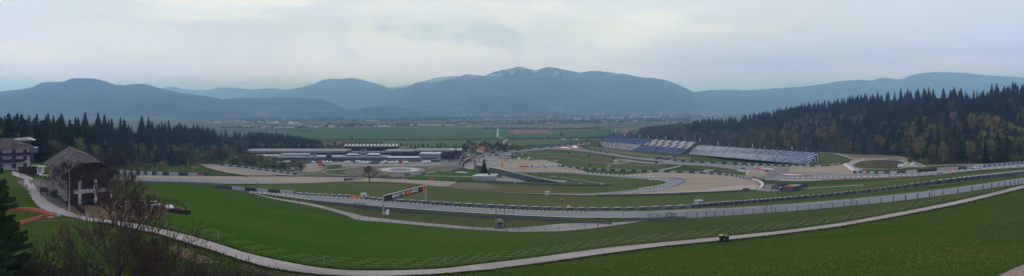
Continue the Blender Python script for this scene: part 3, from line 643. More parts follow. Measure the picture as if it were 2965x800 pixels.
# ------------------------------------------------------------------ trees
def nm(*a): return np.array(a, float)
def tri_soup(T):                                    # list of (k,3,3) arrays -> verts, faces
    T = np.concatenate(T, 0); n = len(T)
    return T.reshape(-1, 3), np.arange(n*3).reshape(n, 3)
def spruce_tris(H, Rr, tiers, nb, rng, droop=.25):
    """drooping boughs in whorls, ragged, narrowing to a leader"""
    T = []
    for k in range(tiers):
        u = (k + rng.uniform(-.2, .2))/tiers; z = H*(.06 + .93*u); r = Rr*(1-u)**.8*(1 + .12*math.sin(k*2.1)) + .12
        a0 = rng.uniform(0, 6.28); n = max(4, int(nb*(1-.45*u)))
        a = a0 + np.arange(n)*2*np.pi/n + rng.uniform(-.25, .25, n); rr = r*rng.uniform(.68, 1.12, n); w = 1.15*math.pi*r/n*rng.uniform(.8, 1.2, n)
        dz = -droop*rr*rng.uniform(.6, 1.4, n); th = H/tiers*1.5
        ca, sa = np.cos(a), np.sin(a); Z = 0*a
        tip = np.stack([rr*ca, rr*sa, z+dz], -1); top = np.stack([.05*ca, .05*sa, z+th*.6+Z], -1)
        l = np.stack([.6*rr*ca - w*sa, .6*rr*sa + w*ca, z+dz*.75 - th*.15], -1); q = np.stack([.6*rr*ca + w*sa, .6*rr*sa - w*ca, z+dz*.75 - th*.15], -1)
        m = np.stack([.5*rr*ca, .5*rr*sa, z + dz*.2 + th*.25], -1)
        T += [np.stack([top, l, m], 1), np.stack([top, m, q], 1), np.stack([m, l, tip], 1), np.stack([m, tip, q], 1)]
    n = 5; a = np.arange(n)*2*np.pi/n; zb = H*.08; c = np.stack([.42*Rr*np.cos(a), .42*Rr*np.sin(a), zb+0*a], -1); c2 = np.roll(c, -1, 0); tp = np.tile([0, 0, H*.96], (n, 1))
    T.append(np.stack([c, c2, tp], 1))
    a = np.arange(4)*np.pi/2; c = np.stack([.07*np.cos(a), .07*np.sin(a), H*.9+0*a], -1); T.append(np.stack([c, np.roll(c, -1, 0), np.tile([0, 0, H*1.03], (4, 1))], 1))
    return T
def leaf_tris(H, Rx, z0, n, size, rng, clumps=14, shape=1.0, slim=0):
    """a loose crown: clumps of small leaves with gaps between"""
    C = []
    while len(C) < clumps:
        p = rng.uniform(-1, 1, 3)
        if np.hypot(*p[:2]) < math.cos(max(-1, p[2])*.9*np.pi/2*.95)**shape: C.append(p)
    C = np.array(C); idx = rng.integers(0, clumps, n)
    P = C[idx] + rng.normal(0, .19, (n, 3)); P[:, :2] *= Rx; P[:, 2] = z0 + (P[:, 2]+1)/2*(H-z0)
    P[:, 2] = np.clip(P[:, 2], z0*.7, H*1.03)
    A = rng.normal(0, 1, (n, 3)); A /= np.linalg.norm(A, axis=1)[:, None]; B = rng.normal(0, 1, (n, 3))
    B -= (A*B).sum(1)[:, None]*A; B /= np.linalg.norm(B, axis=1)[:, None]; s = size*rng.uniform(.6, 1.4, (n, 1))
    if slim:                                         # bare twigs: long slivers fanning up and out
        out = P.copy(); out[:, 2] = H*.3; out[:, :2] = P[:, :2]*1.2; A = out/np.linalg.norm(out, axis=1)[:, None] + rng.normal(0, .35, (n, 3)); A /= np.linalg.norm(A, axis=1)[:, None]
        B = np.cross(A, rng.normal(0, 1, (n, 3))); B /= np.linalg.norm(B, axis=1)[:, None]
        return [np.stack([P - B*slim, P + B*slim, P + A*s], 1)]
    return [np.stack([P - A*s*.5, P + A*s*.5 - B*s*.1, P + B*s*.75], 1)]
def limb_mesh(H, r, z0, Rx, rng, n=7):
    mb = MB(); lean = rng.uniform(-.03, .03)*H; mid = (lean*.5, 0, H*.5); mb.tube((0, 0, -1.0), mid, r, r*.6, 5, cap=False); mb.tube(mid, (lean, 0, H*.93), r*.6, r*.12, 5, cap=False)
    for k in range(n):
        u = .3 + .6*k/n; a = rng.uniform(0, 6.28); L = Rx*rng.uniform(.55, .95)*(1-.4*u)
        b = np.array([lean*u, 0, H*u*.93]); e = b + [L*math.cos(a), L*math.sin(a), L*rng.uniform(.5, 1.1)]; mb.tube(b, e, r*.35*(1-u*.5), r*.08, 4, cap=False)
    return mb
M_spr = mat('spruce_needles', (.009,.019,.009), (.015,.028,.012), .4, .9, rnd=.35, spec=.1)
M_spr2 = mat('spruce_needles_forest', (.009,.019,.009), (.016,.028,.012), .02, .9, pos=True, spec=.1)
M_bark = mat('bark', (.09,.07,.055), (.05,.04,.03), 3, .9)
M_birch = mat('birch_bark', (.42,.40,.36), (.2,.18,.16), 2, .9)
M_olive = mat('young_leaves', (.155,.17,.06), (.10,.115,.04), .5, .9, rnd=.35, spec=.1)
M_gold = mat('golden_buds', (.21,.18,.065), (.14,.125,.05), .5, .9, rnd=.3, spec=.1)
M_twig = mat('bare_twigs', (.075,.064,.05), (.05,.043,.034), .6, .9, rnd=.3, spec=.1)
M_fresh = mat('fresh_leaves', (.075,.13,.025), (.055,.10,.02), .5, .9, rnd=.2, spec=.1)
PROTO = {}
def proto(kind, v):
    k = (kind, v)
    if k in PROTO: return PROTO[k]
    rng = np.random.default_rng(hash((len(kind), v, ord(kind[0]))) % 9999)
    if kind == 'spruce':
        H, Rr = 20*rng.uniform(.85, 1.15), 3.7*rng.uniform(.8, 1.2); V, Fc = tri_soup(spruce_tris(H, Rr, 14, 8, rng)); cm = M_spr; tr = limb_mesh(H, .28, 0, .1, rng, 0); tm = M_bark
    elif kind in ('birch', 'gold'):
        H, Rr = 16*rng.uniform(.85, 1.15), 2.9*rng.uniform(.8, 1.2); V, Fc = tri_soup(leaf_tris(H, Rr, 2.5, 900, .85, rng, 16, 1.0)); cm = M_olive if kind == 'birch' else M_gold; tr = limb_mesh(H, .17, 4, Rr, rng); tm = M_birch
    elif kind == 'bare':
        H, Rr = 15*rng.uniform(.85, 1.15), 3.4*rng.uniform(.8, 1.2); V, Fc = tri_soup(leaf_tris(H, Rr, 2, 900, 1.6, rng, 22, .8, slim=.10)); cm = M_twig; tr = limb_mesh(H, .2, 3, Rr, rng, 10); tm = M_bark
    elif kind == 'bush':
        H, Rr = 5*rng.uniform(.85, 1.15), 3.2*rng.uniform(.8, 1.2); V, Fc = tri_soup(leaf_tris(H, Rr, .4, 700, .42, rng, 20, .55)); cm = M_olive; tr = limb_mesh(H, .1, 0, Rr, rng); tm = M_bark
    cr = rawmesh('crown', V, Fc, cm); tk = rawmesh('trunk', tr.v, tr.f, tm, tr.m)
    PROTO[k] = (cr, tk, H, Rr); return PROTO[k]
def plant_tree(kind, name, label, p, h, wide=1.0, group=None, v=None, cat='tree', parts=True):
    cr, tk, H, Rr = proto(kind, v if v is not None else random.randrange(5)); s = h/H
    o = thing(name, label, cat, tuple(p), random.uniform(0, 6.28), group); o.scale = (s*wide, s*wide, s)
    link('crown', cr, o)
    if parts: link('trunk', tk, o)
    return o
# --- which trees stand where on the two wooded hills
cand = []
def scatter(hill, x0, x1, n, tmax, pick):
    px = RNG.uniform(x0, x1, n); t = RNG.uniform(0.0, tmax, n); P = hill.at(px, t)
    for a, b, p in zip(px, t, P): cand.append((a, b, p, pick(a, b)))
def pickR(px, t):
    r = random.random(); front = .40 if px < 2420 else (.12 if px < 2600 else .34)
    n = math.sin(px*.021)+math.sin(px*.057+1.3)
    if t < front + .05*n and px > 1960:
        if px < 2470: return 'spruce' if r < .14 else ('gold' if r < .40 else ('bare' if r < .62 else 'birch'))
        if px < 2610: return 'spruce' if r < .72 else 'gold'
        return 'spruce' if r < .34 else ('bare' if r < .64 else ('birch' if r < .93 else 'gold'))
    if px < 1985 and t < .92: return 'spruce' if r < .10 else ('birch' if r < .6 else 'bare')
    if 2270 < px < 2500 and .38 < t < .62: return 'gold' if r < .45 else 'spruce'
    if px > 2640 and t < .75: return 'birch' if r < .14 else 'spruce'
    return 'spruce' if r < .955 else 'birch'
def pickL(px, t):
    r = random.random()
    if t < .24 + .1*math.sin(px*.02): return 'spruce' if r < .40 else ('bare' if r < .72 else 'birch')
    return 'spruce' if r < .9 else 'bare'
def fill(hill, x0, x1, nt, f0, pick, tmin=.0, tmax=1.04, gapD=7.6):
    """rows of trees up the slope, jittered, about gapD metres apart"""
    (fr, fd), (cr, cd) = hill.ends(np.array([[(x0+x1)/2]])); L = max(60., float((cd-fd).item()))
    t = tmin
    while t < tmax:
        P0 = hill.at(np.array([x0, x1], float), np.array([t, t])); Wd = abs(P0[1, 0]-P0[0, 0]); n = max(1, int(Wd/gapD))
        px = np.linspace(x0, x1, n, endpoint=False) + RNG.uniform(0, (x1-x0)/n, n); tt = np.clip(t + RNG.uniform(-.6, .6, n)*gapD/L, .0, 1.06)
        for a, b, p in zip(px, tt, hill.at(px, tt)): cand.append((a, b, p, pick(a, b)))
        t += gapD*1.15/L
for a, b in ((1850,1900),(1900,2000),(2000,2100),(2100,2250),(2250,2400),(2400,2550),(2550,2700),(2700,2850),(2850,3060)): fill(HR, a, b, 0, 0, pickR, tmin=.015)
for a, b in ((-160,0),(0,150),(150,300),(300,420),(420,520),(520,620),(620,720),(720,830),(830,935)): fill(HL, a, b, 0, 0, pickL, tmin=.03, tmax=1.02, gapD=7.0)
cand.sort(key=lambda c: c[2][1])
cnt = dict(spruce=0, birch=0, gold=0, bare=0); LIM = dict(spruce=290, birch=130, gold=90, bare=140)
rest = {'spruce': [], 'birch': [], 'gold': [], 'bare': []}
LAB = {'spruce': 'tall dark green spruce packed into the wood', 'birch': 'slim birch with thin olive spring leaves at the wood edge', 'gold': 'slim birch with golden brown buds at the wood edge', 'bare': 'leafless brown tree at the foot of the wood'}
NAM = {'spruce': 'spruce_tree', 'birch': 'birch_tree', 'gold': 'birch_tree', 'bare': 'bare_tree'}
HGT = {'spruce': (12, 27), 'birch': (12, 17), 'gold': (12, 18), 'bare': (9, 15)}
for a, t, p, k in cand:
    h = random.uniform(*HGT[k])*(1.0 if a > 1100 else .92); side = 'right' if a > 1100 else 'left'
    if a > 1100:
        if a < 2010: h *= .72 if k == 'spruce' else 1.15
        if k == 'spruce' and t < .3: h *= .85
    else:
        if a < 170 and t < .5: h *= .95
        if a > 640: h *= .8
        if k == 'spruce': h = max(h, 16)
    if cnt[k] < LIM[k]:
        cnt[k] += 1
        where = 'of the hillside on the %s of the picture' % side
        o = plant_tree(k, NAM[k], LAB[k] + (' on the ' + side + ' hillside'), p, h, random.uniform(.95, 1.5), '%s trees in the %s wood' % (dict(spruce='spruce', birch='olive birch', gold='golden birch', bare='bare')[k], side))
    else: rest[k].append((p, h))
# the rest of the woods, each kind as one mass
def mass(name, label, items, kinds, m):
    Vs, Fs, off = [], [], 0
    src = []
    for kk, v in kinds:
        cr, tk, H, Rr = proto(kk, v); n = len(cr.vertices); A = np.empty(n*3, np.float32); cr.vertices.foreach_get('co', A)
        src.append((A.reshape(-1, 3), H))
    for p, h in items:
        A, H = src[random.randrange(len(src))]; s = h/H; wd = random.uniform(1.0, 1.5)*s; a = random.uniform(0, 6.28); c, q = math.cos(a)*wd, math.sin(a)*wd
        B = np.stack([A[:, 0]*c - A[:, 1]*q, A[:, 0]*q + A[:, 1]*c, A[:, 2]*s], -1) + np.asarray(p, float); Vs.append(B)
    V = np.concatenate(Vs).astype(np.float32); n = len(V)//3
    me = bpy.data.meshes.new(name); me.vertices.add(len(V)); me.vertices.foreach_set('co', V.ravel()); me.loops.add(n*3); me.loops.foreach_set('vertex_index', np.arange(n*3, dtype=np.int32))
    me.polygons.add(n); me.polygons.foreach_set('loop_start', np.arange(n, dtype=np.int32)*3); me.polygons.foreach_set('loop_total', np.full(n, 3, dtype=np.int32)); me.materials.append(m); me.update(calc_edges=True)
    return tag(link(name, me), label, 'forest', kind='stuff')
sel = lambda k, f: [(p, h) for p, h in rest[k] if f(p)]
right = lambda p: p[0] > 0; left = lambda p: p[0] <= 0
proto('spruce', 0)
mass('spruce_forest', 'dense dark spruce forest covering the hill behind the grandstands', sel('spruce', right), [('spruce', v) for v in range(5)], M_spr2)
mass('spruce_forest', 'dark spruce forest on the low hill behind the barn', sel('spruce', left), [('spruce', v) for v in range(5)], M_spr2)
for k, m in (('birch', M_olive), ('gold', M_gold), ('bare', M_twig)):
    for f, s in ((right, 'on the hill behind the grandstands'), (left, 'on the low hill behind the barn')):
        it = sel(k, f)
        if it: mass('mixed_forest', {'birch': 'olive', 'gold': 'golden', 'bare': 'leafless'}[k] + ' broadleaf trees thinly mixed into the forest ' + s, it, [(k, v) for v in range(5)], m)
def at_px(px, row, lift=0): return g(px, row, lift)
def mh(px, row, hpx): return float(hpx*Dat(px, row)/F)
def T(kind, px, row, hpx, name, label, group=None, wide=1.0, **k): return plant_tree(kind, name, label, at_px(px, row), mh(px, row, hpx), wide, group, **k)
def recolour(name, m):
    c = [q for q in bpy.data.objects[name].children if q.name.startswith('crown')][0]; c.data = c.data.copy(); c.data.materials[0] = m
# trees one can point at
T('spruce', 1402, 507, 47, 'spruce_tree', 'broad lone dark spruce beside the white tents and the steel arch', wide=1.75, v=2)
T('spruce', 1019, 404, 13, 'spruce_tree', 'dark spruce clump standing alone on the field edge beyond the main stand', wide=1.6)
for i, (x, r, h) in enumerate([(1308,438,14),(1315,437,20),(1322,437,23),(1330,438,20),(1338,437,15)]): T('spruce', x, r, h, 'spruce_tree', 'dark spruce in the short row behind the end of the pit building', 'spruces behind the pit building')
for i, (x, r, h) in enumerate([(1474,404,12),(1484,404,14),(1491,404,13),(1501,404,12),(1453,424,20),(1697,412,12),(1703,412,13),(1710,411,11)]): T('spruce', x, r, h, 'spruce_tree', 'small dark spruce by the hedge line across the valley floor', 'spruces at the hedge line')
for x, r, h in [(1626,398,16),(1586,400,10),(1762,372,10),(1729,378,14)]: T('birch', x, r, h, 'field_tree', 'round greyish tree alone in the green valley fields', 'single trees in the fields', 1.6)
T('birch', 1270, 438, 22, 'lime_tree', 'bright lime green tree among bare ones behind the pit building', wide=1.6)
for x in list(range(1110,1300,13)): T(random.choice(['bare','birch']), x+random.uniform(-4,4), random.uniform(424,436), random.uniform(10,18), 'bare_tree', 'greyish bare tree in the loose row behind the pit building', 'trees behind the pit building', 1.3)
for x in list(range(1345,1470,7)): T('bare', x+random.uniform(-4,4), random.uniform(428,444), random.uniform(14,26), 'bare_tree', 'purplish brown bare tree in the grove around the orange roofed house', 'trees around the orange roofed house', 1.5)
for x in list(range(1470,1520,9)): T('birch', x, random.uniform(425,438), random.uniform(12,22), 'olive_tree', 'rounded olive green tree left of the far stand', 'olive trees by the far stand', 1.8)
for x in range(1290,1345,8): T('bare', x, random.uniform(466,473), random.uniform(24,36), 'bare_tree', 'grey brown bare tree left of the steel arch', 'bare trees left of the arch', 1.2)
for x, r, h, w_ in [(500,478,54,1.9),(545,480,62,2.3),(520,476,58,1.9),(470,478,44,1.8),(570,477,46,1.7)]: T('birch' if x != 520 else 'bare', x, r, h, 'willow_tree', 'broad olive brown round tree where the left straight begins', 'round trees by the left straight', w_)
T('bare', 345, 500, 74, 'bare_tree', 'wide brown bare tree standing behind the barn gable', wide=2.0, v=1)
T('bare', 300, 505, 70, 'bare_tree', 'greyish bare tree rising directly over the barn roof corner', wide=1.7, v=3)
for x, r, h in [(385,499,36),(430,498,28),(471,497,30),(352,499,40)]: T('bush', x, r, h, 'round_bush', 'round grey green bush between the wood and the left straight', 'bushes by the left straight', .9, cat='bush')
T('bush', 563, 493, 14, 'forsythia_bush', 'yellow green flowering bush beside the orange barrier block', wide=1.5, cat='bush', v=1)
recolour('forsythia_bush', mat('yellow_blossom', (.30,.24,.03), (.2,.2,.03), .8))
for i in range(30):
    x = 600 + i*9.4 + random.uniform(-5, 5); base = 473 + (x-600)*.09; h = random.uniform(26, 50)*(1 if x < 790 else .62)
    T(random.choice(['birch','birch','bare','bush']), x, base + random.uniform(-8, 5), h, 'young_tree', 'olive green young tree in the thicket below the pit building', 'thicket below the pit building', random.uniform(1.3, 2.0))
for i in range(8):
    x = 2640 + i*42 + random.uniform(-14, 14); T(random.choice(['bare','birch','bush']), x, 476 - i*.4, random.uniform(16, 34), 'verge_tree', 'low olive brown tree in front of the dark forest edge', 'low trees before the right forest', 1.4)
T('bush', 2852, 472, 15, 'lime_bush', 'bright lime green round bush beside the track at the far right', wide=1.3, cat='bush', v=2)
recolour('lime_bush', M_fresh)
T('birch', 1708, 486, 12, 'rusty_bush', 'small rusty brown bush above the tyre wall', wide=2.2, v=1, cat='bush')
# distant hedges and copses
def copse(name, label, specs, m, s0=1.0):
    V = []
    for x0, r0, x1, r1, n, h, jit in specs:
        for i in range(n):
            u = random.random(); x = x0+(x1-x0)*u; r = r0+(r1-r0)*u+random.gauss(0, jit)
            p = np.array(g(x, max(r, 324))); hh = h*random.uniform(.6, 1.5)*float(p[1])/F*s0; w_ = hh*random.uniform(.6, 1.1); a = random.uniform(0, 6.28); nseg = 6
            rings = [(0, .55), (.3, 1.0), (.65, .8), (.9, .35)]
            pts = [[p + [w_*q*math.cos(a+2*np.pi*j/nseg)*random.uniform(.75, 1.25), w_*q*math.sin(a+2*np.pi*j/nseg)*random.uniform(.75, 1.25), hh*z*random.uniform(.85, 1.15)] for j in range(nseg)] for z, q in rings]
            top = p + [0, 0, hh]
            for k in range(3):
                for j in range(nseg):
                    j2 = (j+1) % nseg; V.append([pts[k][j], pts[k][j2], pts[k+1][j2]]); V.append([pts[k][j], pts[k+1][j2], pts[k+1][j]])
            for j in range(nseg): V.append([pts[3][j], pts[3][(j+1) % nseg], top])
    V = np.array(V).reshape(-1, 3); return tag(link(name, rawmesh(name, V, np.arange(len(V)).reshape(-1, 3), m)), label, 'trees', kind='stuff')
M_far = mat('far_trees', (.022,.034,.018), (.04,.045,.025), .02, .95, pos=True)
M_farb = mat('far_bare_trees', (.07,.06,.045), (.05,.05,.035), .01, .95, pos=True)
copse('hedgerow', 'dark hedgerow drawn straight across the valley floor', [(850,407,1200,405.5,260,2.6,.25),(1200,405.5,1500,404,200,2.6,.25),(1500,404,1700,401,150,2.6,.25),(1700,401,1870,400,110,2.6,.3)], M_far)
copse('far_copses', 'scattered dark copses among the villages of the valley floor', [(640,371,900,369,110,4,1.2),(900,366,1210,363,170,4.5,1.5),(1290,358,1480,352,120,3,1.6),(1480,358,1660,352,160,4,2),(1640,352,1900,350,260,4.5,3),(1230,345,1500,342,200,3.2,2),(1500,341,1800,339,220,3.2,2.4),(1800,338,2100,332,260,3.2,4),(700,350,1150,348,300,3,3),(1150,347,1400,346,160,3,2),(1600,356,1720,356,90,5,1.2),(1870,352,2000,348,110,5,2.5),(640,345,1000,341,160,2.4,2),(1100,337,1900,333,260,2.2,2)], M_far)
copse('far_tree_line', 'brownish bare tree lines between the pale fields', [(1370,373,1560,373,80,3.2,.5),(1480,376,1640,374,70,3.4,.4),(1640,374,1740,372,60,3.6,.4),(870,384,900,382,40,4,1.2),(960,418,1110,418,90,6,1.5),(1700,398,1860,398,50,4,1.2),(1855,397,1905,394,90,11,4),(1820,392,1900,388,70,7,2),(940,432,1000,430,50,8,2)], M_farb)
# ------------------------------------------------------------------ things on the ground
m_conc = mat('concrete', (.36,.36,.35), (.28,.28,.27), .8)
m_white = mat('white_paintwork', (.72,.73,.74), (.62,.63,.64), .6, .5)
m_pale = mat('pale_tyre_wall', (.30,.33,.34), (.24,.27,.28), .8)
m_dark = mat('dark_tyre_wall', (.028,.036,.052), (.02,.025,.035), .8, .7)
m_navy = mat('navy_cloth', (.035,.05,.08), (.026,.038,.065), .15, .8)
m_steel = mat('galvanised_steel', (.30,.33,.34), (.22,.245,.25), 1.2, .55)
m_steeld = mat('dark_steel', (.07,.08,.085), (.05,.055,.06), 1.2, .6)
m_orange = mat('orange_plastic', (.62,.13,.035), (.5,.1,.03), .7, .6)
m_red = mat('red_plastic', (.40,.06,.05), (.32,.05,.045), .7, .6)
m_black = mat('black_board', (.018,.02,.022), (.026,.028,.03), .5, .7)
m_wood = mat('weathered_boards', (.046,.036,.027), (.026,.021,.016), 1.2, .95, stretch=(4, 4, .4))
m_slate = mat('slate_roof', (.066,.064,.058), (.092,.089,.082), .9, .9, c3=(.036,.036,.034), scale3=.35)
m_render = mat('white_render', (.44,.44,.43), (.34,.34,.33), .5)
m_glass = mat('dark_glass', (.03,.04,.05), (.02,.028,.035), .5, .25, spec=.5)
m_blueg = mat('blue_glass', (.07,.13,.22), (.05,.09,.16), .3, .3, spec=.5)
m_roofg = mat('grey_metal_roof', (.16,.185,.20), (.12,.14,.15), .06, .7)
m_roofw = mat('white_roof', (.46,.48,.49), (.36,.38,.39), .06, .7)
m_wallg = mat('grey_cladding', (.15,.18,.18), (.11,.135,.14), .06, .8)
m_walld = mat('dark_cladding', (.045,.058,.068), (.03,.04,.048), .06, .7)
m_terra = mat('orange_tiles', (.42,.13,.06), (.33,.10,.05), .3)
m_rubber = mat('tyre_rubber', (.02,.02,.02), (.03,.03,.03), 2, .8)
m_green = mat('sign_green', (.02,.16,.07), (.02,.14,.06), 1, .5)
m_yellow = mat('yellow_plastic', (.62,.50,.03), (.5,.4,.03), 2, .5)
m_rust = mat('rusty_bronze', (.085,.042,.028), (.13,.06,.035), .25, .6)
def wp(mb, name, mats, t, smooth=False):
    o = mb.build(name, mats, t, smooth=smooth); o.location = tuple(-c for c in t.location); return o
def mpp(px, row): return float(Dat(px, row))/F                      # metres per pixel there
def facing(p): return math.atan2(-p[0], p[1])

# --- crash barriers and tyre walls
PD = [m_dark, m_pale]
barrier('tyre_wall', 'dark and pale tyre wall along the far edge of the left straight', 'tyre wall', [(335,505),(400,506),(470,507.5),(560,509.5),(600,510.5)], 2.6, PD, 9, 1.2)
barrier('tyre_wall', 'dark and pale tyre wall above the straight that drops in from the upper left', 'tyre wall', [(640,481),(700,487),(760,495),(820,503),(858,508)], 2.6, PD, 11, 1.4)
barrier('tyre_wall', 'dark and pale tyre wall at the head of the long meadow, ending at the orange block', 'tyre wall', [(625,546),(700,552),(780,558.5),(850,563.5)], 1.7, [m_dark, m_pale], 6.5, 1.0)
def dbl_rail(name, label, pts, h, cols, seg, group=None):
    t = thing(name, label, 'crash barrier', tuple(walk(pts, seg)[0]), 0, group)
    P = walk(pts, seg); a = MB(); b = MB()
    for i in range(len(P)-1):
        p, q = P[i], P[i+1]; d = q-p; d[2] = 0; L = np.linalg.norm(d); d /= L; n = np.array([-d[1], d[0], 0])
        for mb, off, hh in ((a, 0, h), (b, .9, h)):
            o1 = n*off; th = n*.25; sk = d*.8
            mb.hexa([p+o1-th, q+o1-th, q+o1+th, p+o1+th, p+o1-th+sk+(0,0,hh), q+o1-th+sk+(0,0,hh), q+o1+th+sk+(0,0,hh), p+o1+th+sk+(0,0,hh)], i % len(cols))
    wp(a, 'front_row', cols, t); c = MB()
    for i in range(0, len(P)-1):                     # pale top rail lengths
        p, q = P[i], P[i+1]; d = (q-p)/np.linalg.norm(q-p); n = np.array([-d[1], d[0], 0])*.2; z = np.array([0,0,h])
        if i % 2: c.hexa([p-n+z, q-n+z, q+n+z, p+n+z, p-n+z+(0,0,.1), q-n+z+(0,0,.1), q+n+z+(0,0,.1), p+n+z+(0,0,.1)])
    wp(b, 'back_row', cols, t); wp(c, 'top_rail', [m_white], t); return t
m_mid = mat('grey_green_rail', (.13,.165,.17), (.10,.13,.135), 1, .6); m_mid2 = mat('dark_grey_rail', (.075,.095,.105), (.055,.07,.08), 1, .6)
dbl_rail('crash_barrier', 'grey double crash barrier ending at the orange block left of the gantry', [(850,564),(900,567.5),(960,570.5),(1022,573)], 1.15, [m_mid, m_mid2], 2.2)
dbl_rail('crash_barrier', 'long striped crash barrier above the near track, from the orange block to the wire cabin', [(1052,576),(1110,583),(1200,588.5),(1300,595),(1400,600),(1500,605),(1600,608.5),(1700,610),(1800,610),(1900,607),(2000,603)], 1.2, [m_mid, m_mid2], 2.4)
dbl_rail('crash_barrier', 'dark striped crash barrier climbing behind the white hoarding to the right', [(2000,603),(2100,594.5),(2200,587),(2300,579),(2400,570.5),(2500,560),(2600,549),(2700,536),(2800,524),(2965,506),(3100,492)], 1.35, [m_dark, m_mid2, m_mid2], 1.1)
rail('guard_rail', 'three bar steel guard rail on the bank below the near track', [(905,590),(1000,599),(1100,610),(1200,619),(1300,626),(1400,633),(1500,636),(1600,642),(1700,648),(1772,652)], 1.15, m_mid2, m_mid, 4.2, 3, .26)
rail('guard_rail', 'short guard rail behind the wire gate at the start of the white hoarding', [(1806,645),(1860,644),(1920,642),(1985,640)], 1.3, m_mid2, m_mid, 4.2, 3, .28)
rail('guard_rail', 'guard rail drawn along the far edge of the middle gravel', [(590,511),(700,512),(900,512.5),(1060,516),(1180,521),(1330,527),(1450,532),(1560,537),(1660,540),(1780,540)], 1.3, m_steeld, m_steel, 8, 2, .5)
rail('guard_rail', 'guard rail at the near edge of the left straight', [(330,527),(400,530),(560,533.5),(640,537)], 1.0, m_mid, m_steeld, 5, 2, .3)
rail('guard_rail', 'dark guard rail beside the gravel of the descending straight', [(594,490),(640,501),(690,509),(716,514)], 1.3, m_steeld, m_steel, 8, 2, .5)
rail('guard_rail', 'guard rail between hairpin gravel and the middle grass', [(1722,569.5),(1850,567),(1994,562),(2138,555),(2170,552)], .9, m_steeld, m_steel, 6, 2, .35)
barrier('tyre_wall', 'dark and pale tyre wall below the grandstands along the main braking zone', 'tyre wall', [(1930,463.5),(1970,467.5),(2023,471),(2138,476),(2246,481),(2350,484),(2400,482.5),(2438,477)], 2.0, PD, 9, 1.5)
barrier('tyre_wall', 'dark and pale tyre wall on the inside of the upper turn', 'tyre wall', [(1677,429),(1692,434),(1709,438.5),(1735,442),(1760,444.5)], 2.4, PD, 9, 1.5)
barrier('tyre_wall', 'dark and pale tyre wall above the long straight coming from the pits', 'tyre wall', [(1330,452.5),(1400,446.5),(1470,439.5),(1544,432),(1616,425),(1650,420),(1706,414)], 2.0, PD, 14, 1.5, ratio=[0,1,1])
barrier('tyre_wall', 'dark and pale tyre wall across the infield left of the hairpin gravel', 'tyre wall', [(1625,484.5),(1670,488.5),(1720,492),(1760,494.5),(1800,496.3),(1850,498),(1900,500),(1950,501),(1994,502),(2050,504.5),(2102,509)], 2.2, PD, 7.5, 1.4)
barrier('tyre_wall', 'blue and pale tyre wall curving round the tip of the gravel trap', 'tyre wall', [(2102,509),(2135,513),(2156,517),(2176,523)], 2.2, [mat('blue_tyre_wall', (.04,.06,.13), (.03,.05,.1)), m_pale], 6, 1.4)
barrier('tyre_wall', 'red and white tyre wall at the tip of the gravel trap beside the wire cages', 'tyre wall', [(2170,521),(2190,526),(2203,533),(2209,541),(2202,549)], 1.9, [m_red, m_white], 2.6, 1.4)
barrier('tyre_wall', 'dark and pale tyre wall bending above the kart track gravel', 'tyre wall', [(1100,513),(1160,510),(1230,504),(1290,497.5),(1325,494)], 1.6, PD, 12, 1.3, ratio=[0,1,1])
barrier('tyre_wall', 'dark block tyre wall along the right hand track below the forest', 'tyre wall', [(2473,500),(2520,503.5),(2559,504.5),(2662,500.5),(2720,496),(2775,493),(2861,484),(2965,473.5),(3080,463)], 1.7, [m_dark, m_pale], 10, 1.2)
# red, white and blue tyre bank at the basin
t = thing('tyre_bank', 'sloping tyre bank striped blue and white with red and white inner edge', 'tyre bank', g(2455,490))
for k, cols in ((0, [m_red, m_white]), (1, [mat('bank_blue', (.03,.06,.14), (.025,.05,.12)), m_white]), (2, [MATS['bank_blue'], m_steel])):
    a = walk([(2440+k*5,477+0*k),(2452+k*6,487),(2462+k*6,495),(2473+k*9,500)], 3.4); b = walk([(2445+k*5,477),(2458+k*6,487),(2469+k*6,495),(2482+k*9,500)], 3.4); n = min(len(a), len(b)); mb = MB()
    for i in range(n-1):
        z0 = np.array([0,0,.8+k*.5]); z1 = np.array([0,0,1.3+k*.5]); mb.hexa([a[i]-(0,0,.2), a[i+1]-(0,0,.2), b[i+1]-(0,0,.2), b[i]-(0,0,.2), a[i]+z0, a[i+1]+z0, b[i+1]+z1, b[i]+z1], i % 2)
    wp(mb, 'tyre_row', cols, t)
def block(px, row, wpx, hpx, label, name='barrier_block', cols=(m_orange,), depth=1.5, cat='barrier block', n=3):
    k = mpp(px, row); O = g(px, row); t = thing(name, label, cat, O); w = wpx*k; h = hpx*k
    for i in range(n):
        mb = MB(); x = (i-(n-1)/2)*w/n; mb.box((x, 0, 0), (w/n*.96, depth, h*.82), 0, 0, 1); mb.box((x, 0, h*.82), (w/n*.9, depth*.7, h*.18)); mb.build('segment', [cols[i % len(cols)]], t)
    return t
block(1028, 575.5, 27, 6.5, 'orange barrier block by the white cabin left of the gantry')
block(583, 510.5, 17, 4.5, 'orange barrier block at the right end of the left tyre wall')
block(1112, 510, 11, 3.2, 'orange barrier block by the bare tree beyond the gravel')
block(1250, 521.5, 18, 4, 'orange barrier block below the green sculpture lawn')
block(2510, 505.8, 13, 4, 'orange barrier block at the foot of the basin tyre bank')
block(2755, 495.5, 16, 4, 'orange barrier block between dark blocks on the right hand track')
block(1761, 493.5, 18, 4, 'bright red barrier block on the infield tyre wall', cols=(m_red,))
block(2024, 500, 9, 4, 'small red barrier block left of the grey infield shed', cols=(m_red,))
block(1517, 485, 26, 5, 'red barrier row left of the white lettered banner', cols=(m_red, m_orange), n=5)
block(1623, 484.5, 16, 3, 'red block at the right end of the lettered banner', cols=(m_red,))
block(1580, 485.5, 90, 2.4, 'dark block row at the foot of the lettered banner', cols=(m_dark, m_pale), n=9)

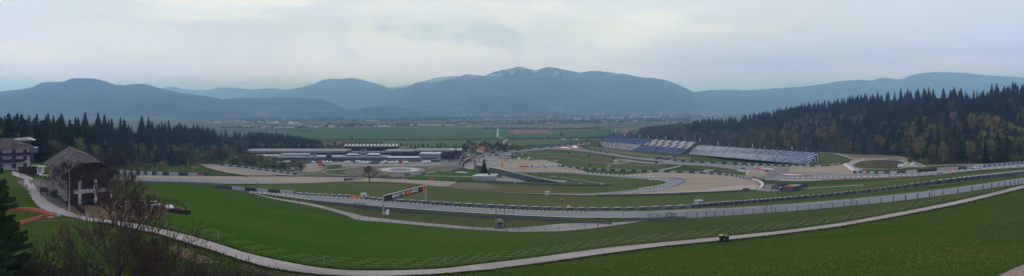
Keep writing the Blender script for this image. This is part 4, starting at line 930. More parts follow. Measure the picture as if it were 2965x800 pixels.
# --- start gantry over the near track
def boards_text(parent, txt, loc, size, rot, m, sx=1.0, extr=.02, name='lettering'):
    cu = bpy.data.curves.new(name, 'FONT'); cu.body = txt; cu.size = size; cu.extrude = extr; cu.align_x = 'CENTER'; cu.align_y = 'CENTER'; cu.offset = size*.012
    cu.materials.append(m); o = bpy.data.objects.new(name, cu); COL.objects.link(o); o.parent = parent; o.location = loc; o.rotation_euler = rot; o.scale = (sx, 1, 1); return o
A = np.array(g(1110, 620)); B = np.array(g(1233, 578))
topA = CZ - A[1]*(567.5-HZ)/F; hgt = 17.5*A[1]/F; DB = (CZ-topA)*F/(537-HZ); B = np.array([DB*(1233-CX)/F, DB, 0.]); B[2] = zground(B[0], B[1])
d = B-A; d[2] = 0; Lb = np.linalg.norm(d); ang = math.atan2(d[1], d[0])
t = thing('start_gantry', 'black gantry reading READY TO RACE across the near track', 'gantry', tuple(A), ang)
loc = lambda x, z: (x, 0, z-A[2])
zt = topA; zb = topA-hgt
mb = MB(); mb.box((0, 0, -.3), (.45, .45, zt-A[2]+.25)); mb.build('post', m_steel, t)
mb = MB(); mb.box((Lb, 0, B[2]-A[2]-.3), (.5, .5, zt-B[2]+.25)); mb.build('post', m_steel, t)
bd = MB(); bd.box((Lb*.455, 0, zb-A[2]), (Lb*.91-.3, .3, hgt)); bd.build('board', m_black, t)
ob = MB(); ob.box((Lb*.965, 0, zb-A[2]-.05), (Lb*.07+1.0, .34, hgt+.1)); ob.build('orange_end_board', m_orange, t)
for q in (-.25, .25):
    mb = MB(); mb.box((Lb*.97+q, -.22, zb-A[2]+hgt*.55), (.35, .06, hgt*.28), 0, 0, .6); mb.build('dark_mark', m_black, t)
tr = MB(); tr.box((Lb*.48, 0, zt-A[2]+.003), (Lb*.96, .32, .10)); tr.build('top_edge', m_white, t)
pn = MB(); pn.box((Lb*.565, -.19, zb-A[2]+hgt*.16), (Lb*.135, .06, hgt*.68)); pn.build('orange_panel', m_orange, t)
m_let = mat('white_lettering', (.75,.75,.75), (.7,.7,.7), 1, .5)
boards_text(t, 'READY TO', (Lb*.33, -.19, (zt+zb)/2-A[2]), hgt*.80, (R(90), 0, 0), m_let, 1)['fit'] = Lb*.29
boards_text(t, 'RACE', (Lb*.715, -.19, (zt+zb)/2-A[2]), hgt*.80, (R(90), 0, 0), m_let, 1)['fit'] = Lb*.14
mb = MB(); mb.box((.6, 0, -.1), (4.2, 1.1, .25)); mb.build('footing', m_conc, t)
mb = MB(); mb.box((Lb-.2, -.2, B[2]-A[2]-.1), (3.5, 1.2, .3), -ang); mb.build('footing', m_conc, t)
tag(link('advertising_board', rawmesh('advertising_board', *(lambda m: (m.v, m.f))((lambda m: (m.box((0,0,0),(1.7,.12,1.9)), m)[1])(MB())), [m_white])), 'narrow white board standing on the bank beside the gantry foot', 'board')
o = bpy.data.objects['advertising_board']; o.location = g(1122, 622); o.rotation_euler = (0, 0, R(66))

# --- white hoarding on the right, one panel after another
top = np.array([(1880,615.5),(1950,614),(2000,611),(2100,606.5),(2200,600),(2300,594),(2400,586),(2500,575.5),(2600,563.5),(2700,551.5),(2800,539),(2900,525),(2965,515.5),(3110,494)])
bot = np.array([(1880,634),(1950,633.5),(2000,631.5),(2100,625),(2200,618),(2300,610.5),(2400,602),(2500,592.5),(2600,582),(2700,570),(2800,556),(2900,541.5),(2965,533),(3110,512)])
P = walk([(a, b) for a, b in bot], 3.15); t = thing('hoarding', 'long white panel hoarding with dark posts running up to the right beside the path', 'fence', tuple(P[0]))
pm = None; ps = None; m_pan = mat('hoarding_panel', (.40,.42,.44), (.36,.38,.40), .15, .6, pos=True)
for i in range(len(P)-1):
    a, b = P[i], P[i+1]; c = (a+b)/2-P[0]; dx = b-a; L = math.hypot(dx[0], dx[1]); rz = math.atan2(dx[1], dx[0]); px_ = CX + F*a[0]/a[1]
    h = (np.interp(px_, bot[:,0], bot[:,1]) - np.interp(px_, top[:,0], top[:,1]))*a[1]/F
    if len(t.children) < 196:
        mb = MB(); z0, z1 = a[2]-P[0][2], b[2]-P[0][2]; dd = (b-a)/L; n = np.array([-dd[1], dd[0], 0])*.04; a2 = a-P[0]+dd*.05*0; b2 = b-P[0]; dn = np.array([0,0,-.15])
        mb.hexa([a2-n+dn, b2-n+dn, b2+n+dn, a2+n+dn, a2-n+(0,0,h), b2-n+(0,0,h), b2+n+(0,0,h), a2+n+(0,0,h)]); mb.build('panel', m_pan, t)
        if ps is None:
            mb = MB(); mb.box((0, -.08, -.3), (.13, .16, 1)); ps = rawmesh('post', mb.v, mb.f, [m_steeld])
        q = link('post', ps, t, tuple(a-P[0])); q.scale = (1, 1, h+.35); q.rotation_euler = (0, 0, rz)
def disc_sign(px, row, rpx, label):
    k = mpp(px, row+8); O = g(px, row+8); t = thing('round_sign', label, 'sign', (O[0]-.0, O[1]-.35, O[2])); mb = MB(); mb.tube((0,0,8*k), (0,-.06,8*k), rpx*k, n=14); mb.build('plate', m_steeld, t); mb = MB(); mb.box((0,.06,0), (.06,.06,8*k)); mb.build('post', m_steeld, t)
disc_sign(2093.5, 614, 2.1, 'small dark round sign on the white hoarding near its left end')
disc_sign(2600, 572, 2.1, 'small dark round sign on the white hoarding towards its right end')
# wire fence with gate and green sign at the start of the hoarding
def fence(name, label, pts, h, seg, m_p, nw=4, wr=.012, m_w=None, cat='fence', pr=.045, top=None, group=None):
    P = walk(pts, seg); t = thing(name, label, cat, tuple(P[0]), 0, group); w = MB(); O = P[0]; q = MB(); q.tube((0,0,-.3), (0,0,h), pr, n=5); pm = rawmesh('post', q.v, q.f, [m_p])
    many = len(P) > 100; pst = MB()
    for i in range(len(P)):
        if many: c = P[i]-O; pst.tube(c+(0,0,-.3), c+(0,0,h), pr, n=4)
        else: link('post', pm, t, tuple(P[i]-O))
        if i+1 < len(P):
            for k in range(nw):
                z = h*(k+1)/nw*.97; w.tube(P[i]-O+(0,0,z), P[i+1]-O+(0,0,z), wr, n=3, cap=False)
    if many: pst.build('post', m_p, t)['kind'] = 'stuff'
    w.build('wire', m_w or m_p, t); return t
fence('wire_fence', 'tall wire mesh fence and gate between the guard rail and the white hoarding', [(1805,640),(1840,638),(1880,636),(1940,634)], 3.0, 5.6, m_steeld, 6, .02)
fence('wire_fence', 'wire fence on thin dark posts below the service road', [(613,547),(700,568),(760,583),(800,598),(900,621),(1000,637),(1100,646),(1200,654),(1300,663),(1400,669.5),(1500,673.5),(1600,672),(1700,666),(1800,655),(1885,646),(2000,640)], 1.75, 3.6, m_steeld, 3, .012, m_steeld)
fence('track_fence', 'high wire debris fence along the near edge of the left straight', [(340,529),(450,532.5),(560,536),(640,541)], 2.6, 6, m_steeld, 4, .03)
fence('track_fence', 'wire debris fence behind the gravel of the middle straight', [(900,514),(1060,517),(1180,522),(1330,529),(1450,534),(1560,539),(1775,541.5)], 3.0, 9, m_steeld, 3, .03)
fence('track_fence', 'wire debris fence above the descending straight', [(640,479),(700,485),(760,493),(820,501),(880,509)], 4.0, 11, m_steeld, 4, .05)
fence('track_fence', 'debris fence of thin posts below the braking zone', [(2180,516),(2240,522),(2300,525),(2400,523),(2500,519),(2600,515),(2700,509)], 2.6, 5, m_steeld, 3, .03)
k = mpp(1942, 634); O = np.array(g(1942, 634)); t = thing('exit_sign', 'green emergency exit sign with white symbols on the white hoarding', 'sign', (O[0], O[1]-.5, O[2]))
mb = MB(); mb.box((0,0,7.5*k), (19*k,.08,9.5*k)); mb.build('plate', m_green, t)
mb = MB(); mb.box((0,.06,0), (.09,.06,16*k)); mb.build('post', m_steeld, t)
mb = MB()
for x, z, w_, h_ in ((-6.5,9,1.5,6.5),(-4.2,9,1.2,3.2),(-4.4,12.7,2.2,1.1),(-3.2,14,1.1,1.2),(3.5,11.8,5.5,1.3),(3.5,9.2,5.5,1.1)): mb.box((x*k,-.05,z*k), (w_*k,.03,h_*k))
mb.face([(-1.2*k,-.06,11.8*k),(1.0*k,-.06,10.2*k),(1.0*k,-.06,13.6*k)]); mb.build('symbol', m_let, t)
# pasture fence with pale tape along the path
PF = [(560,672),(620,690),(660,703),(715,722),(773,739),(830,751),(922,766),(1014,774),(1100,776),(1250,772),(1400,757),(1573,737),(1745,713),(1918,696.5),(2108,679),(2259,664),(2432,641),(2604,610),(2777,576),(2900,550),(2965,533),(3080,506)]
P = walk(PF, .95, 2); t = thing('pasture_fence', 'low pasture fence of broken white tape above the path', 'fence', tuple(P[0])); O = P[0]
m_tape = mat('white_tape', (.30,.34,.22), (.24,.28,.17), 1, .8)
for k, z in enumerate((.32, .62, .92, 1.22)):                        # one continuous tape, white with green stretches
    V_, F_, M_ = [], [], []
    for i, p in enumerate(P):
        q = p-O+(0,0,z+.03*math.sin(i*1.7+k)); V_ += [tuple(q+(0,0,.016)), tuple(q-(0,.008,.016)), tuple(q+(0,.008,-.016))]
        if i:
            b = 3*i
            for u, v in ((0,1),(1,2),(2,0)): F_.append([b-3+u, b-3+v, b+v, b+u]); M_.append(0 if (i*7+k*3) % 10 < 6 else 1)
    link('tape', rawmesh('tape', V_, F_, [m_tape, mat('green_tape', (.05,.08,.03), rough=.9)], M_), t)
mb = MB(); mb.box((0,0,-.2), (.05,.05,1.5)); pm = rawmesh('post', mb.v, mb.f, [m_tape])
for p in P[6::19][:100]: link('post', pm, t, tuple(p-O))

# --- wheelie bins beside the path
def bin_(px, row, label, lid_m, body_m, open_):
    O = g(px, row); t = thing('wheelie_bin', label, 'bin', O, R(4), 'wheelie bins beside the path'); s = 1.13
    mb = MB(); mb.hexa([(-.21*s,-.24*s,.08),(.21*s,-.24*s,.08),(.21*s,.24*s,.08),(-.21*s,.24*s,.08),(-.29*s,-.34*s,.95*s),(.29*s,-.34*s,.95*s),(.29*s,.34*s,.95*s),(-.29*s,.34*s,.95*s)]); mb.box((0,-.36*s,.88*s), (.6*s,.06,.08)); mb.build('body', body_m, t)
    mb = MB(); z = .955*s; tl = .10 if open_ else 0
    mb.hexa([(-.32*s,-.38*s,z+tl),(.32*s,-.38*s,z+tl),(.32*s,.38*s,z),(-.32*s,.38*s,z),(-.28*s,-.33*s,z+.07+tl),(.28*s,-.33*s,z+.07+tl),(.28*s,.33*s,z+.13),(-.28*s,.33*s,z+.13)]); mb.build('lid', lid_m, t)
    for x in (-.27, .27):
        mb = MB(); mb.tube((x-.04,.27,.12), (x+.04,.27,.12), .12, n=10); mb.build('wheel', m_rubber, t)
    mb = MB(); mb.tube((-.25,.42*s,.97*s), (.25,.42*s,.97*s), .02, n=6); mb.build('handle', m_black, t)
bin_(2089, 701, 'dark green wheelie bin with a bulging bright yellow lid beside the path', m_yellow, mat('bin_green', (.02,.035,.025)), True)
bin_(2103.5, 701.5, 'black wheelie bin with a grey lid standing right of the yellow lidded one', mat('bin_lid', (.10,.11,.12)), m_black, False)
o = bpy.data.objects['wheelie_bin']; mb = MB()
for i in range(9): a = i*.7; mb.box((.20*math.cos(a), .2*math.sin(a), 1.12), (.2,.2,.09+.04*(i%3)), a, 0, .5)
mb.build('rubbish_bag', m_yellow, o)

# --- poles, lights, cabins, frames
def pole(px, row, toprow, label, head=None, r=.07, name='light_mast', cat='mast', group=None, m=None):
    O = np.array(g(px, row)); h = (row-toprow)*O[1]/F; t = thing(name, label, cat, tuple(O), 0, group); mb = MB(); mb.tube((0,0,-.3), (0,0,h), r, r*.7, 6); mb.build('pole', m or m_steeld, t)
    if head == 'lamps':
        mb = MB(); mb.box((0,0,h), (2.2,.1,.1)); mb.build('crossbar', m_steeld, t)
        for x in (-.95,-.32,.32,.95):
            mb = MB(); mb.box((x,-.1,h-.25), (.42,.3,.34), 0, 0, .7); mb.build('floodlight', m_black, t)
    if head == 'speaker':
        mb = MB(); mb.box((.35,0,h-.3), (.8,.3,.3)); mb.build('lamp_head', m_steeld, t)
    return t
pole(2219, 619, 580, 'mast with four dark floodlights in front of the hoarding, left of the tall bare pole', 'lamps')
pole(2233.5, 617, 540, 'tall bare dark pole rising past the fenced compound', None, .09)
pole(2463, 602, 557, 'mast with dark floodlights near the middle of the white hoarding', 'lamps')
pole(2468, 601, 566, 'short bare pole directly beside a floodlight mast on the hoarding', None, .06)
pole(2697, 574, 541, 'floodlight mast on the rising right hand part of the hoarding', 'lamps')
pole(2706, 571, 550, 'short bare post beside the right hand floodlight mast', None, .06)
pole(2916, 536, 506, 'rightmost mast with dark floodlights', 'lamps')
pole(1732, 668, 631, 'floodlight mast over the end of the lower guard rail', 'lamps')
pole(1468, 673, 637, 'floodlight mast right of the concrete culvert', 'lamps')
pole(743, 572, 529, 'light mast on a white base where the near track begins', 'speaker', .07)
pole(864, 606, 582, 'small dark post sign by the upper service road', 'speaker', .05)
pole(970, 637, 644-30, 'thin dark post at the meadow edge below the service road', None, .05)
pole(1172, 500, 474, 'thin lamp post beyond the skid pad', None, .09); pole(1376, 508, 455, 'tall thin pole right of the steel arch', None, .12); pole(1479, 488, 450, 'thin lamp post on the gravel yard', None, .1)
pole(2914-1, 478, 455, 'thin post at the forest edge far right', None, .09); pole(2274, 520, 500, 'thin post in front of the painted braking zone', None, .08); pole(2214, 545, 512, 'dark lamp post beside the red and white tyre wall', 'speaker', .1); pole(2698, 507, 499, 'short dark post by the right hand track', None, .1)
pole(1516, 502, 483, 'thin post on the gravel right of the pennants', None, .1); pole(1898, 474, 455, 'dark box post at the left end of the black sign board', None, .2)
def frame(x0, r0, x1, r1, h0, label, legs=3):
    a = np.array(g(x0, r0)); b = np.array(g(x1, r1)); h = h0*a[1]/F; t = thing('scaffold_gate', label, 'frame', tuple(a)); n = np.array([0,1.2,0]); mb = None
    for i in range(legs):
        p = a+(b-a)*i/(legs-1); mb = MB(); mb.tube(p-(0,0,.2), p+(0,0,h), .09, n=5); mb.tube(p+n-(0,0,.2), p+n+(0,0,h*.96), .07, n=5); wp(mb, 'upright', m_steeld, t)
    for z, r in ((h, .07), (h*.93, .05), (h*.35, .03), (h*.6, .03)):
        mb = MB(); mb.tube(a+(0,0,z), b+(0,0,z), r, n=5); mb.tube(a+n+(0,0,z*.96), b+n+(0,0,z*.96), r, n=5); wp(mb, 'crossbar', m_steeld if z < h else m_steel, t)
frame(1025, 608, 1054, 612, 22, 'dark steel frame standing in the near track edge left of the gantry')
frame(1436, 662, 1486, 664, 53, 'tall steel frame over the culvert and near track')
def cabin(px, row, wpx, hpx, label, m=m_white, dpx=None, rz=.1, name='cabin', door=True, roof=None, cat='cabin', group=None):
    k = mpp(px, row); O = g(px, row); t = thing(name, label, cat, O, rz, group); w = wpx*k; h = hpx*k; d = (dpx or wpx*.6)*k
    mb = MB(); mb.box((0,d/2,-.2), (w,d,h+.1)); mb.build('wall', m, t)
    mb = MB(); mb.box((0,d/2,h-.1+.003), (w*1.06,d*1.1,.16)); mb.build('roof', roof or m_roofw, t)
    if door:
        mb = MB(); mb.box((-w*.2,-.03,.05), (w*.24,.06,h*.78)); dr = mb.build('door', m_steel, t); mb = MB(); mb.box((-w*.12,-.09,h*.4), (.14,.07,.07)); mb.build('handle', m_black, dr); mb = MB(); mb.box((w*.2,-.03,h*.42), (w*.3,.06,h*.3)); wn = mb.build('window', m_glass, t); mb = MB(); mb.box((w*.2,-.05,h*.42-.1), (w*.34,.1,.1)); mb.build('sill', m_steel, wn)
    return t
cabin(1052, 572.5, 15, 12, 'white cabin with dark windows behind the orange block', m_white)
cabin(1585, 565.5, 12.5, 10.5, 'pale grey container box alone on the thin end of the hairpin track', mat('pale_container', (.42,.44,.45)), door=False)
cabin(1646, 601, 6, 5, 'small white box right behind the crash barrier', m_white, door=False)
cabin(2026, 594, 20, 13, 'grey white wire cabin between two posts behind the crash barrier', m_pale)
pole(2006, 594, 582, 'short post left of the wire cabin', None, .05); pole(2050, 593, 574, 'post with small sign right of the wire cabin', 'speaker', .05)
cabin(2055, 501.5, 24, 8, 'grey flat roofed shed on the infield by the gravel trap', m_steel, 10)
cabin(2040, 503.5, 9, 6, 'small grey annex left of the flat roofed infield shed', m_steel, 8, door=False)
cabin(1785, 471, 10, 7, 'white service cabin beside the junction of infield roads', m_white)
cabin(1682, 536.5, 8, 5, 'small blue grey box by the infield fence', mat('grey_blue_box', (.14,.18,.23)), door=False)
cabin(1742, 535.5, 5, 4.5, 'tiny white box at the end of the infield path', m_white, door=False)
for i, (x, r) in enumerate([(1168,520.5),(1320,525.5),(1490,531)]): cabin(x, r, 4.2, 4, ['tiny white box on the guard rail left of the sculpture lawn','tiny white box on the guard rail below the sculpture lawn','tiny white box on the guard rail right of the tents'][i], m_white, door=False)
cabin(2723, 505, 0+14, 6, 'grey wire box hut at the near edge of the right hand track', m_mid, 6, door=False)
for i, (x, r) in enumerate([(1647,446),(1704,454.5),(1775,462.5),(1900,475.5),(1530,505),(1565,510.5),(1603,520),(1617,516.5),(1645,526.5)]):
    O = g(x, r); k = mpp(x, r); t = thing('loudspeaker_box', ['black box on a post left in the upper infield','black box on a post in the middle of the upper infield','black box on a post near the infield junction','black box at the foot of the black sign board','black box on a post at the tip of the navy stand','black box on a post beside the navy stand slope','black box near the infield path start','black box behind the infield path','black box in the middle of the lower infield'][i], 'box', O)
    mb = MB(); mb.box((0,0,0), (.4,.4,1.3*k)); mb.build('post', m_steeld, t); mb = MB(); mb.box((0,0,1.2*k), (6*k*(1 if i < 4 else .8),1.2,4*k*(1 if i < 4 else .7))); mb.build('box', m_black, t)
# marker figure-like post on the middle grass
t = thing('marker_post', 'yellow topped dark marker post on the grass above the crash barrier', 'marker', g(1627, 587)); mb = MB(); mb.box((0,0,0), (.35,.3,1.3)); mb.build('post', m_black, t); mb = MB(); mb.box((-.1,0,1.3), (.7,.4,.35), .3); mb.build('cap', m_yellow, t)
t = thing('marker_post', 'thin dark stake standing alone on the grass left of the bare tree', 'marker', g(980, 540)); mb = MB(); mb.box((0,0,0), (.3,.3,1.4)); mb.build('post', m_black, t)
# culvert under the near track
k = mpp(1445, 663); O = g(1447, 664); t = thing('culvert', 'concrete culvert mouth in the bank under the near track', 'culvert', O, .05)
mb = MB()
mb.box((-9*k,3,-.3), (7*k,5,20*k)); mb.box((9*k,3,-.3), (7*k,5,20*k)); mb.box((0,3,16*k), (11*k,5,5*k)); mb.build('wall', mat('old_concrete', (.12,.125,.12), (.08,.085,.08), .8), t)
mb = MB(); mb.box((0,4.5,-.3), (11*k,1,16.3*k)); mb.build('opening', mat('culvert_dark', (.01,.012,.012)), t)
mb = MB()
for i in range(7): mb.box(((-10+i*3.3)*k,.2,0), (.08,.08,12*k))
mb.box((0,.2,11*k), (22*k,.08,.08)); mb.build('railing', m_steel, t)
# --- grandstands
def PT(px, row, D): return np.array([D*(px-CX)/F, D, CZ - D*(row-HZ)/F])
m_seatb = mat('blue_seats', (.06,.095,.165), (.085,.125,.20), .12, .6, pos=True)
m_seatbl = mat('pale_blue_seats', (.20,.25,.33), (.14,.185,.26), .12, .6, pos=True)
m_seatw = mat('white_seats', (.42,.435,.46), (.33,.345,.37), .12, .6, pos=True)
m_seatg = mat('grey_steps', (.13,.125,.12), (.09,.088,.085), .12, .8, pos=True)
m_seatbr = mat('brown_seats', (.22,.17,.145), (.17,.135,.12), .12, .8, pos=True)
def stand(name, label, bl, br, tr, tl, Dd, nr, ncol, pick, mats, label2=None, front=None, group='seating tiers of the grandstands'):
    """stepped seating: the lower edge stands on the ground, the upper edge Dd metres further back"""
    BL = np.array(g(*bl)) if len(bl) == 2 else PT(*bl); BR = np.array(g(*br)) if len(br) == 2 else PT(*br)
    TL = PT(tl[0], tl[1], BL[1]+Dd); TR = PT(tr[0], tr[1], BR[1]+Dd)
    t = thing(name, label, 'grandstand', tuple(BL), 0, group); mb = MB()
    P = lambda u, v: (BL*(1-u)+BR*u)*(1-v) + (TL*(1-u)+TR*u)*v
    for j in range(nr):
        v0, v1 = j/nr, (j+1)/nr; dz = (P(0,v1)-P(0,v0))[2]
        for i in range(ncol):
            u0, u1 = i/ncol, (i+1)/ncol; k = pick(u0+.5/ncol, v0+.5/nr)
            a, b, c, d = P(u0,v0), P(u1,v0), P(u1,v1), P(u0,v1); c2, d2 = c.copy(), d.copy(); a2, b2 = a.copy(), b.copy()
            a2[2] = d[2]; b2[2] = c[2]
            mb.face([a,b,b2,a2], k); mb.face([a2,b2,c,d], k)
    wp(mb, 'seating', mats, t)
    mb = MB(); dn = np.array([0,0,-3.0])
    bTL, bTR = TL.copy(), TR.copy(); gz = min(BL[2], BR[2])-2; 
    def col(p): q = p.copy(); q[2] = gz; return q
    e = np.array([0,.4,-.05])
    for a, b in ((BL, TL), (BR, TR)): mb.face([a-(0,0,.05), b-(0,0,.05), col(b), col(a)])
    mb.face([TL+e, TR+e, col(TR+e), col(TL+e)]); wp(mb, 'side_wall', [m_walld], t)
    mb = MB(); n = max(2, int(np.linalg.norm(TR-TL)/12))
    for i in range(n+1):
        p = TL+(TR-TL)*i/n; mb.tube(p, p+(0,0,1.4), .09, n=4)
    mb.tube(TL+(0,0,1.3), TR+(0,0,1.3), .09, n=4); wp(mb, 'back_railing', [m_steeld], t)
    return t, BL, BR, TL, TR
rg2 = random.Random(3)
def pick_blue(u, v): return 1 if rg2.random() < .12 else (2 if abs((u*8+v*1.2) % 1 - .5) < .05 else 0)
def pick_b(u, v):
    s = (u*9 - v*.55*(1 if v < .5 else .7) + (.25 if v > .5 else 0)) % 1
    return 2 if s < .18 else (1 if s < .55 else (0 if s < .8 else 1))
def pick_c(u, v):
    s = (u*6.2 + v*.35 + (.3 if v > .45 else 0)) % 1
    return 1 if s < .42 else (0 if s < .60 else (2 if s < .8 else 1))
def pick_g2(u, v):
    s = (u*30 - v*3.2) % 1; w_ = .5 + .5*math.sin(u*5 - v*2.4 + (2.4 if v > .5 else 0))
    if abs((u*7.0) % 1 - .5) < .012: return 3
    return 1 if s < .25 + .55*w_ else (0 if rg2.random() < .8 else 2)
MW = [m_seatg, m_seatw, m_seatbr]
stand('grandstand', 'white and brown striped lower tier at the left end of the far grandstands', (1747,428), (1829,436.5), (1862,420.5), (1733,409.5), 22, 10, 46, pick_b, MW)
D1 = float(Dat(1747,428))+22; D2 = float(Dat(1829,436.5))+22
stand('grandstand', 'blue upper tier behind the striped tier at the left end of the far grandstands', (1734,408.5,D1), (1862,420,D2), (1894,401,D2), (1749,399,D1), 24, 9, 40, pick_blue, [m_seatb, m_seatbl, m_seatg])
stand('grandstand', 'small topmost blue tier standing highest at the far left of the grandstands', (1749,398.7,D1+24), (1807,399.3,D1+24), (1806,388), (1765,386), 16, 7, 20, pick_blue, [m_seatb, m_seatbl, m_seatg])
t_, BL, BR, TL, TR = stand('grandstand', 'plain blue lower tier left of the gap in the far grandstands', (1831,437), (1970,447.5), (1995,432), (1856,422), 20, 9, 40, pick_blue, [m_seatb, m_seatbl, m_seatg])
stand('grandstand', 'white and dark striped upper tier above the plain blue tier', (1862,421,TL[1]+.5), (1991,431,TR[1]+.5), (2023,412), (1894,403.5), 26, 10, 56, pick_c, MW)
t_, BL, BR, TL, TR = stand('grandstand', 'longest grandstand in pale blue and white stripes in front of the forest', (1992,446.5), (2341,477), (2370,442.5), (2016,420), 44, 20, 170, pick_g2, [m_seatb, m_seatw, m_seatbl, m_seatg])
fr = walk([(1992,447.5),(2100,457),(2200,465.5),(2341,478)], 4.6); mb = MB()
for i in range(len(fr)-1):
    a, b = fr[i], fr[i+1]; d = (b-a); n = np.array([-d[1], d[0], 0])/np.linalg.norm(d)*.4
    mb.hexa([a-n-(0,0,.5), b-n-(0,0,.5), b+n-(0,0,.5), a+n-(0,0,.5), a-n+(0,0,1.7), b-n+(0,0,1.7), b+n+(0,0,1.7), a+n+(0,0,1.7)], i % 2)
wp(mb, 'front_wall', [mat('front_wall_dark', (.03,.045,.04)), mat('front_wall_pale', (.32,.35,.33))], t_)
for u in (.02, .28, .55, .8): 
    mb = MB(); p = BR*(1-u)+TR*u; mb.box((p[0]+1.0, p[1], BR[2]-2), (.8,.8,p[2]-BR[2]+2.4)); wp(mb, 'support_column', [m_white], t_)
mb = MB()
for u in np.linspace(.05,.98,13): p = TL*(1-u)+TR*u; mb = MB(); mb.box((p[0], p[1]+.8, p[2]-.2), (3.6,1.6,2.2)); wp(mb, 'exit_box', [m_black], t_)
# stands beside the upper straight, seen small
stand('grandstand', 'low grey blue stand facing the upper straight, nearest the orange roofed house', (1510,433), (1590,426.5), (1588,419), (1512,427.5), 12, 4, 16, lambda u, v: 0 if v > .5 else 2, [m_seatb, m_seatw, m_seatg], group='stands along the upper straight')
stand('grandstand', 'navy and grey stand facing the upper straight, nearest the turn', (1592,426), (1663,418.5), (1662,407), (1594,419), 16, 5, 16, lambda u, v: 0 if v < .55 else 1, [m_seatb, mat('grey_seats', (.17,.18,.20)), m_seatg], group='stands along the upper straight')
mb = MB(); p = g(1665, 419); mb.box((0,0,-1), (2.2,6,20)); o = mb.build('stand_tower', m_wallg); o.location = p; tag(o, 'slim grey tower at the right end of the stand nearest the turn', 'tower')
cabin(1668, 405.5, 14, 3, 'white flat roof beyond the turn end of the navy stand', m_white, 6, door=False); cabin(1516, 423, 10, 3.5, 'white topped box on the left end of the low grey stand', m_white, 5, door=False); cabin(1632, 405, 12, 2.5, 'flat white roof behind the navy and grey stand', m_white, 6, door=False)

# --- the navy wedge stand in the middle, seen from behind
k = mpp(1500, 515)
base = [(1416,497),(1440,505.5),(1480,516),(1520,524.5),(1560,529.3),(1600,530.8),(1632,531)]; topr = [484.5,489,498,508,517,524,530]
P = [np.array(g(*b)) for b in base]; t = thing('wedge_stand', 'long navy clad wedge shaped stand tapering down to the right', 'grandstand', tuple(P[0])); mb = MB(); sd = MB(); rl = MB(); off = np.array([5, 16, 0.])
Hh = [(b[1]-tp)*p[1]/F for b, tp, p in zip(base, topr, P)]
for i in range(len(P)-1):
    a, b = P[i], P[i+1]; ha, hb = Hh[i], Hh[i+1]; mb.face([a-(0,0,.5), b-(0,0,.5), b+(0,0,hb), a+(0,0,ha)])
    for s in range(8):
        v0, v1 = s/8, (s+1)/8; z = lambda h, v: np.array([0,0,h*(1-v)+.3*v]); sd.face([a+off*v0+z(ha,v0), b+off*v0+z(hb,v0), b+off*v1+z(hb,v0), a+off*v1+z(ha,v0)], s % 2); sd.face([a+off*v1+z(ha,v0), b+off*v1+z(hb,v0), b+off*v1+z(hb,v1), a+off*v1+z(ha,v1)], s % 2)
    rl.tube(a+(0,0,ha+.9), b+(0,0,hb+.9), .09, n=4)
    n = 7
    for q in range(n):
        p = a+(b-a)*q/n; h = ha+(hb-ha)*q/n; rl.tube(p+(0,0,h-.1), p+(0,0,h+.95), .07, n=4)
mb.face([P[0]-(0,0,.5), P[0]+(0,0,Hh[0]), P[0]+off+(0,0,.3), P[0]+off-(0,0,.5)])
wp(mb, 'back_wall', [m_navy], t); wp(sd, 'seating', [m_steel, mat('grey_steps', (.13,.125,.12))], t); wp(rl, 'railing', [m_steel], t)
barrier('navy_screen', 'short navy screen wall between the steel arch and the broad spruce', 'screen', [(1376,489),(1390,491),(1408,494)], 5.0, [m_navy], 5, .6)

# --- start and finish: pit buildings
def slab(px0, px1, rt, rb, D, name, m, t, depth=12, skew=0.0, z_off=0):
    """box whose front face spans px0..px1 and rows rt..rb at distance D"""
    a = PT(px0, rb, D); b = PT(px1, rb, D+skew); h0 = (rb-rt)*D/F; mb = MB(); dd = np.array([0, depth, 0.])
    zz = np.array([0,0,h0]); mb.hexa([a, b, b+dd, a+dd, a+zz, b+zz, b+dd+zz, a+dd+zz]); return wp(mb, name, m, t)
def gz(px, row): return float(Dat(px, row))
Dp = gz(1000, 470)       # front line of the paddock buildings
t = thing('pit_building', 'very long low pit building with grey roof and dark glass front', 'building', g(900, 466))
D = Dp+62
slab(706, 1001, 441, 463, D+2, 'wall', m_walld, t, 26); slab(702, 1001, 436.5, 440.6, D-4, 'roof', m_roofg, t, 40); slab(715, 1001, 440.7, 441.5, D-5, 'roof_edge', m_roofw, t, 1)
slab(1001, 1200, 441.5, 463, D+2, 'wall', m_walld, t, 26); slab(1110, 1200, 437.5, 440.6, D-4, 'roof', m_roofg, t, 44, -6); slab(1062, 1200, 440.8, 441.6, D-5, 'roof_edge', m_roofw, t, 1)
slab(1200, 1305, 440.5, 460, D-2, 'wall', m_walld, t, 26, -10); slab(1198, 1308, 435.5, 440, D-6, 'roof', m_roofg, t, 44, -14); slab(1300, 1335, 433, 437.5, D-16, 'end_wing', m_roofw, t, 20)
slab(1300, 1333, 437.6, 446, D-14, 'wall', m_walld, t, 20)
for i, x in enumerate(range(760, 1290, 22)):
    if 1000 < x < 1065: continue
    slab(x, x+9, 443.5, 448, D-.5 - (12 if x > 1198 else 0), 'window', m_glass if i % 3 else m_wallg, t, 1)
t = thing('main_grandstand', 'large dark main grandstand with white roof trusses behind the pit building', 'grandstand', g(1070, 445))
D = Dp+150
slab(1000, 1146, 424.5, 445, D, 'wall', m_walld, t, 30); slab(998, 1149, 424.2, 425.6, D-14, 'roof_front', m_roofg, t, 3)
mb = MB(); a, b = PT(998,424,D-14), PT(1150,424,D-14); c, d = PT(1004,419,D+22), PT(1148,419,D+22); mb.face([a,b,d,c]); mb.face([a-(0,0,.6),c-(0,0,.6),d-(0,0,.6),b-(0,0,.6)]); wp(mb, 'roof', [m_wallg], t)
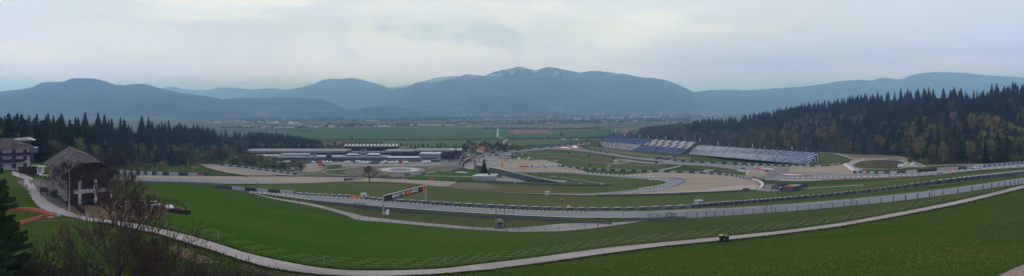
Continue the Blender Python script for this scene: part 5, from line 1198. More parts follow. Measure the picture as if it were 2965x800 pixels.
for i in range(15):
    u = i/14; p, q = a+(b-a)*u, c+(d-c)*u; mb = MB(); z = np.array([0,0,1.0]); w_ = np.array([1.1,0,0]); mb.hexa([p-w_, p+w_, q+w_, q-w_, p-w_+z, p+w_+z, q+w_+z*1.5, q-w_+z*1.5]); wp(mb, 'roof_truss', [m_roofw], t)
slab(1003, 1143, 431, 440, D-1.5, 'glazing', m_navy, t, 1); slab(1058, 1078, 429.2, 430.2, D-2.5, 'pale_lettering_band', m_seatw, t, .5); slab(1008, 1140, 426, 430, D-1.2, 'seating_bowl', m_wallg, t, .6)  # the lettering band is a plain pale slab
mb = MB()
t = thing('race_tower', 'open steel scaffold tower between the two white tents', 'tower', g(1051, 463)); D = Dp+30
for x in (1045, 1058):
    for dd in (0, 8): mb = MB(); mb.tube(PT(x,463,D+dd), PT(x,434.5,D+dd), .45, n=4); wp(mb, 'upright', m_steel, t)
for r in (434.7, 439, 443): slab(1044.5, 1058.5, r, r+1, D, 'deck', m_wallg, t, 8)
def tent(x0, x1, rt, rm, rb, D, label, nc=6, rt_side=0.8):
    t = thing('white_tent', label, 'tent', tuple(PT((x0+x1)/2, rb, D))); a, b = PT(x0-2, rm, D-1), PT(x1+2, rm, D-1); c, d = PT(x0+6, rt, D+14), PT(x1-6, rt, D+14); e, f_ = PT(x0-2, rm, D+24), PT(x1+2, rm, D+24)
    mb = MB(); mb.face([a,b,d,c]); mb.face([c,d,f_,e]); mb.face([a,c,e]); mb.face([b,f_,d]); wp(mb, 'roof', [m_roofw], t); slab(x0+1, x1-1, rm+.8, rb, D+4, 'wall', m_walld, t, 16)
    for i in range(nc+1): x = x0+(x1-x0)*i/nc; slab(x-.5, x+.5, rm+.1, rb, D, 'column', m_roofw, t, .6)
tent(1003, 1040, 444.6, 448, 455, Dp+24, 'left white roofed tent on the paddock building left of the scaffold tower', 10)
tent(1063, 1101, 444, 448, 455, Dp+24, 'larger white roofed tent on the paddock building right of the scaffold tower', 10)
t = thing('paddock_building', 'long low grey paddock building with parapet in front of the pit building', 'building', g(930, 468))
slab(738, 1118, 455, 459, Dp+10, 'parapet', m_wallg, t, 40); slab(742, 1116, 459, 463.5, Dp+12, 'upper_wall', m_walld, t, 30); slab(740, 1118, 463.5, 465, Dp+9, 'ledge', m_wallg, t, 8); slab(744, 1116, 465, 472.5, Dp+14, 'lower_wall', m_walld, t, 24)
for i in range(34): slab(746+i*11, 753+i*11, 466.3, 471.8, Dp+13.6, 'garage_door', m_steeld if i % 3 else m_wallg, t, .3)
slab(736, 806, 449.5, 453.5, Dp+26, 'white_roof', m_roofw, t, 12, 0); slab(812, 892, 446, 449.6, Dp+34, 'white_roof', m_roofw, t, 10, -6); slab(806, 900, 450, 455, Dp+30, 'terrace', m_wallg, t, 10); slab(900, 988, 451.8, 454, Dp+28, 'white_roof', m_roofw, t, 10)
slab(905, 914, 447, 454.8, Dp+24, 'roof_block', m_wallg, t, 6); slab(943, 956, 447.6, 466, Dp+8, 'stair_tower', m_walld, t, 8)
t = thing('team_building', 'low building with bright white sawtooth roof beside the box shaped tower building', 'building', g(1165, 468))
slab(1120, 1216, 456.6, 471.5, Dp+12, 'wall', m_wallg, t, 24); slab(1119, 1216, 462.6, 464.4, Dp+10.5, 'ledge', m_steel, t, 2)
for i in range(9): x = 1120+i*10.6; a, b = PT(x,456.4,Dp+8), PT(x+10.3,456.4,Dp+8); c, d = PT(x+3,452.3,Dp+30), PT(x+13.3,453,Dp+30); mb = MB(); mb.face([a,b,d,c]); z = np.array([0,0,-.5]); mb.face([a+z,c+z,d+z,b+z]); mb.face([a,a+z,b+z,b]); wp(mb, 'roof_bay', [m_roofw], t)
for i in range(8): slab(1124+i*11.3, 1131+i*11.3, 465.4, 471, Dp+11.6, 'garage_door', m_steeld, t, .3)
t = thing('control_building', 'box shaped grey control building with white wavy roof right of the sawtooth roof', 'building', g(1245, 468))
slab(1216, 1272, 447.3, 465, Dp+6, 'wall', mat('control_wall', (.20,.235,.23), (.17,.2,.2), .05), t, 22); slab(1221, 1264, 457, 461, Dp+5.6, 'window_band', m_glass, t, .5); slab(1214, 1274, 463.3, 464.8, Dp+3, 'ledge', m_wallg, t, 6); slab(1218, 1266, 465, 471.5, Dp+12, 'lower_wall', m_walld, t, 14)
for i in range(5): slab(1214+i*12, 1226.3+i*12, 444.3+(i%2)*.5, 447.2, Dp+4, 'roof_bay', m_roofw, t, 24)
for x in (1168, 1113): slab(x, x+1.2, 462, 472, Dp-6, 'flag_column', m_white, thing('banner', 'thin white upright banner before the paddock building, %s' % ('by the sawtooth roof' if x > 1150 else 'left of the sawtooth roof'), 'banner', tuple(PT(x, 472, Dp-6))), .4)

# --- vehicles
def vehicle(kind):
    V = {}
    if kind == 'car':
        t = thing('parked_car', 'x', 'car'); b = MB()
        b.prism([(-2.15,0,.3),(-2.2,0,.75),(-1.6,0,.9),(1.5,0,.92),(2.2,0,.85),(2.2,0,.3)], (0,-.88,0), (0,.88,0)); b.build('body', m_vs['silver'], t)
        b = MB(); p0 = [(-1.15,-.8,.9),(1.65,-.8,.9),(1.65,.8,.9),(-1.15,.8,.9),(-.45,-.68,1.42),(1.1,-.68,1.42),(1.1,.68,1.42),(-.45,.68,1.42)]; b.hexa(p0); b.build('cabin_glass', m_glass, t)
        b = MB(); b.box((.32,0,1.421), (1.5,1.3,.05)); b.build('roof', m_vs['silver'], t)
        for x in (-1.35, 1.35):
            for y in (-.82, .82): b = MB(); b.tube((x,y-.1,.33), (x,y+.1,.33), .33, n=10); b.build('wheel', m_rubber, t)
        for y in (-.6, .6): b = MB(); b.box((-2.18,y,.62), (.08,.35,.14)); b.build('headlight', m_white, t)
    elif kind == 'truck':
        t = thing('parked_truck', 'x', 'truck'); b = MB(); b.box((2.2,0,1.0), (9.5,2.5,2.9)); b.build('trailer', m_vs['white'], t)
        b = MB(); b.hexa([(-4.9,-1.2,.6),(-2.8,-1.2,.6),(-2.8,1.2,.6),(-4.9,1.2,.6),(-4.6,-1.15,3.4),(-2.8,-1.15,3.5),(-2.8,1.15,3.5),(-4.6,1.15,3.4)]); b.build('cab', m_vs['white'], t)
        b = MB(); b.box((-4.84,0,1.9), (.12,2.0,.9)); b.build('windscreen', m_glass, t); b = MB(); b.box((1.5,0,.6), (11,1.0,.4)); b.build('chassis', m_black, t)
        for x in (-3.9, 3.6, 4.9):
            for y in (-1.1, 1.1): b = MB(); b.tube((x,y-.15,.5), (x,y+.15,.5), .5, n=10); b.build('wheel', m_rubber, t)
    else:
        t = thing('parked_van', 'x', 'van'); b = MB(); b.prism([(-2.7,0,.4),(-2.75,0,1.1),(-1.9,0,1.35),(-1.4,0,2.2),(2.6,0,2.3),(2.7,0,.4)], (0,-1,0), (0,1,0)); b.build('body', m_vs['white'], t)
        b = MB(); b.hexa([(-2.0,-.9,1.36),(-1.9,-.9,1.36),(-1.9,.9,1.36),(-2.0,.9,1.36),(-1.55,-.85,2.1),(-1.4,-.85,2.1),(-1.4,.85,2.1),(-1.55,.85,2.1)]); b.build('windscreen', m_glass, t)
        for x in (-1.7, 1.7):
            for y in (-.92, .92): b = MB(); b.tube((x,y-.12,.38), (x,y+.12,.38), .38, n=10); b.build('wheel', m_rubber, t)
    return t
m_vs = {n: mat('car_paint_'+n, c, tuple(v*.9 for v in c), 1, .35, spec=.5) for n, c in dict(white=(.62,.64,.65), silver=(.30,.32,.34), black=(.02,.022,.025), blue=(.04,.08,.17), red=(.35,.03,.03), grey=(.10,.11,.12), green=(.05,.09,.06)).items()}
VP = {}; VN = {}
def park(kind, px, row, rz, col, label, group, s=1.0, zo=0):
    if kind not in VP: VP[kind] = vehicle(kind); t = VP[kind]
    else: t = copy_tree(VP[kind])
    t.location = g(px, row); t.location[2] += .25; t.rotation_euler = (0,0,rz); t.scale = (s,s,s); tag(t, label, kind, group)
    key = (kind, col)
    for c in t.children:
        n = c.name.split('.')[0]
        if n in ('body', 'roof', 'cab', 'trailer'):
            kk = (kind, n, col)
            if kk not in VN: VN[kk] = c.data.copy(); VN[kk].materials.clear(); VN[kk].materials.append(m_vs[col] if n != 'trailer' or col in ('white','blue','red') else m_vs['white'])
            c.data = VN[kk]
    return t
park('car', 98, 500.5, R(170), 'black', 'black car parked on the grass edge beside the white hotel', 'cars of the farmyard', .95)
park('car', 447, 603, R(150), 'silver', 'silver car half hidden behind the bare tree in the farmyard', 'cars of the farmyard', .8)
cols = ['white','white','silver','white','grey','blue','white','black']
for i, (x, r) in enumerate([(826,474),(843,474),(872,474.5),(890,474),(908,475),(924,474),(938,475),(948,474.5),(958,475),(1003,474.5),(1032,473),(1044,474.5),(1056,475),(1066,475.5),(1076,475),(1087,476),(1108,475),(1118,474),(1130,475),(1150,474.5),(1163,474),(1172,475)]):
    c = ['white','white','white','blue','white','red','white','white','white','white','grey','white','white','white','blue','blue','white','silver','white','white','red','white'][i]
    park('truck', x, r, R(random.choice([55,62,118])), c, '%s team truck parked in the row before the paddock building' % c, 'team trucks in the paddock row', .9)
park('truck', 930, 481, R(8), 'red', 'red and white truck standing apart near the gravel yard', None, .8); park('truck', 850, 480, R(5), 'white', 'white truck parked nearest the thicket', None, .8); park('van', 841, 494, R(10), 'white', 'white van behind the descending straight', None, 1.4); park('truck', 1231, 474.5, R(3), 'white', 'long white bus shaped truck below the control building', None, 1.15)
park('truck', 862, 491, R(5), 'white', 'white truck with dark windows beside the van at the thicket edge', None, .8)
for i in range(46):
    x = 1292+i*4.6+random.uniform(-1,1); r = 459.5-(i*.21)+random.choice([0,2.2,-2.2,4]); c = random.choice(['silver','grey','black','blue','white','green'])
    park(random.choice(['car','car','van']), x, r, R(random.choice([0,180,90])+random.uniform(-8,8)), c, '%s vehicle in the packed car park left of the pennants' % c, 'vehicles in the packed car park', 1.25)
for i in range(16):
    x = 1465+i*6.2+random.uniform(-1.5,1.5); r = 465.5-abs(i-9)*-.12-i*.12; c = random.choice(['white','silver','white','black','grey']); park(random.choice(['van','truck','van','car']), x, r, R(random.choice([80,95,100])), c, '%s vehicle parked behind the gravel yard' % c, 'vehicles behind the gravel yard', .95)
for i, (x, r, c) in enumerate([(1607,467.5,'white'),(1615,468,'silver')]): park('car', x, r, R(20), c, '%s car parked alone on the grass right of the gravel yard' % c, None, 1.1)
park('car', 1221+1001, 498, R(170), 'black', 'black race car on the dark braking zone', None, 1.3); park('car', 2150, 490.5, R(8), 'blue', 'blue car by the start of the red painted strip', None, 1.3); park('car', 2828, 489.5, R(15), 'white', 'white car driving on the far right track', None, 1.0)
park('car', 2012, 502.5, R(0), 'blue', 'dark blue car beside the infield tyre wall', None, 1.0)
for i in range(16):
    x = 1300+i*7.5+random.uniform(-2,2); park('car', x, 468+random.uniform(-1,6)*.6, R(random.uniform(0,180)), random.choice(['grey','blue','silver','black']), 'dark vehicle standing on the apron behind the steel arch', 'vehicles behind the arch', 1.2)
# white lettered banner, pennants
def banner_wall(x0, r0, x1, r1, hpx, label, m, marks, mm, name='banner_board', cat='board', posts=3, lift=0):
    a = np.array(g(x0, r0)); b = np.array(g(x1, r1)); h = hpx*a[1]/F; d = b-a; L = math.hypot(d[0], d[1]); rz = math.atan2(d[1], d[0]); t = thing(name, label, cat, tuple(a), rz); sl = d[2]/L
    mb = MB(); z0 = lift*h; mb.hexa([(0,-.15,z0),(L,-.15,z0+sl*L),(L,.15,z0+sl*L),(0,.15,z0),(0,-.15,z0+h),(L,-.15,z0+h+sl*L),(L,.15,z0+h+sl*L),(0,.15,z0+h)]); mb.build('board', m, t)
    for i in range(posts): x = L*(i+.02)/(posts-1)*.98; mb = MB(); mb.box((x,.3,-.4+sl*x), (.25,.25,z0+h+.4)); mb.build('post', m_steeld, t)
    for x, w_, z, hh in marks: mb = MB(); mb.box((x*L,-.19,z0+z*h+sl*x*L), (w_*L,.06,hh*h)); mb.build('printed_mark', mm, t)
    return t
MK = []
for c in (.08, .46, .93): MK += [(c,.035,.2,.6),(c-.045,.012,.25,.5),(c-.025,.01,.25,.5)]
MK += [(x,.008,.4,.25) for x in np.linspace(.14,.40,16)] + [(x,.008,.4,.25) for x in np.linspace(.54,.85,18)]
banner_wall(1534, 483.5, 1625, 482, 7, 'long white banner board with dark print between the red blocks', m_white, MK, m_black)
banner_wall(1898, 466, 1958, 459, 6.5, 'black sign board with white print on posts below the grandstands', m_black, [(x,.02+.02*(i%3),.3,.35) for i, x in enumerate(np.linspace(.34,.78,9))]+[(.5,.96,.93,.06)], m_let, 'sign_gantry', 'sign', 3, .6)
banner_wall(997, 524.5, 1052, 519.5, 8, 'tilted black advertising board with white print left of the bare tree', m_black, [(.1+i*.1,.07,.84,.12) for i in range(9)]+[(x,.03,.25,.42) for x in np.linspace(.45,.92,9)], m_let, 'advertising_board', 'board', 4)
banner_wall(2600, 487.5, 2648, 481, 8.5, 'white gantry board with a yellow green panel above the basin exit', m_white, [(.5,.42,.25,.5)], mat('lime_panel', (.30,.34,.06)), 'gantry_board', 'gantry', 4, .35)
for z in (.35, 1.28): pass
def pennant(px, row, hpx, m, label, group=None, w=1.3):
    k = mpp(px, row); h = hpx*k; t = thing('pennant', label, 'flag', g(px, row), 0, group); mb = MB(); mb.tube((0,0,-.2), (0,0,h), .08, n=5); mb.build('pole', m_steel, t)
    mb = MB(); mb.hexa([(.08,-.03,h*.22),(w,-.03,h*.22),(w,.03,h*.22),(.08,.03,h*.22),(.08,-.03,h),(w*.75,-.03,h*.97),(w*.75,.03,h*.97),(.08,.03,h)]); mb.build('cloth', m, t)
for x, r, h, c in [(1453,487,14,'red'),(1487,488,13,'white'),(1386,471,11,'red'),(1480,454,9,'red'),(1487,453.5,8,'white'),(1502,453,9,'red'),(1510,452,9,'white'),(1494,453,7,'grey')]:
    pennant(x, r, h, {'red': m_red, 'white': m_white, 'grey': m_steel}[c], '%s upright pennant %s' % (c, 'on the gravel right of the lone spruce' if r > 480 else ('beside the steel arch' if x < 1400 else 'in the short row behind the gravel yard')), 'pennants in the middle of the circuit', 1.5)
for x, r, h, c in [(1772,386,8,'red'),(1781,385,9,'white'),(1812,387,8,'red'),(1807,397,9,'white'),(1852,399,8,'white'),(1876,400,8,'white'),(1900,401,7,'grey'),(1926,404,9,'white'),(1953,405,8,'grey'),(1980,407,8,'grey'),(2011,409,9,'red'),(2026,410,9,'white'),(2049,418,9,'red'),(2078,421,11,'white'),(2110,423,7,'grey'),(2144,425,10,'red'),(2178,428,11,'white'),(2213,431,10,'grey'),(2252,434,10,'red'),(2292,436,12,'white'),(2333,439,10,'grey')]:
    D_ = {True: 1}.get(False, None); O = PT(x, r, float(Dat(x, min(r+14, 455)))+46)
    t = thing('pennant', '%s upright pennant on the crest behind the grandstand seats' % c, 'flag', tuple(O), 0, 'pennants behind the grandstands'); k = O[1]/F; mb = MB(); mb.tube((0,0,-6), (0,0,h*k), .09, n=5); mb.build('pole', m_steel, t)
    mb = MB(); mb.hexa([(.08,-.04,h*k*.15),(1.7,-.04,h*k*.15),(1.7,.04,h*k*.15),(.08,.04,h*k*.15),(.08,-.04,h*k),(1.3,-.04,h*k),(1.3,.04,h*k),(.08,.04,h*k)]); mb.build('cloth', {'red': mat('faded_red_cloth', (.38,.14,.12)), 'white': m_white, 'grey': m_steel}[c], t)
# white boxes / tents below the spruce
O = np.array(g(1371, 522)); k = O[1]/F
for i, (x, r, w_, h_) in enumerate([(1385,523,30,13),(1415,523.5,38,13),(1396,517,34,11),(1432,517,20,11)]):
    c = cabin(x, r, w_, h_, ['ribbed white tent nearest the left end of the white group below the spruce','ribbed white tent at the near right of the white group below the spruce','ribbed white tent at the back of the white group below the spruce','small white tent at the back right of the group below the spruce'][i], mat('tent_wall', (.26,.30,.32), (.20,.24,.26), .8), 18, rz=.12, name='storage_tent', door=False, cat='tent', group='white tents below the spruce')
    for j in range(5): mb = MB(); mb.box((-w_*k*.42+j*w_*k*.21,-.06,0), (.18,.08,h_*k-.15)); mb.build('rib', m_steel, c)
# steel arch with a generic rearing animal form
k = mpp(1353, 493); O = np.array(g(1352, 493)); t = thing('steel_arch', 'tall grey steel arch standing on the green lawn', 'sculpture', tuple(O)); mb = MB()
hw, hh = 21.5*k, 49*k; pts = []
for i in range(25): a = math.pi*i/24; x = -hw*math.cos(a); z = hh*math.sin(a)**.62; pts.append(np.array([x+(.08*x if x > 0 else 0), 0, z]))
for i in range(24): mb.tube(pts[i], pts[i+1], 1.1 if 5 < i < 19 else 1.5, n=6)
mb.build('arch', mat('arch_steel', (.22,.225,.225), (.17,.175,.175), .3, .6), t, smooth=True)
me = bpy.data.meshes.new('statue'); sk = [(-14,0,1,1.0),(-13.5,0,8,1.3),(-12,0,15,2.4),(-9,0,21,3.6),(-3,0,25,4.2),(4,0,29,4.6),(10,0,31,3.6),(13,0,27,2.2),(12,0,23,1.4),(9,0,36,1.0),(4,0,24,1.6),(6,0,20,1.1),(0,0,22,1.5),(-1,0,18,1.0),(-8,0,15,1.6),(-9.5,0,8,1.2),(-8,0,2,1.0),(13,0,33,.8),(15,0,37,.4)]
ed = [(0,1),(1,2),(2,3),(3,4),(4,5),(5,6),(6,7),(7,8),(6,9),(5,10),(10,11),(4,12),(12,13),(3,14),(14,15),(15,16),(6,17),(17,18)]
me.from_pydata([(a*k, b*k, c*k) for a, b, c, r in sk], ed, []); o = link('statue', me, None, tuple(O+(0,-.5,0))); me.materials.append(m_rust)
mod = o.modifiers.new('skin', 'SKIN'); 
for i, v in enumerate(me.skin_vertices[0].data if me.skin_vertices else []): v.radius = (sk[i][3]*k, sk[i][3]*k)
if not me.skin_vertices:
    bpy.context.view_layer.objects.active = o; bpy.context.view_layer.update()
ss = o.modifiers.new('smooth', 'SUBSURF'); ss.levels = 1; ss.render_levels = 1
tag(o, 'rust brown rearing animal form standing under the steel arch', 'statue')

# --- compound with screens and orange truck
for pts, h, lb in (([(2235,549),(2262,553),(2298,556)],2.7,'navy screen fence at the near side of the fenced compound'), ([(2298,556),(2318,549),(2337,542)],2.7,'navy screen fence on the right side of the fenced compound'), ([(2236,549),(2262,543),(2285,537)],2.5,'navy screen fence at the back of the fenced compound')):
    barrier('screen_fence', lb, 'fence', pts, h, [m_navy, mat('navy_cloth_worn', (.045,.06,.085))], 3.2, .15)
fence('wire_cage', 'tall wire cage fence left of the fenced compound', [(2214,552),(2232,545),(2256,538)], 5.0, 2.2, m_steeld, 5, .04)
tt = park('truck', 2291, 548, R(170), 'red', 'orange truck parked inside the navy screened compound', None, .42)
for c in tt.children:
    if c.name.startswith(('cab', 'trailer')): c.data = c.data.copy(); c.data.materials[0] = m_orange
cabin(2275, 552.5, 30, 9, 'low container with a pale roof inside the navy screened compound', m_walld, 8, door=False); cabin(2320, 541.5, 24, 3.5, 'flat pale canopy at the back of the navy screened compound', m_steel, 8, door=False)
pole(2289, 545, 527, 'thin mast inside the screened compound', None, .08)
barrier('concrete_barrier', 'pale concrete barrier bending at the tip of the infield wedge', 'barrier', [(2140,495.5),(2158,497.5),(2174,498.5),(2166,504),(2160,509)], 1.6, [m_white, m_conc], 5, .8)
barrier('concrete_barrier', 'pale concrete barrier beside the braking zone above the compound', 'barrier', [(2190,515),(2212,518.5),(2236,521)], 1.5, [m_conc, m_steel], 5, .8)
barrier('marker_wall', 'low dark wall end on the gravel by the compound', 'wall', [(2150,551),(2169,550.5)], 1.2, [m_dark], 5, .6)
k = mpp(2500, 466); t = thing('service_hut', 'tiny white hut on the road above the basin', 'hut', g(2500, 464.5)); mb = MB(); mb.box((0,0,0), (4*k,2.5,5*k)); mb.build('wall', m_white, t); mb = MB(); mb.box((0,0,5*k), (5*k,3.2,.4)); mb.build('roof', m_steel, t)

# --- valley villages
def house_proto(kind):
    t = thing('village_house', 'x', 'house'); L, Wd, h = {'a': (12,9,5), 'b': (16,10,6.5), 'c': (26,13,7), 'd': (22,12,16)}[kind]; b = MB(); b.box((0,0,-.5), (L,Wd,h+.5)); b.build('wall', m_render if kind != 'c' else m_roofw, t); b = MB()
    rh = {'a': 4, 'b': 4, 'c': 1.5, 'd': 1}[kind]; e = .6; b.prism([(0,-Wd/2-e,h),(0,Wd/2+e,h),(0,0,h+rh)], (-L/2-e,0,0), (L/2+e,0,0)); b.build('roof', {'a': mat('red_brown_tiles', (.22,.10,.07), (.17,.09,.07)), 'b': m_slate, 'c': m_roofw, 'd': m_roofg}[kind], t)
    b = MB(); 
    for i in range(3): b.box((-L*.3+i*L*.3,-Wd/2-.03,h*.3), (L*.12,.06,h*.35))
    b.build('window_row', m_glass, t); return t
HP = {k_: None for k_ in 'abcd'}
def house(kind, px, row, s, label, group, rz=None):
    if HP[kind] is None: t = HP[kind] = house_proto(kind)
    else: t = copy_tree(HP[kind])
    t.location = g(px, row); t.scale = (s,s,s); t.rotation_euler = (0,0,random.uniform(0,3.14) if rz is None else rz); tag(t, label, 'house', group)
for x0, x1, r0, r1, n, kinds, sc, where in [(700,830,367,372,22,'abc',1.2,'at the left end of the valley beyond the wood'),(830,1000,362,370,18,'abc',1.1,'behind the field left of the main stand'),(1000,1200,362,368,22,'abc',1.1,'in the village above the middle field'),(1480,1560,351,358,34,'abb',1.3,'in the dense village left of the far stand'),(1578,1628,353,359,18,'abb',1.3,'in the small village above the far turn'),(1640,1840,345,352,52,'abcd',1.5,'in the town above the grandstands'),(1700,1950,333,345,36,'abcd',1.8,'in the far part of the town'),(2000,2120,325,338,26,'bcd',1.9,'in the farthest town at the mountain foot'),(1290,1420,344,350,18,'abc',1.4,'in the hamlet in the middle of the valley'),(1400,1700,334,342,30,'abc',1.6,'scattered along the far valley edge'),(600,900,353,360,26,'abc',1.5,'far behind the left wood'),(930,990,414,424,9,'ab',.8,'at the end of the left wood behind the pits'),(1355,1450,430,442,8,'ab',.75,'between the bare trees right of the pits')]:
    for i in range(n): house(random.choice(kinds), random.uniform(x0,x1), random.uniform(r0,r1), sc*random.uniform(.8,1.2), 'small pale house with pitched roof ' + where, 'houses ' + where)
def hall(px0, px1, row, hpx, label, m=m_roofw, wall=m_steel):
    k = mpp((px0+px1)/2, row); t = thing('industrial_hall', label, 'hall', g((px0+px1)/2, row)); w_ = (px1-px0)*k; mb = MB(); mb.box((0,0,-.5), (w_,30,hpx*k)); mb.build('wall', wall, t); mb = MB(); mb.box((0,0,hpx*k-.497), (w_*1.01,31,.6+.3*hpx*k)); mb.build('roof', m, t)
hall(1208, 1257, 364.8, 3.2, 'long pale industrial hall left of the cream coloured one'); hall(1257, 1276, 365, 3.4, 'cream coloured industrial hall at the village edge', wall=mat('cream_wall', (.5,.42,.28))); hall(1290, 1316, 364.5, 3, 'grey hall with white roof right of the cream hall'); hall(1328, 1355, 359.5, 2.2, 'white roofed hall above the middle field'); hall(1455, 1482, 341.5, 1.6, 'bright white roofed hall behind the dense village')
hall(800, 850, 371.5, 2.5, 'white warehouse roof at the left end of the valley'); hall(880, 925, 368, 2.2, 'pale warehouse beside the far left villages'); hall(1050, 1100, 350.8, 1.5, 'long white roof line before the mountain foot'); hall(953, 967, 370, 5, 'pale pink tall building among the left villages', wall=mat('pink_wall', (.5,.33,.28)))
hall(1834, 1846, 354, 5, 'white cube shaped block on the green slope above the grandstands', wall=m_render); hall(1851, 1884, 343, 5, 'row of pale apartment blocks left of the wooded hill', wall=m_render); hall(1888, 1908, 343.5, 5.5, 'pinkish apartment block left of the wooded hill', wall=mat('pink_wall', (.5,.33,.28))); hall(1910, 1952, 350, 3, 'low white hall with a long roof at the tip of the wooded hill')
hall(1735, 1765, 378, 3, 'farm shed with pale roof in the field above the grandstands', m_roofg, m_walld); house('a', 1752, 378, 1.7, 'barn with steep grey roof in the field above the grandstands', None, .3); house('b', 1786, 376, 1.2, 'white farmhouse just above the topmost blue tier', None, .4)
house('a', 1393, 441, 1.25, 'house with a bright orange tiled roof among bare trees', None, R(65)); o = [c for c in bpy.data.objects if c.get('label') == 'house with a bright orange tiled roof among bare trees'][0]
for c in o.children:
    if c.name.startswith('roof'): c.data = c.data.copy(); c.data.materials[0] = m_terra
pole(1772+248, 333, 318, 'tall thin chimney in the far town', None, 2.2, 'chimney', 'chimney', m=m_conc)
# ------------------------------------------------------------------ the farm on the left
def base_at(px, D, row=None): x = D*(px-CX)/F; return np.array([x, D, zground(x, D)])
t = thing('barn', 'long old barn with slate roof, dark boards above and white pillars below', 'barn', (-89.1, 122, CZ-19.75), R(42))
Wb, Lb_, ze, zr, zw = 7.8, 35.0, 6.2, 9.4, 4.5
mb = MB(); mb.box((Wb/2, Lb_/2, zw), (Wb, Lb_, ze-zw+.2)); 
for y in (0.0, Lb_):
    s = .12 if y == 0 else -.12; mb.prism([(0,0,ze),(Wb,0,ze),(Wb*.66,0,8.3),(Wb*.34,0,8.3)], (0,y,0), (0,y+s,0))
mb.build('boarded_wall', m_wood, t)
for x0 in np.arange(.3, Wb, .62):
    mb = MB(); mb.box((x0, -.03, zw-.15), (.07,.06,ze-zw+.3)); mb.build('batten', m_wood, t)
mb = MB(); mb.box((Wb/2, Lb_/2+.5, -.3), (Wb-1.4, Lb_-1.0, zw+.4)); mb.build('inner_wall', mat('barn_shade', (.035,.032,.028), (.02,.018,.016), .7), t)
mb = MB(); mb.box((Wb/2+.6, .26, 1.85), (Wb-1.2, .45, .75)); mb.build('lintel', m_render, t)
for u, w_ in ((.29,.5),(.625,.5),(.955,.52)):
    mb = MB(); mb.box((u*Wb, .25, -.3), (w_, .5, 2.15)); mb.build('pillar', m_render, t); mb = MB(); mb.box((u*Wb, .25, 2.603), (w_, .5, 1.9)); mb.build('pillar', m_render, t)
for v in (.10, .2, .35, .42, .58, .66, .82, .9): mb = MB(); mb.box((.28, v*Lb_, .2), (.5, .36, zw-.2)); mb.build('pillar', m_render, t)
mb = MB(); mb.box((Wb*.78, .8, -.2), (1.7, .2, 2.0)); mb.build('gate', m_wood, t)
for u in (.36, .66): mb = MB(); mb.box((u*Wb, -.05, 5.1), (.8, .06, .8)); mb.build('window', m_glass, t)
th = np.array([0,0,.18]); o_ = 1.0; zl = ze-.65
lf = [(-o_,-1.1,zl),(-o_,Lb_+1.1,zl),(Wb/2,Lb_-1.6,zr),(Wb/2,2.0,zr),(Wb*.29,-1.1,8.0)]; rt = [(Wb-x,y,z) for x,y,z in lf][::-1]
for nm_, pl in (('roof_slope', lf), ('roof_slope', rt), ('roof_hip', [(Wb/2,2.0,zr),(Wb*.71,-1.1,8.0),(Wb*.29,-1.1,8.0)]), ('roof_hip', [(Wb/2,Lb_-1.6,zr),(-o_+3.2,Lb_+1.1,8.0),(Wb+o_-3.2,Lb_+1.1,8.0)])):
    mb = MB(); mb.prism([tuple(p) for p in pl], (0,0,0), (0,0,.16)); mb.build(nm_, m_slate, t)
mb = MB(); mb.tube((Wb/2,2,zr+.15), (Wb/2,Lb_-1.6,zr+.15), .14, n=6); mb.tube((Wb/2,2,zr+.15), (Wb*.29,-1.1,8.15), .12, n=6); mb.tube((Wb/2,2,zr+.15), (Wb*.71,-1.1,8.15), .12, n=6); mb.build('ridge_cap', mat('ridge_tiles', (.06,.058,.056), (.09,.085,.08)), t)
for a, b in (((-o_,-1.1,zl-.05),(Wb*.29,-1.1,7.95)), ((Wb+o_,-1.1,zl-.05),(Wb*.71,-1.1,7.95))): mb = MB(); mb.tube(a, b, .13, n=4); mb.build('barge_board', m_wood, t)
for i in range(22): mb = MB(); x, y = random.uniform(-.6, 2.6), random.uniform(2, 30); z = zl+(x+o_)/(Wb/2+o_)*(zr-zl)+.17; mb.box((x, y, z), (.14,.3,.05), .3); mb.build('snow_guard', m_steel, t)
Y0 = 195.0; H0 = thing('hotel', 'white three storey hotel with dark balconies and a grey hipped roof', 'building', (-162.4, Y0, CZ-20.4), R(38)); H0.scale = (.95, .95, 1)
mb = MB(); mb.box((-1.0, 5, -1), (16.2*1.0, 9.6, 7.5)); mb.build('wall', m_render, H0)
mb = MB(); a = [(-12,-1.4,6.25),(8.6,-1.4,6.25),(8.6,11.4,6.25),(-12,11.4,6.25)]; mb.hexa([*a, (-12,4.6,9.6),(1.8,4.6,9.6),(1.8,5.4,9.6),(-12,5.4,9.6)]); mb.build('roof', m_slate, H0)
mb = MB(); mb.box((-3.8, 2.6, 8.4), (2.2,1.6,1.6)); mb.build('chimney', m_black, H0); mb = MB(); mb.box((-3.8, 2.6, 10.0), (2.5,1.9,.14)); mb.build('chimney_cap', m_steel, H0)
for z, w_ in ((4.25, 15.5), (2.2, 14.0)):
    mb = MB(); mb.box((w_/2-8.4, -.65, z), (w_,1.3,.14)); mb.build('balcony_floor', m_wood, H0); mb = MB(); mb.box((w_/2-8.4, -1.3, z), (w_,.08,.92)); mb.build('balcony_railing', m_wood, H0)
for x in (-5.4, -2.9, .6, 3.6):
    for z in (.3, 2.6, 4.75): mb = MB(); mb.box((x+2, .16, z), (1.0,.08,1.3)); f_ = mb.build('window', m_glass, H0); mb = MB(); mb.box((x+2, .13, z-.12), (1.2,.12,.1)); mb.build('sill', m_wood, f_)
for x in (-1.8, 3.1, 7.0): mb = MB(); mb.box((x, -1.25, -.5), (.2,.2,6.7)); mb.build('balcony_post', m_wood, H0)
mb = MB(); mb.box((8.0, 2.0, 4.9), (2.2,4,1.6)); mb.build('glass_bay', m_blueg, H0); mb = MB(); mb.box((7.5,2.0,2.2), (1.0,4,2.7)); mb.build('bay_base', m_walld, H0)
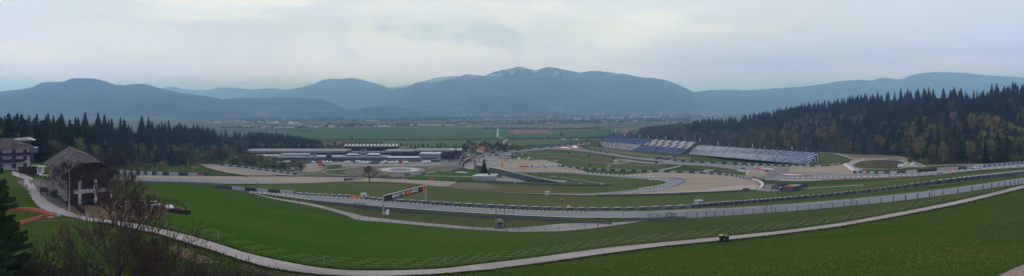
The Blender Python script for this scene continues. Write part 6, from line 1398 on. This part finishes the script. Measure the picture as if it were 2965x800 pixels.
mb = MB(); mb.hexa([(1.6,7,8.6),(8.2,7,8.6),(8.6,12,8.6),(1.6,12,8.6),(1.6,7,9.0),(6.0,7,9.5),(6.6,12,9.5),(1.6,12,9.0)]); mb.build('rear_canopy', m_steel, H0)
mb = MB(); mb.hexa([(-9,-6,-.5),(-1.0,-6,-.5),(-1.0,0,-.5),(-9,0,-.5),(-9,-6,3.2),(-1.0,-6,3.2),(-1.0,0,6.5),(-9,0,6.5)]); mb.build('side_wing', m_render, H0)
sh = thing('garden_shed', 'dark brown wooden shed below the hotel balconies', 'shed', tuple(base_at(69, 186))); mb = MB(); mb.box((0,1.5,-.3), (3.3,3,2.3)); mb.build('wall', m_wood, sh); mb = MB(); mb.box((0,1.5,2.0), (3.8,3.5,.18)); mb.build('roof', m_wood, sh)
pv = thing('glass_pavilion', 'small glass pavilion with pale flat roof right of the hotel', 'pavilion', tuple(base_at(94, 196))); mb = MB(); mb.box((0,1.5,.6), (2.2,3,1.3)); mb.build('glazing', mat('pale_glass', (.18,.22,.22)), pv); mb = MB(); mb.box((0,1.5,1.9), (2.6,3.4,.15)); mb.build('roof', m_steel, pv); mb = MB(); mb.box((0,1.5,-.3), (2.4,3.1,.9)); mb.build('base', m_conc, pv)
for px_, lb in ((105, 'closed cream parasol standing nearer the hotel'), (124, 'closed cream parasol standing nearer the barn')):
    q = thing('parasol', lb, 'parasol', tuple(base_at(px_, 196)), 0, 'closed parasols on the terrace'); mb = MB(); mb.tube((0,0,-.2), (0,0,3.0), .05, n=6); mb.build('pole', m_steel, q); mb = MB(); mb.tube((0,0,.9), (0,0,2.5), .38, .26, n=8); mb.tube((0,0,2.5), (0,0,3.1), .26, .04, n=8); mb.build('canopy', mat('cream_canvas', (.55,.50,.40)), q)
for i, (px_, D_) in enumerate([(88,190),(97,191),(112,192),(119,190),(131,192)]):
    q = thing('garden_table', 'small pale table on the hotel terrace, %s' % ['nearest the hotel wall','in front of the glass pavilion','between the two parasols','under the right parasol','nearest the barn corner'][i], 'table', tuple(base_at(px_, D_)), 0, 'tables on the hotel terrace'); mb = MB(); mb.box((0,0,.7), (1.5,.9,.06)); mb.build('table_top', m_white, q)
    for x in (-.6,.6): mb = MB(); mb.box((x,0,0), (.08,.6,.7)); mb.build('leg', m_steel, q)
q = thing('notice_board', 'black notice board on two posts where the drive meets the yard', 'sign', tuple(base_at(127, 134)), R(10)); mb = MB(); mb.box((0,0,1.1), (1.5,.12,1.0)); mb.build('board', m_black, q)
for x in (-.6,.6): mb = MB(); mb.box((x,.08,-.2), (.1,.1,2.2)); mb.build('post', m_wood, q)
q = thing('wooden_cart', 'dark green wooden cart beside the long side of the barn', 'cart', tuple(base_at(160, 136)), R(40)); mb = MB(); mb.box((0,0,.5), (1.6,3.2,.9)); mb.build('box', mat('cart_green', (.04,.06,.045)), q)
for x in (-.8,.8):
    for y in (-1,1): mb = MB(); mb.tube((x-.06,y,.4), (x+.06,y,.4), .4, n=10); mb.build('wheel', m_wood, q)
# orange netting
m_net = mat('orange_netting', (.42,.085,.03), (.34,.075,.03), 1.5, .8)
barrier('orange_netting', 'orange safety netting strip running along the upper side of the grass corner', 'netting', [(10,610),(40,611),(76,610),(110,615),(138,621),(157,631)], .62, [m_net, mat('orange_netting_faded', (.36,.11,.05), (.3,.09,.04), 1.5, .8)], 1.2, .25)
barrier('orange_netting', 'orange safety netting strip slanting down to the left below the first', 'netting', [(157,631),(138,630),(103,639),(70,648),(45,657)], .62, [m_net, MATS['orange_netting_faded']], 1.2, .25)
q = fence('rope_line', 'thin white rope line across the lawn below the netting', [(48,651),(100,648),(170,646),(260,652),(330,655)], .6, 6, m_tape, 1, .014, m_tape, 'rope', .03)
def boulder(px_, row, s, label, grp=None, m=None):
    mb = MB(); rng = np.random.default_rng(int(px_*7+row)); n = 7; rings = []
    for z, r in ((-.15,.8),(.15,1),(.45,.75),(.62,.3)): rings.append([(r*s*math.cos(2*np.pi*j/n)*rng.uniform(.7,1.2), r*s*.8*math.sin(2*np.pi*j/n)*rng.uniform(.7,1.2), z*s*rng.uniform(.85,1.15)) for j in range(n)])
    for a, b in zip(rings, rings[1:]):
        for j in range(n): mb.face([a[j], a[(j+1)%n], b[(j+1)%n], b[j]])
    mb.face(rings[-1]); o = mb.build('boulder', m or mat('boulder_stone', (.30,.29,.27), (.2,.19,.18), 2), None, g(px_, row), True); tag(o, label, 'boulder', grp)
for i, (x, r, s) in enumerate([(131,614,.5),(165,628,.75),(140,631,.4),(147,632,.45),(243,625,.55),(255,626,.4),(118,571,.4),(128,571,.35),(137,572,.3),(146,572,.35),(78,551,.28),(84,562,.28),(90,571,.3),(98,580,.26),(104,590,.28),(111,597,.3),(120,606,.3),(126,611,.28),(448,586,.4)]):
    boulder(x, r, s, 'pale grey boulder ' + ['at the upper end of the orange netting','largest, at the path edge right of the netting corner','small, inside the netting corner','small, at the netting corner point','white, beside the path in front of the barn','small white, touching the one before the barn','under the notice board, leftmost','under the notice board, second','under the notice board, third','under the notice board, rightmost'][i] if i < 10 else 'small grey stone lining the outer edge of the path on the lawn side', 'boulders by the farm path' if i < 10 else 'stones lining the path')
# yard clutter
q = thing('timber_stack', 'stack of dark poles on stakes at the right end of the yard', 'timber', tuple(base_at(520, 118)), R(-20))
for j in range(3):
    for i in range(4-j): mb = MB(); mb.tube((-2.3+random.uniform(-.2,.2), (i+j*.5)*.28-.4, .15+j*.24), (2.3+random.uniform(-.2,.2), (i+j*.5)*.28-.4, .15+j*.24), .13, n=6); mb.build('pole', m_wood, q)
for x in (-2, 2.2): mb = MB(); mb.box((x, -.6, -.2), (.12,.12,1.9)); mb.build('stake', m_wood, q)
q = thing('flat_trailer', 'low flat trailer with a white cover beside the timber stack', 'trailer', tuple(base_at(498, 121)), R(-25)); mb = MB(); mb.box((0,0,.5), (3.2,1.5,.18)); mb.build('deck', m_wood, q); mb = MB(); mb.box((-.9,0,.68), (1.2,1.3,.55), 0, 0, .7); mb.build('cover', m_white, q)
for y in (-.75,.75): mb = MB(); mb.tube((0,y-.08,.33), (0,y+.08,.33), .33, n=10); mb.build('wheel', m_rubber, q)
for i in range(14):
    px_, r_ = random.uniform(340, 430), random.uniform(586, 604); mb = MB(); mb.box((0,0,0), (random.uniform(.3,.9),random.uniform(.2,.5),random.uniform(.12,.3)), random.uniform(0,3)); o = mb.build('stone_slab', m_render if i % 2 else m_conc, None, g(px_, r_)); tag(o, 'pale loose slab lying in the brown yard right of the barn', 'slab', 'loose slabs in the yard')
fence('rail_fence', 'weathered two rail wooden fence slanting before the barn gable', [(196,585),(215,600),(232,615),(245,627)], 1.1, 1.6, m_wood, 2, .05, m_wood, pr=.07)
fence('rail_fence', 'low wooden rail fence on the lawn beside the black car', [(60,512),(90,515),(112,512),(137,505)], .9, 2.4, m_wood, 2, .05, m_wood, pr=.07)
fence('rail_fence', 'wooden rail fence along the brown yard, left of the timber stack', [(430,578),(480,586),(530,600)], 1.1, 2.4, m_wood, 2, .05, m_wood, pr=.07)

# ------------------------------------------------------------------ bare trees, shrubs and the spruce close to the camera
MINR = .006
def grow(mb, p, d, L, r, depth, rng, tips, spread=.5, up=.12, nseg=3):
    pts = [p]; q = p.copy(); dd = d/np.linalg.norm(d)
    for i in range(nseg):
        dd = dd + rng.normal(0, .10, 3) + np.array([0,0,up]); dd /= np.linalg.norm(dd); q = q + dd*L/nseg; pts.append(q.copy())
    for i in range(nseg):
        r0 = max(r*(1-.5*i/nseg), MINR); r1 = max(r*(1-.5*(i+1)/nseg), MINR); mb.tube(pts[i], pts[i+1], r0, r1, 5 if r > .04 else 3, cap=False)
    if depth == 0: tips.append((pts[-1], dd)); return
    n = rng.integers(3, 6) if depth > 1 else rng.integers(4, 7)
    for k in range(n):
        u = rng.uniform(.35, 1.0); i = min(int(u*nseg), nseg-1); b = pts[i] + (pts[i+1]-pts[i])*(u*nseg-i)
        a = rng.normal(0, 1, 3); a -= a.dot(dd)*dd; a /= np.linalg.norm(a); nd_ = dd*math.cos(spread*1.1) + a*math.sin(spread*rng.uniform(.8, 1.4)); grow(mb, b, nd_, L*rng.uniform(.5, .72), r*.5*(1-.3*u), depth-1, rng, tips, spread, up, nseg)
    grow(mb, pts[-1], dd, L*.6, r*.5, depth-1, rng, tips, spread, up, nseg)
m_barkn = mat('grey_bark', (.068,.057,.043), (.042,.036,.027), 3, .95); m_catk = mat('brown_catkins', (.075,.05,.035), (.05,.035,.025), 5, .95)
def bare_tree(name, label, px_, D_, H, seed, limbs, r0=.16, depth=4, cat='tree', catkins=True, group=None):
    rng = np.random.default_rng(seed); B = base_at(px_, D_); t = thing(name, label, cat, tuple(B), 0, group); mb = MB(); tips = []; P0 = np.array([0,0,-.3]); tb = MB()
    pts = [P0]; dd = np.array([0,0,1.]); n = 8
    for i in range(n): dd = dd + rng.normal(0, .05, 3)*[1,1,0]; dd /= np.linalg.norm(dd); pts.append(pts[-1]+dd*H*.88/n)
    for i in range(n): tb.tube(pts[i], pts[i+1], r0*(1-.85*i/n), r0*(1-.85*(i+1)/n), 7, cap=False)
    for u, az, el, L in limbs:
        i = min(int(u*n), n-1); b = pts[i]+(pts[i+1]-pts[i])*(u*n-i); d = np.array([math.cos(az)*math.cos(el), math.sin(az)*math.cos(el), math.sin(el)]); grow(mb, b, d, L, r0*.5*(1-.6*u), depth-1, rng, tips, .5, .10)
    tb.build('trunk', m_barkn, t); mb.build('branches', m_barkn, t)
    if catkins:
        c = MB()
        for p, d in tips:
            if rng.random() < .30:
                q = p + rng.normal(0, .05, 3); c.tube(q, q - (0,0,rng.uniform(.14,.28)), .028, .016, 3)
        c.build('catkins', m_catk, t)['kind'] = 'stuff'
    return t
rg3 = np.random.default_rng(5)
L1 = [(u, az, el, Lg) for u, az, el, Lg in [(.24,.15,.75,3.9),(.28,3.0,.35,3.0),(.34,-.6,.5,3.4),(.40,3.5,.45,2.9),(.44,.4,.6,3.0),(.50,2.6,.55,2.6),(.55,5.2,.6,2.5),(.60,.0,.7,2.4),(.66,3.3,.65,2.1),(.72,1.2,.7,1.9),(.78,.2,.8,1.7),(.84,3.0,.85,1.5),(.9,5.5,.9,1.2),(.97,1.0,1.2,1.2),(.20,.05,.55,3.8),(.36,3.15,.15,2.6)]]
MINR = .010
L1 += [(u, a_, .55, 2.3) for u, a_ in ((.3,1.6),(.42,4.6),(.5,1.4),(.6,4.4),(.7,2.0),(.38,.9))]
bare_tree('bare_tree', 'large leafless tree with catkins closest to the camera, in front of the barn', 332, 34, 11.4, 11, L1, .20, 4)
bare_tree('bare_tree', 'slender leaning leafless tree right of the large one, over the path', 452, 38, 7.6, 23, [(u, rg3.uniform(0,6.28), rg3.uniform(.4,.9), 2.6*(1.15-u)) for u in np.linspace(.25,.95,12)], .09, 4)
_b = bare_tree('birch_tree', 'pale stemmed leafless birch standing against the barn roof', 201, 113, 10.6, 31, [(u, rg3.uniform(0,6.28), rg3.uniform(.5,1.0), 4.2*(1.1-u)) for u in np.linspace(.15,.95,20)], .13, 4, catkins=False)
[c for c in _b.children if c.name.startswith('trunk')][0].data.materials[0] = M_birch
bare_tree('bare_tree', 'round leafless tree covering the right corner of the barn', 318, 108, 9.6, 37, [(u, rg3.uniform(0,6.28), rg3.uniform(.4,.9), 4.0*(1.15-u)) for u in np.linspace(.12,.95,22)], .14, 4, catkins=False)
bare_tree('bare_tree', 'solitary small bare tree on the gravel edge in the middle of the circuit', 1070, float(Dat(1070,527.5)), 14.5, 41, [(u, rg3.uniform(0,6.28), rg3.uniform(.35,.9), 6.6*(1.1-u)) for u in np.linspace(.2,.97,24)], .42, 4, catkins=False)
MINR = .009
def shrub_proto(seed, n=34, H=2.6):
    rng = np.random.default_rng(seed); mb = MB(); tips = []
    for i in range(n):
        a = rng.uniform(0, 6.28); rr = rng.uniform(0, .5); p = np.array([rr*math.cos(a), rr*math.sin(a), -.2]); el = rng.uniform(.9, 1.5); d = np.array([math.cos(a)*math.cos(el), math.sin(a)*math.cos(el), math.sin(el)])
        grow(mb, p, d, H*rng.uniform(.45,.7), .022, 2, rng, tips, .38, .06, 2)
    return rawmesh('twigs', mb.v, mb.f, [m_barkn], mb.m)
SP = [shrub_proto(60+i) for i in range(4)]
m_lf = mat('olive_buds', (.060,.062,.024), (.04,.045,.018), 4, .95)
LFm = []
for i in range(3):
    V_, F_ = tri_soup(leaf_tris(2.5, 1.3, .2, 1500, .07, np.random.default_rng(80+i), 22, .5)); LFm.append(rawmesh('leaf_buds', V_, F_, m_lf))
spots = []
for i in range(18): spots.append((random.uniform(-60, 300), random.uniform(24, 33), random.uniform(1.1, 1.9), 1))
for i in range(5): spots.append((random.uniform(-60, 60), random.uniform(34, 38), random.uniform(1.6, 2.1), 1))
for i in range(13): spots.append((random.uniform(480, 700), random.uniform(43, 50), random.uniform(1.0, 1.5), 0))
for x, D_, s in ((700,52,1.35),(735,54,1.2),(770,56,1.0),(800,58,.75),(845,62,.6),(890,66,.45),(640,48,1.7),(600,46,1.8),(560,44,1.7)): spots.append((x, D_, s, 0))
for i, (x, D_, s, lf_) in enumerate(spots):
    where = 'in the thicket at the bottom left corner' if lf_ else 'in the row along the bottom edge'
    q = thing('bare_shrub', 'grey brown leafless shrub ' + where, 'shrub', tuple(base_at(x, D_)), random.uniform(0, 6.28), 'shrubs ' + where); q.scale = (s*1.15, s*1.15, s)
    link('twigs', SP[i % 4], q)
    if lf_ or i % 2: link('leaf_buds', LFm[i % 3], q)
# spruce at the left edge
def big_spruce(px_, D_, H, Rr, seed):
    rng = np.random.default_rng(seed); B = base_at(px_, D_); t = thing('spruce_tree', 'big dark spruce reaching in at the left edge beside the hotel', 'tree', tuple(B)); tb = MB(); tb.tube((0,0,-.5), (0,0,H*.97), .2, .02, 8); tb.build('trunk', m_barkn, t); T_ = []
    for k in range(34):
        u = k/34; z = H*(.08+.9*u); r = Rr*(1-u)**.75+.15
        for j in range(9):
            a = rng.uniform(0, 6.28); L = r*rng.uniform(.7, 1.25); n = int(10+L*9)
            s = np.linspace(.12, 1, n); x = s*L; zz = z - .22*L*s + .18*L*s**3; c, sn = math.cos(a), math.sin(a); P = np.stack([x*c, x*sn, zz], -1)
            for sd in (-1, 1):
                w_ = .42*(1.05-s)*L*.6+.10; tip = P + np.stack([(-sn*sd*w_ + c*w_*.7), (c*sd*w_ + sn*w_*.7), -.12-.25*w_], -1) + rng.normal(0, .03, (n,3)); bk = P + np.stack([c*.11+0*s, sn*.11+0*s, .0*s], -1); T_.append(np.stack([P, bk, tip], 1)); T_.append(np.stack([P+(0,0,.03), tip+(0,0,-.14), bk], 1))
    V_, F_ = tri_soup(T_); link('crown', rawmesh('crown', V_, F_, mat('near_needles', (.014,.030,.013), (.024,.042,.017), 2, .9)), t)
big_spruce(-30, 33, 12.2, 2.3, 3)
big_spruce(-70, 30, 9.5, 2.6, 4)
[o for o in bpy.data.objects if o.get('label','').startswith('big dark spruce')][1]['label'] = 'second spruce at the left edge, lower and mostly out of frame'
# ------------------------------------------------------------------ grass tufts, dandelions
def tufts(name, label, n, f, m, h, w_, blades=3):
    rng = np.random.default_rng(n); px_, rw = f(rng, n); P = G(px_, rw, .01); V_ = []
    for b in range(blades):
        a = rng.uniform(0, 6.28, n); c, s = np.cos(a)*w_, np.sin(a)*w_; hh = h*rng.uniform(.5, 1.4, n); o1 = rng.normal(0, w_*.8, (n, 2)); q = P.copy(); q[:, :2] += o1
        e = rng.normal(0, h*.35, (n, 2)); V_.append(np.stack([q+np.stack([c, s, 0*c], -1), q-np.stack([c, s, 0*c], -1), q+np.stack([e[:,0], e[:,1], hh], -1)], 1))
    V_, F_ = tri_soup(V_); tag(link(name, rawmesh(name, V_, F_, m)), label, 'grass', kind='stuff')
PLa = np.array(PL, float); PUa = np.array(PU, float)
def f_near(rng, n):
    x = rng.uniform(1000, 3050, n); lo = np.interp(x, PLa[:,0], PLa[:,1])+1; r = lo + (np.maximum(830-lo, 5))*rng.uniform(0, 1, n)**.9; return x, r
def f_near2(rng, n):
    k = rng.normal(0, 1, (n, 2)); c = np.array([(2450,760),(2820,720),(2300,770),(2650,745),(2100,790),(2900,640)])[rng.integers(0, 6, n)]; x = c[:,0]+k[:,0]*120; r = c[:,1]+k[:,1]*22; lo = np.interp(x, PLa[:,0], PLa[:,1])+4; return x, np.maximum(r, lo)
def f_verge(rng, n):
    x = rng.uniform(300, 3000, n); lo = np.interp(x, PLa[:,0], PLa[:,1]); hi = np.interp(x, PUa[:,0], PUa[:,1]); up = rng.random(n) < .45; return x, np.where(up, hi-rng.exponential(1.2, n), lo+rng.exponential(2.0, n))
def f_mead(rng, n):
    x = rng.uniform(600, 2900, n); hi = np.interp(x, PUa[:,0], PUa[:,1]); return x, hi - rng.uniform(2, 70, n)
def f_left(rng, n):
    x = rng.uniform(40, 900, n); lo = np.interp(x, PLa[:,0], PLa[:,1]); return x, lo + 2 + (830-lo)*rng.uniform(0, 1, n)
tufts('grass_tufts', 'darker grass tufts over the near pasture', 16000, f_near, mat('tuft_dark', (.027,.050,.009), (.036,.06,.013), .5, .95, pos=True), .07, .05)
tufts('grass_tufts', 'pale dry grass tufts over the near pasture', 5000, f_near, mat('tuft_pale', (.06,.085,.024), (.048,.075,.018), .5, .95, pos=True), .08, .04)
tufts('verge_grass', 'rough darker grass along both edges of the path', 14000, f_verge, mat('tuft_verge', (.030,.052,.012), (.045,.06,.018), .4, .95, pos=True), .14, .09)
tufts('meadow_tufts', 'slightly darker tufts across the meadow', 9000, f_mead, MATS['tuft_dark'], .07, .06)
tufts('lawn_tufts', 'grass tufts on the slope below the farm path', 9000, f_left, MATS['tuft_dark'], .09, .06)
def dande(name, label, n, f, s):
    rng = np.random.default_rng(n+5); px_, rw = f(rng, n); P = G(px_, rw, .07); a = rng.uniform(0, 6.28, n); V_ = []
    for q in range(3):
        a1, a2 = a+q*2.09, a+(q+1)*2.09; V_.append(np.stack([P, P+np.stack([np.cos(a1)*s, np.sin(a1)*s, -.01+0*a], -1), P+np.stack([np.cos(a2)*s, np.sin(a2)*s, -.01+0*a], -1)], 1)); V_.append(np.stack([P+(0,0,s*.6), P+np.stack([np.cos(a1)*s, np.sin(a1)*s, 0*a], -1), P+np.stack([np.cos(a2)*s, np.sin(a2)*s, 0*a], -1)], 1))
    V_, F_ = tri_soup(V_); tag(link(name, rawmesh(name, V_, F_, mat('dandelion_yellow', (.62,.52,.04), (.55,.5,.06), 3, .8))), label, 'flowers', kind='stuff')
dande('dandelions', 'yellow dandelions scattered over the near pasture', 700, f_near, .035)
dande('dandelions', 'yellow dandelion patches in the near pasture', 800, f_near2, .038)
dande('dandelions', 'yellow dandelions on the slope by the netting', 260, lambda r, n: (r.uniform(150, 470, n), 655+r.uniform(0, 60, n)), .05)
# lettering as real mesh
dg = bpy.context.evaluated_depsgraph_get()
for o in [o for o in bpy.data.objects if o.type == 'FONT']:
    me = bpy.data.meshes.new_from_object(o.evaluated_get(dg)); n = link('lettering', me, o.parent, tuple(o.location)); xs_ = [v.co.x for v in me.vertices]; n.rotation_euler = o.rotation_euler; n.scale = (o['fit']/(max(xs_)-min(xs_)), 1, 1); bpy.data.objects.remove(o)
haze()
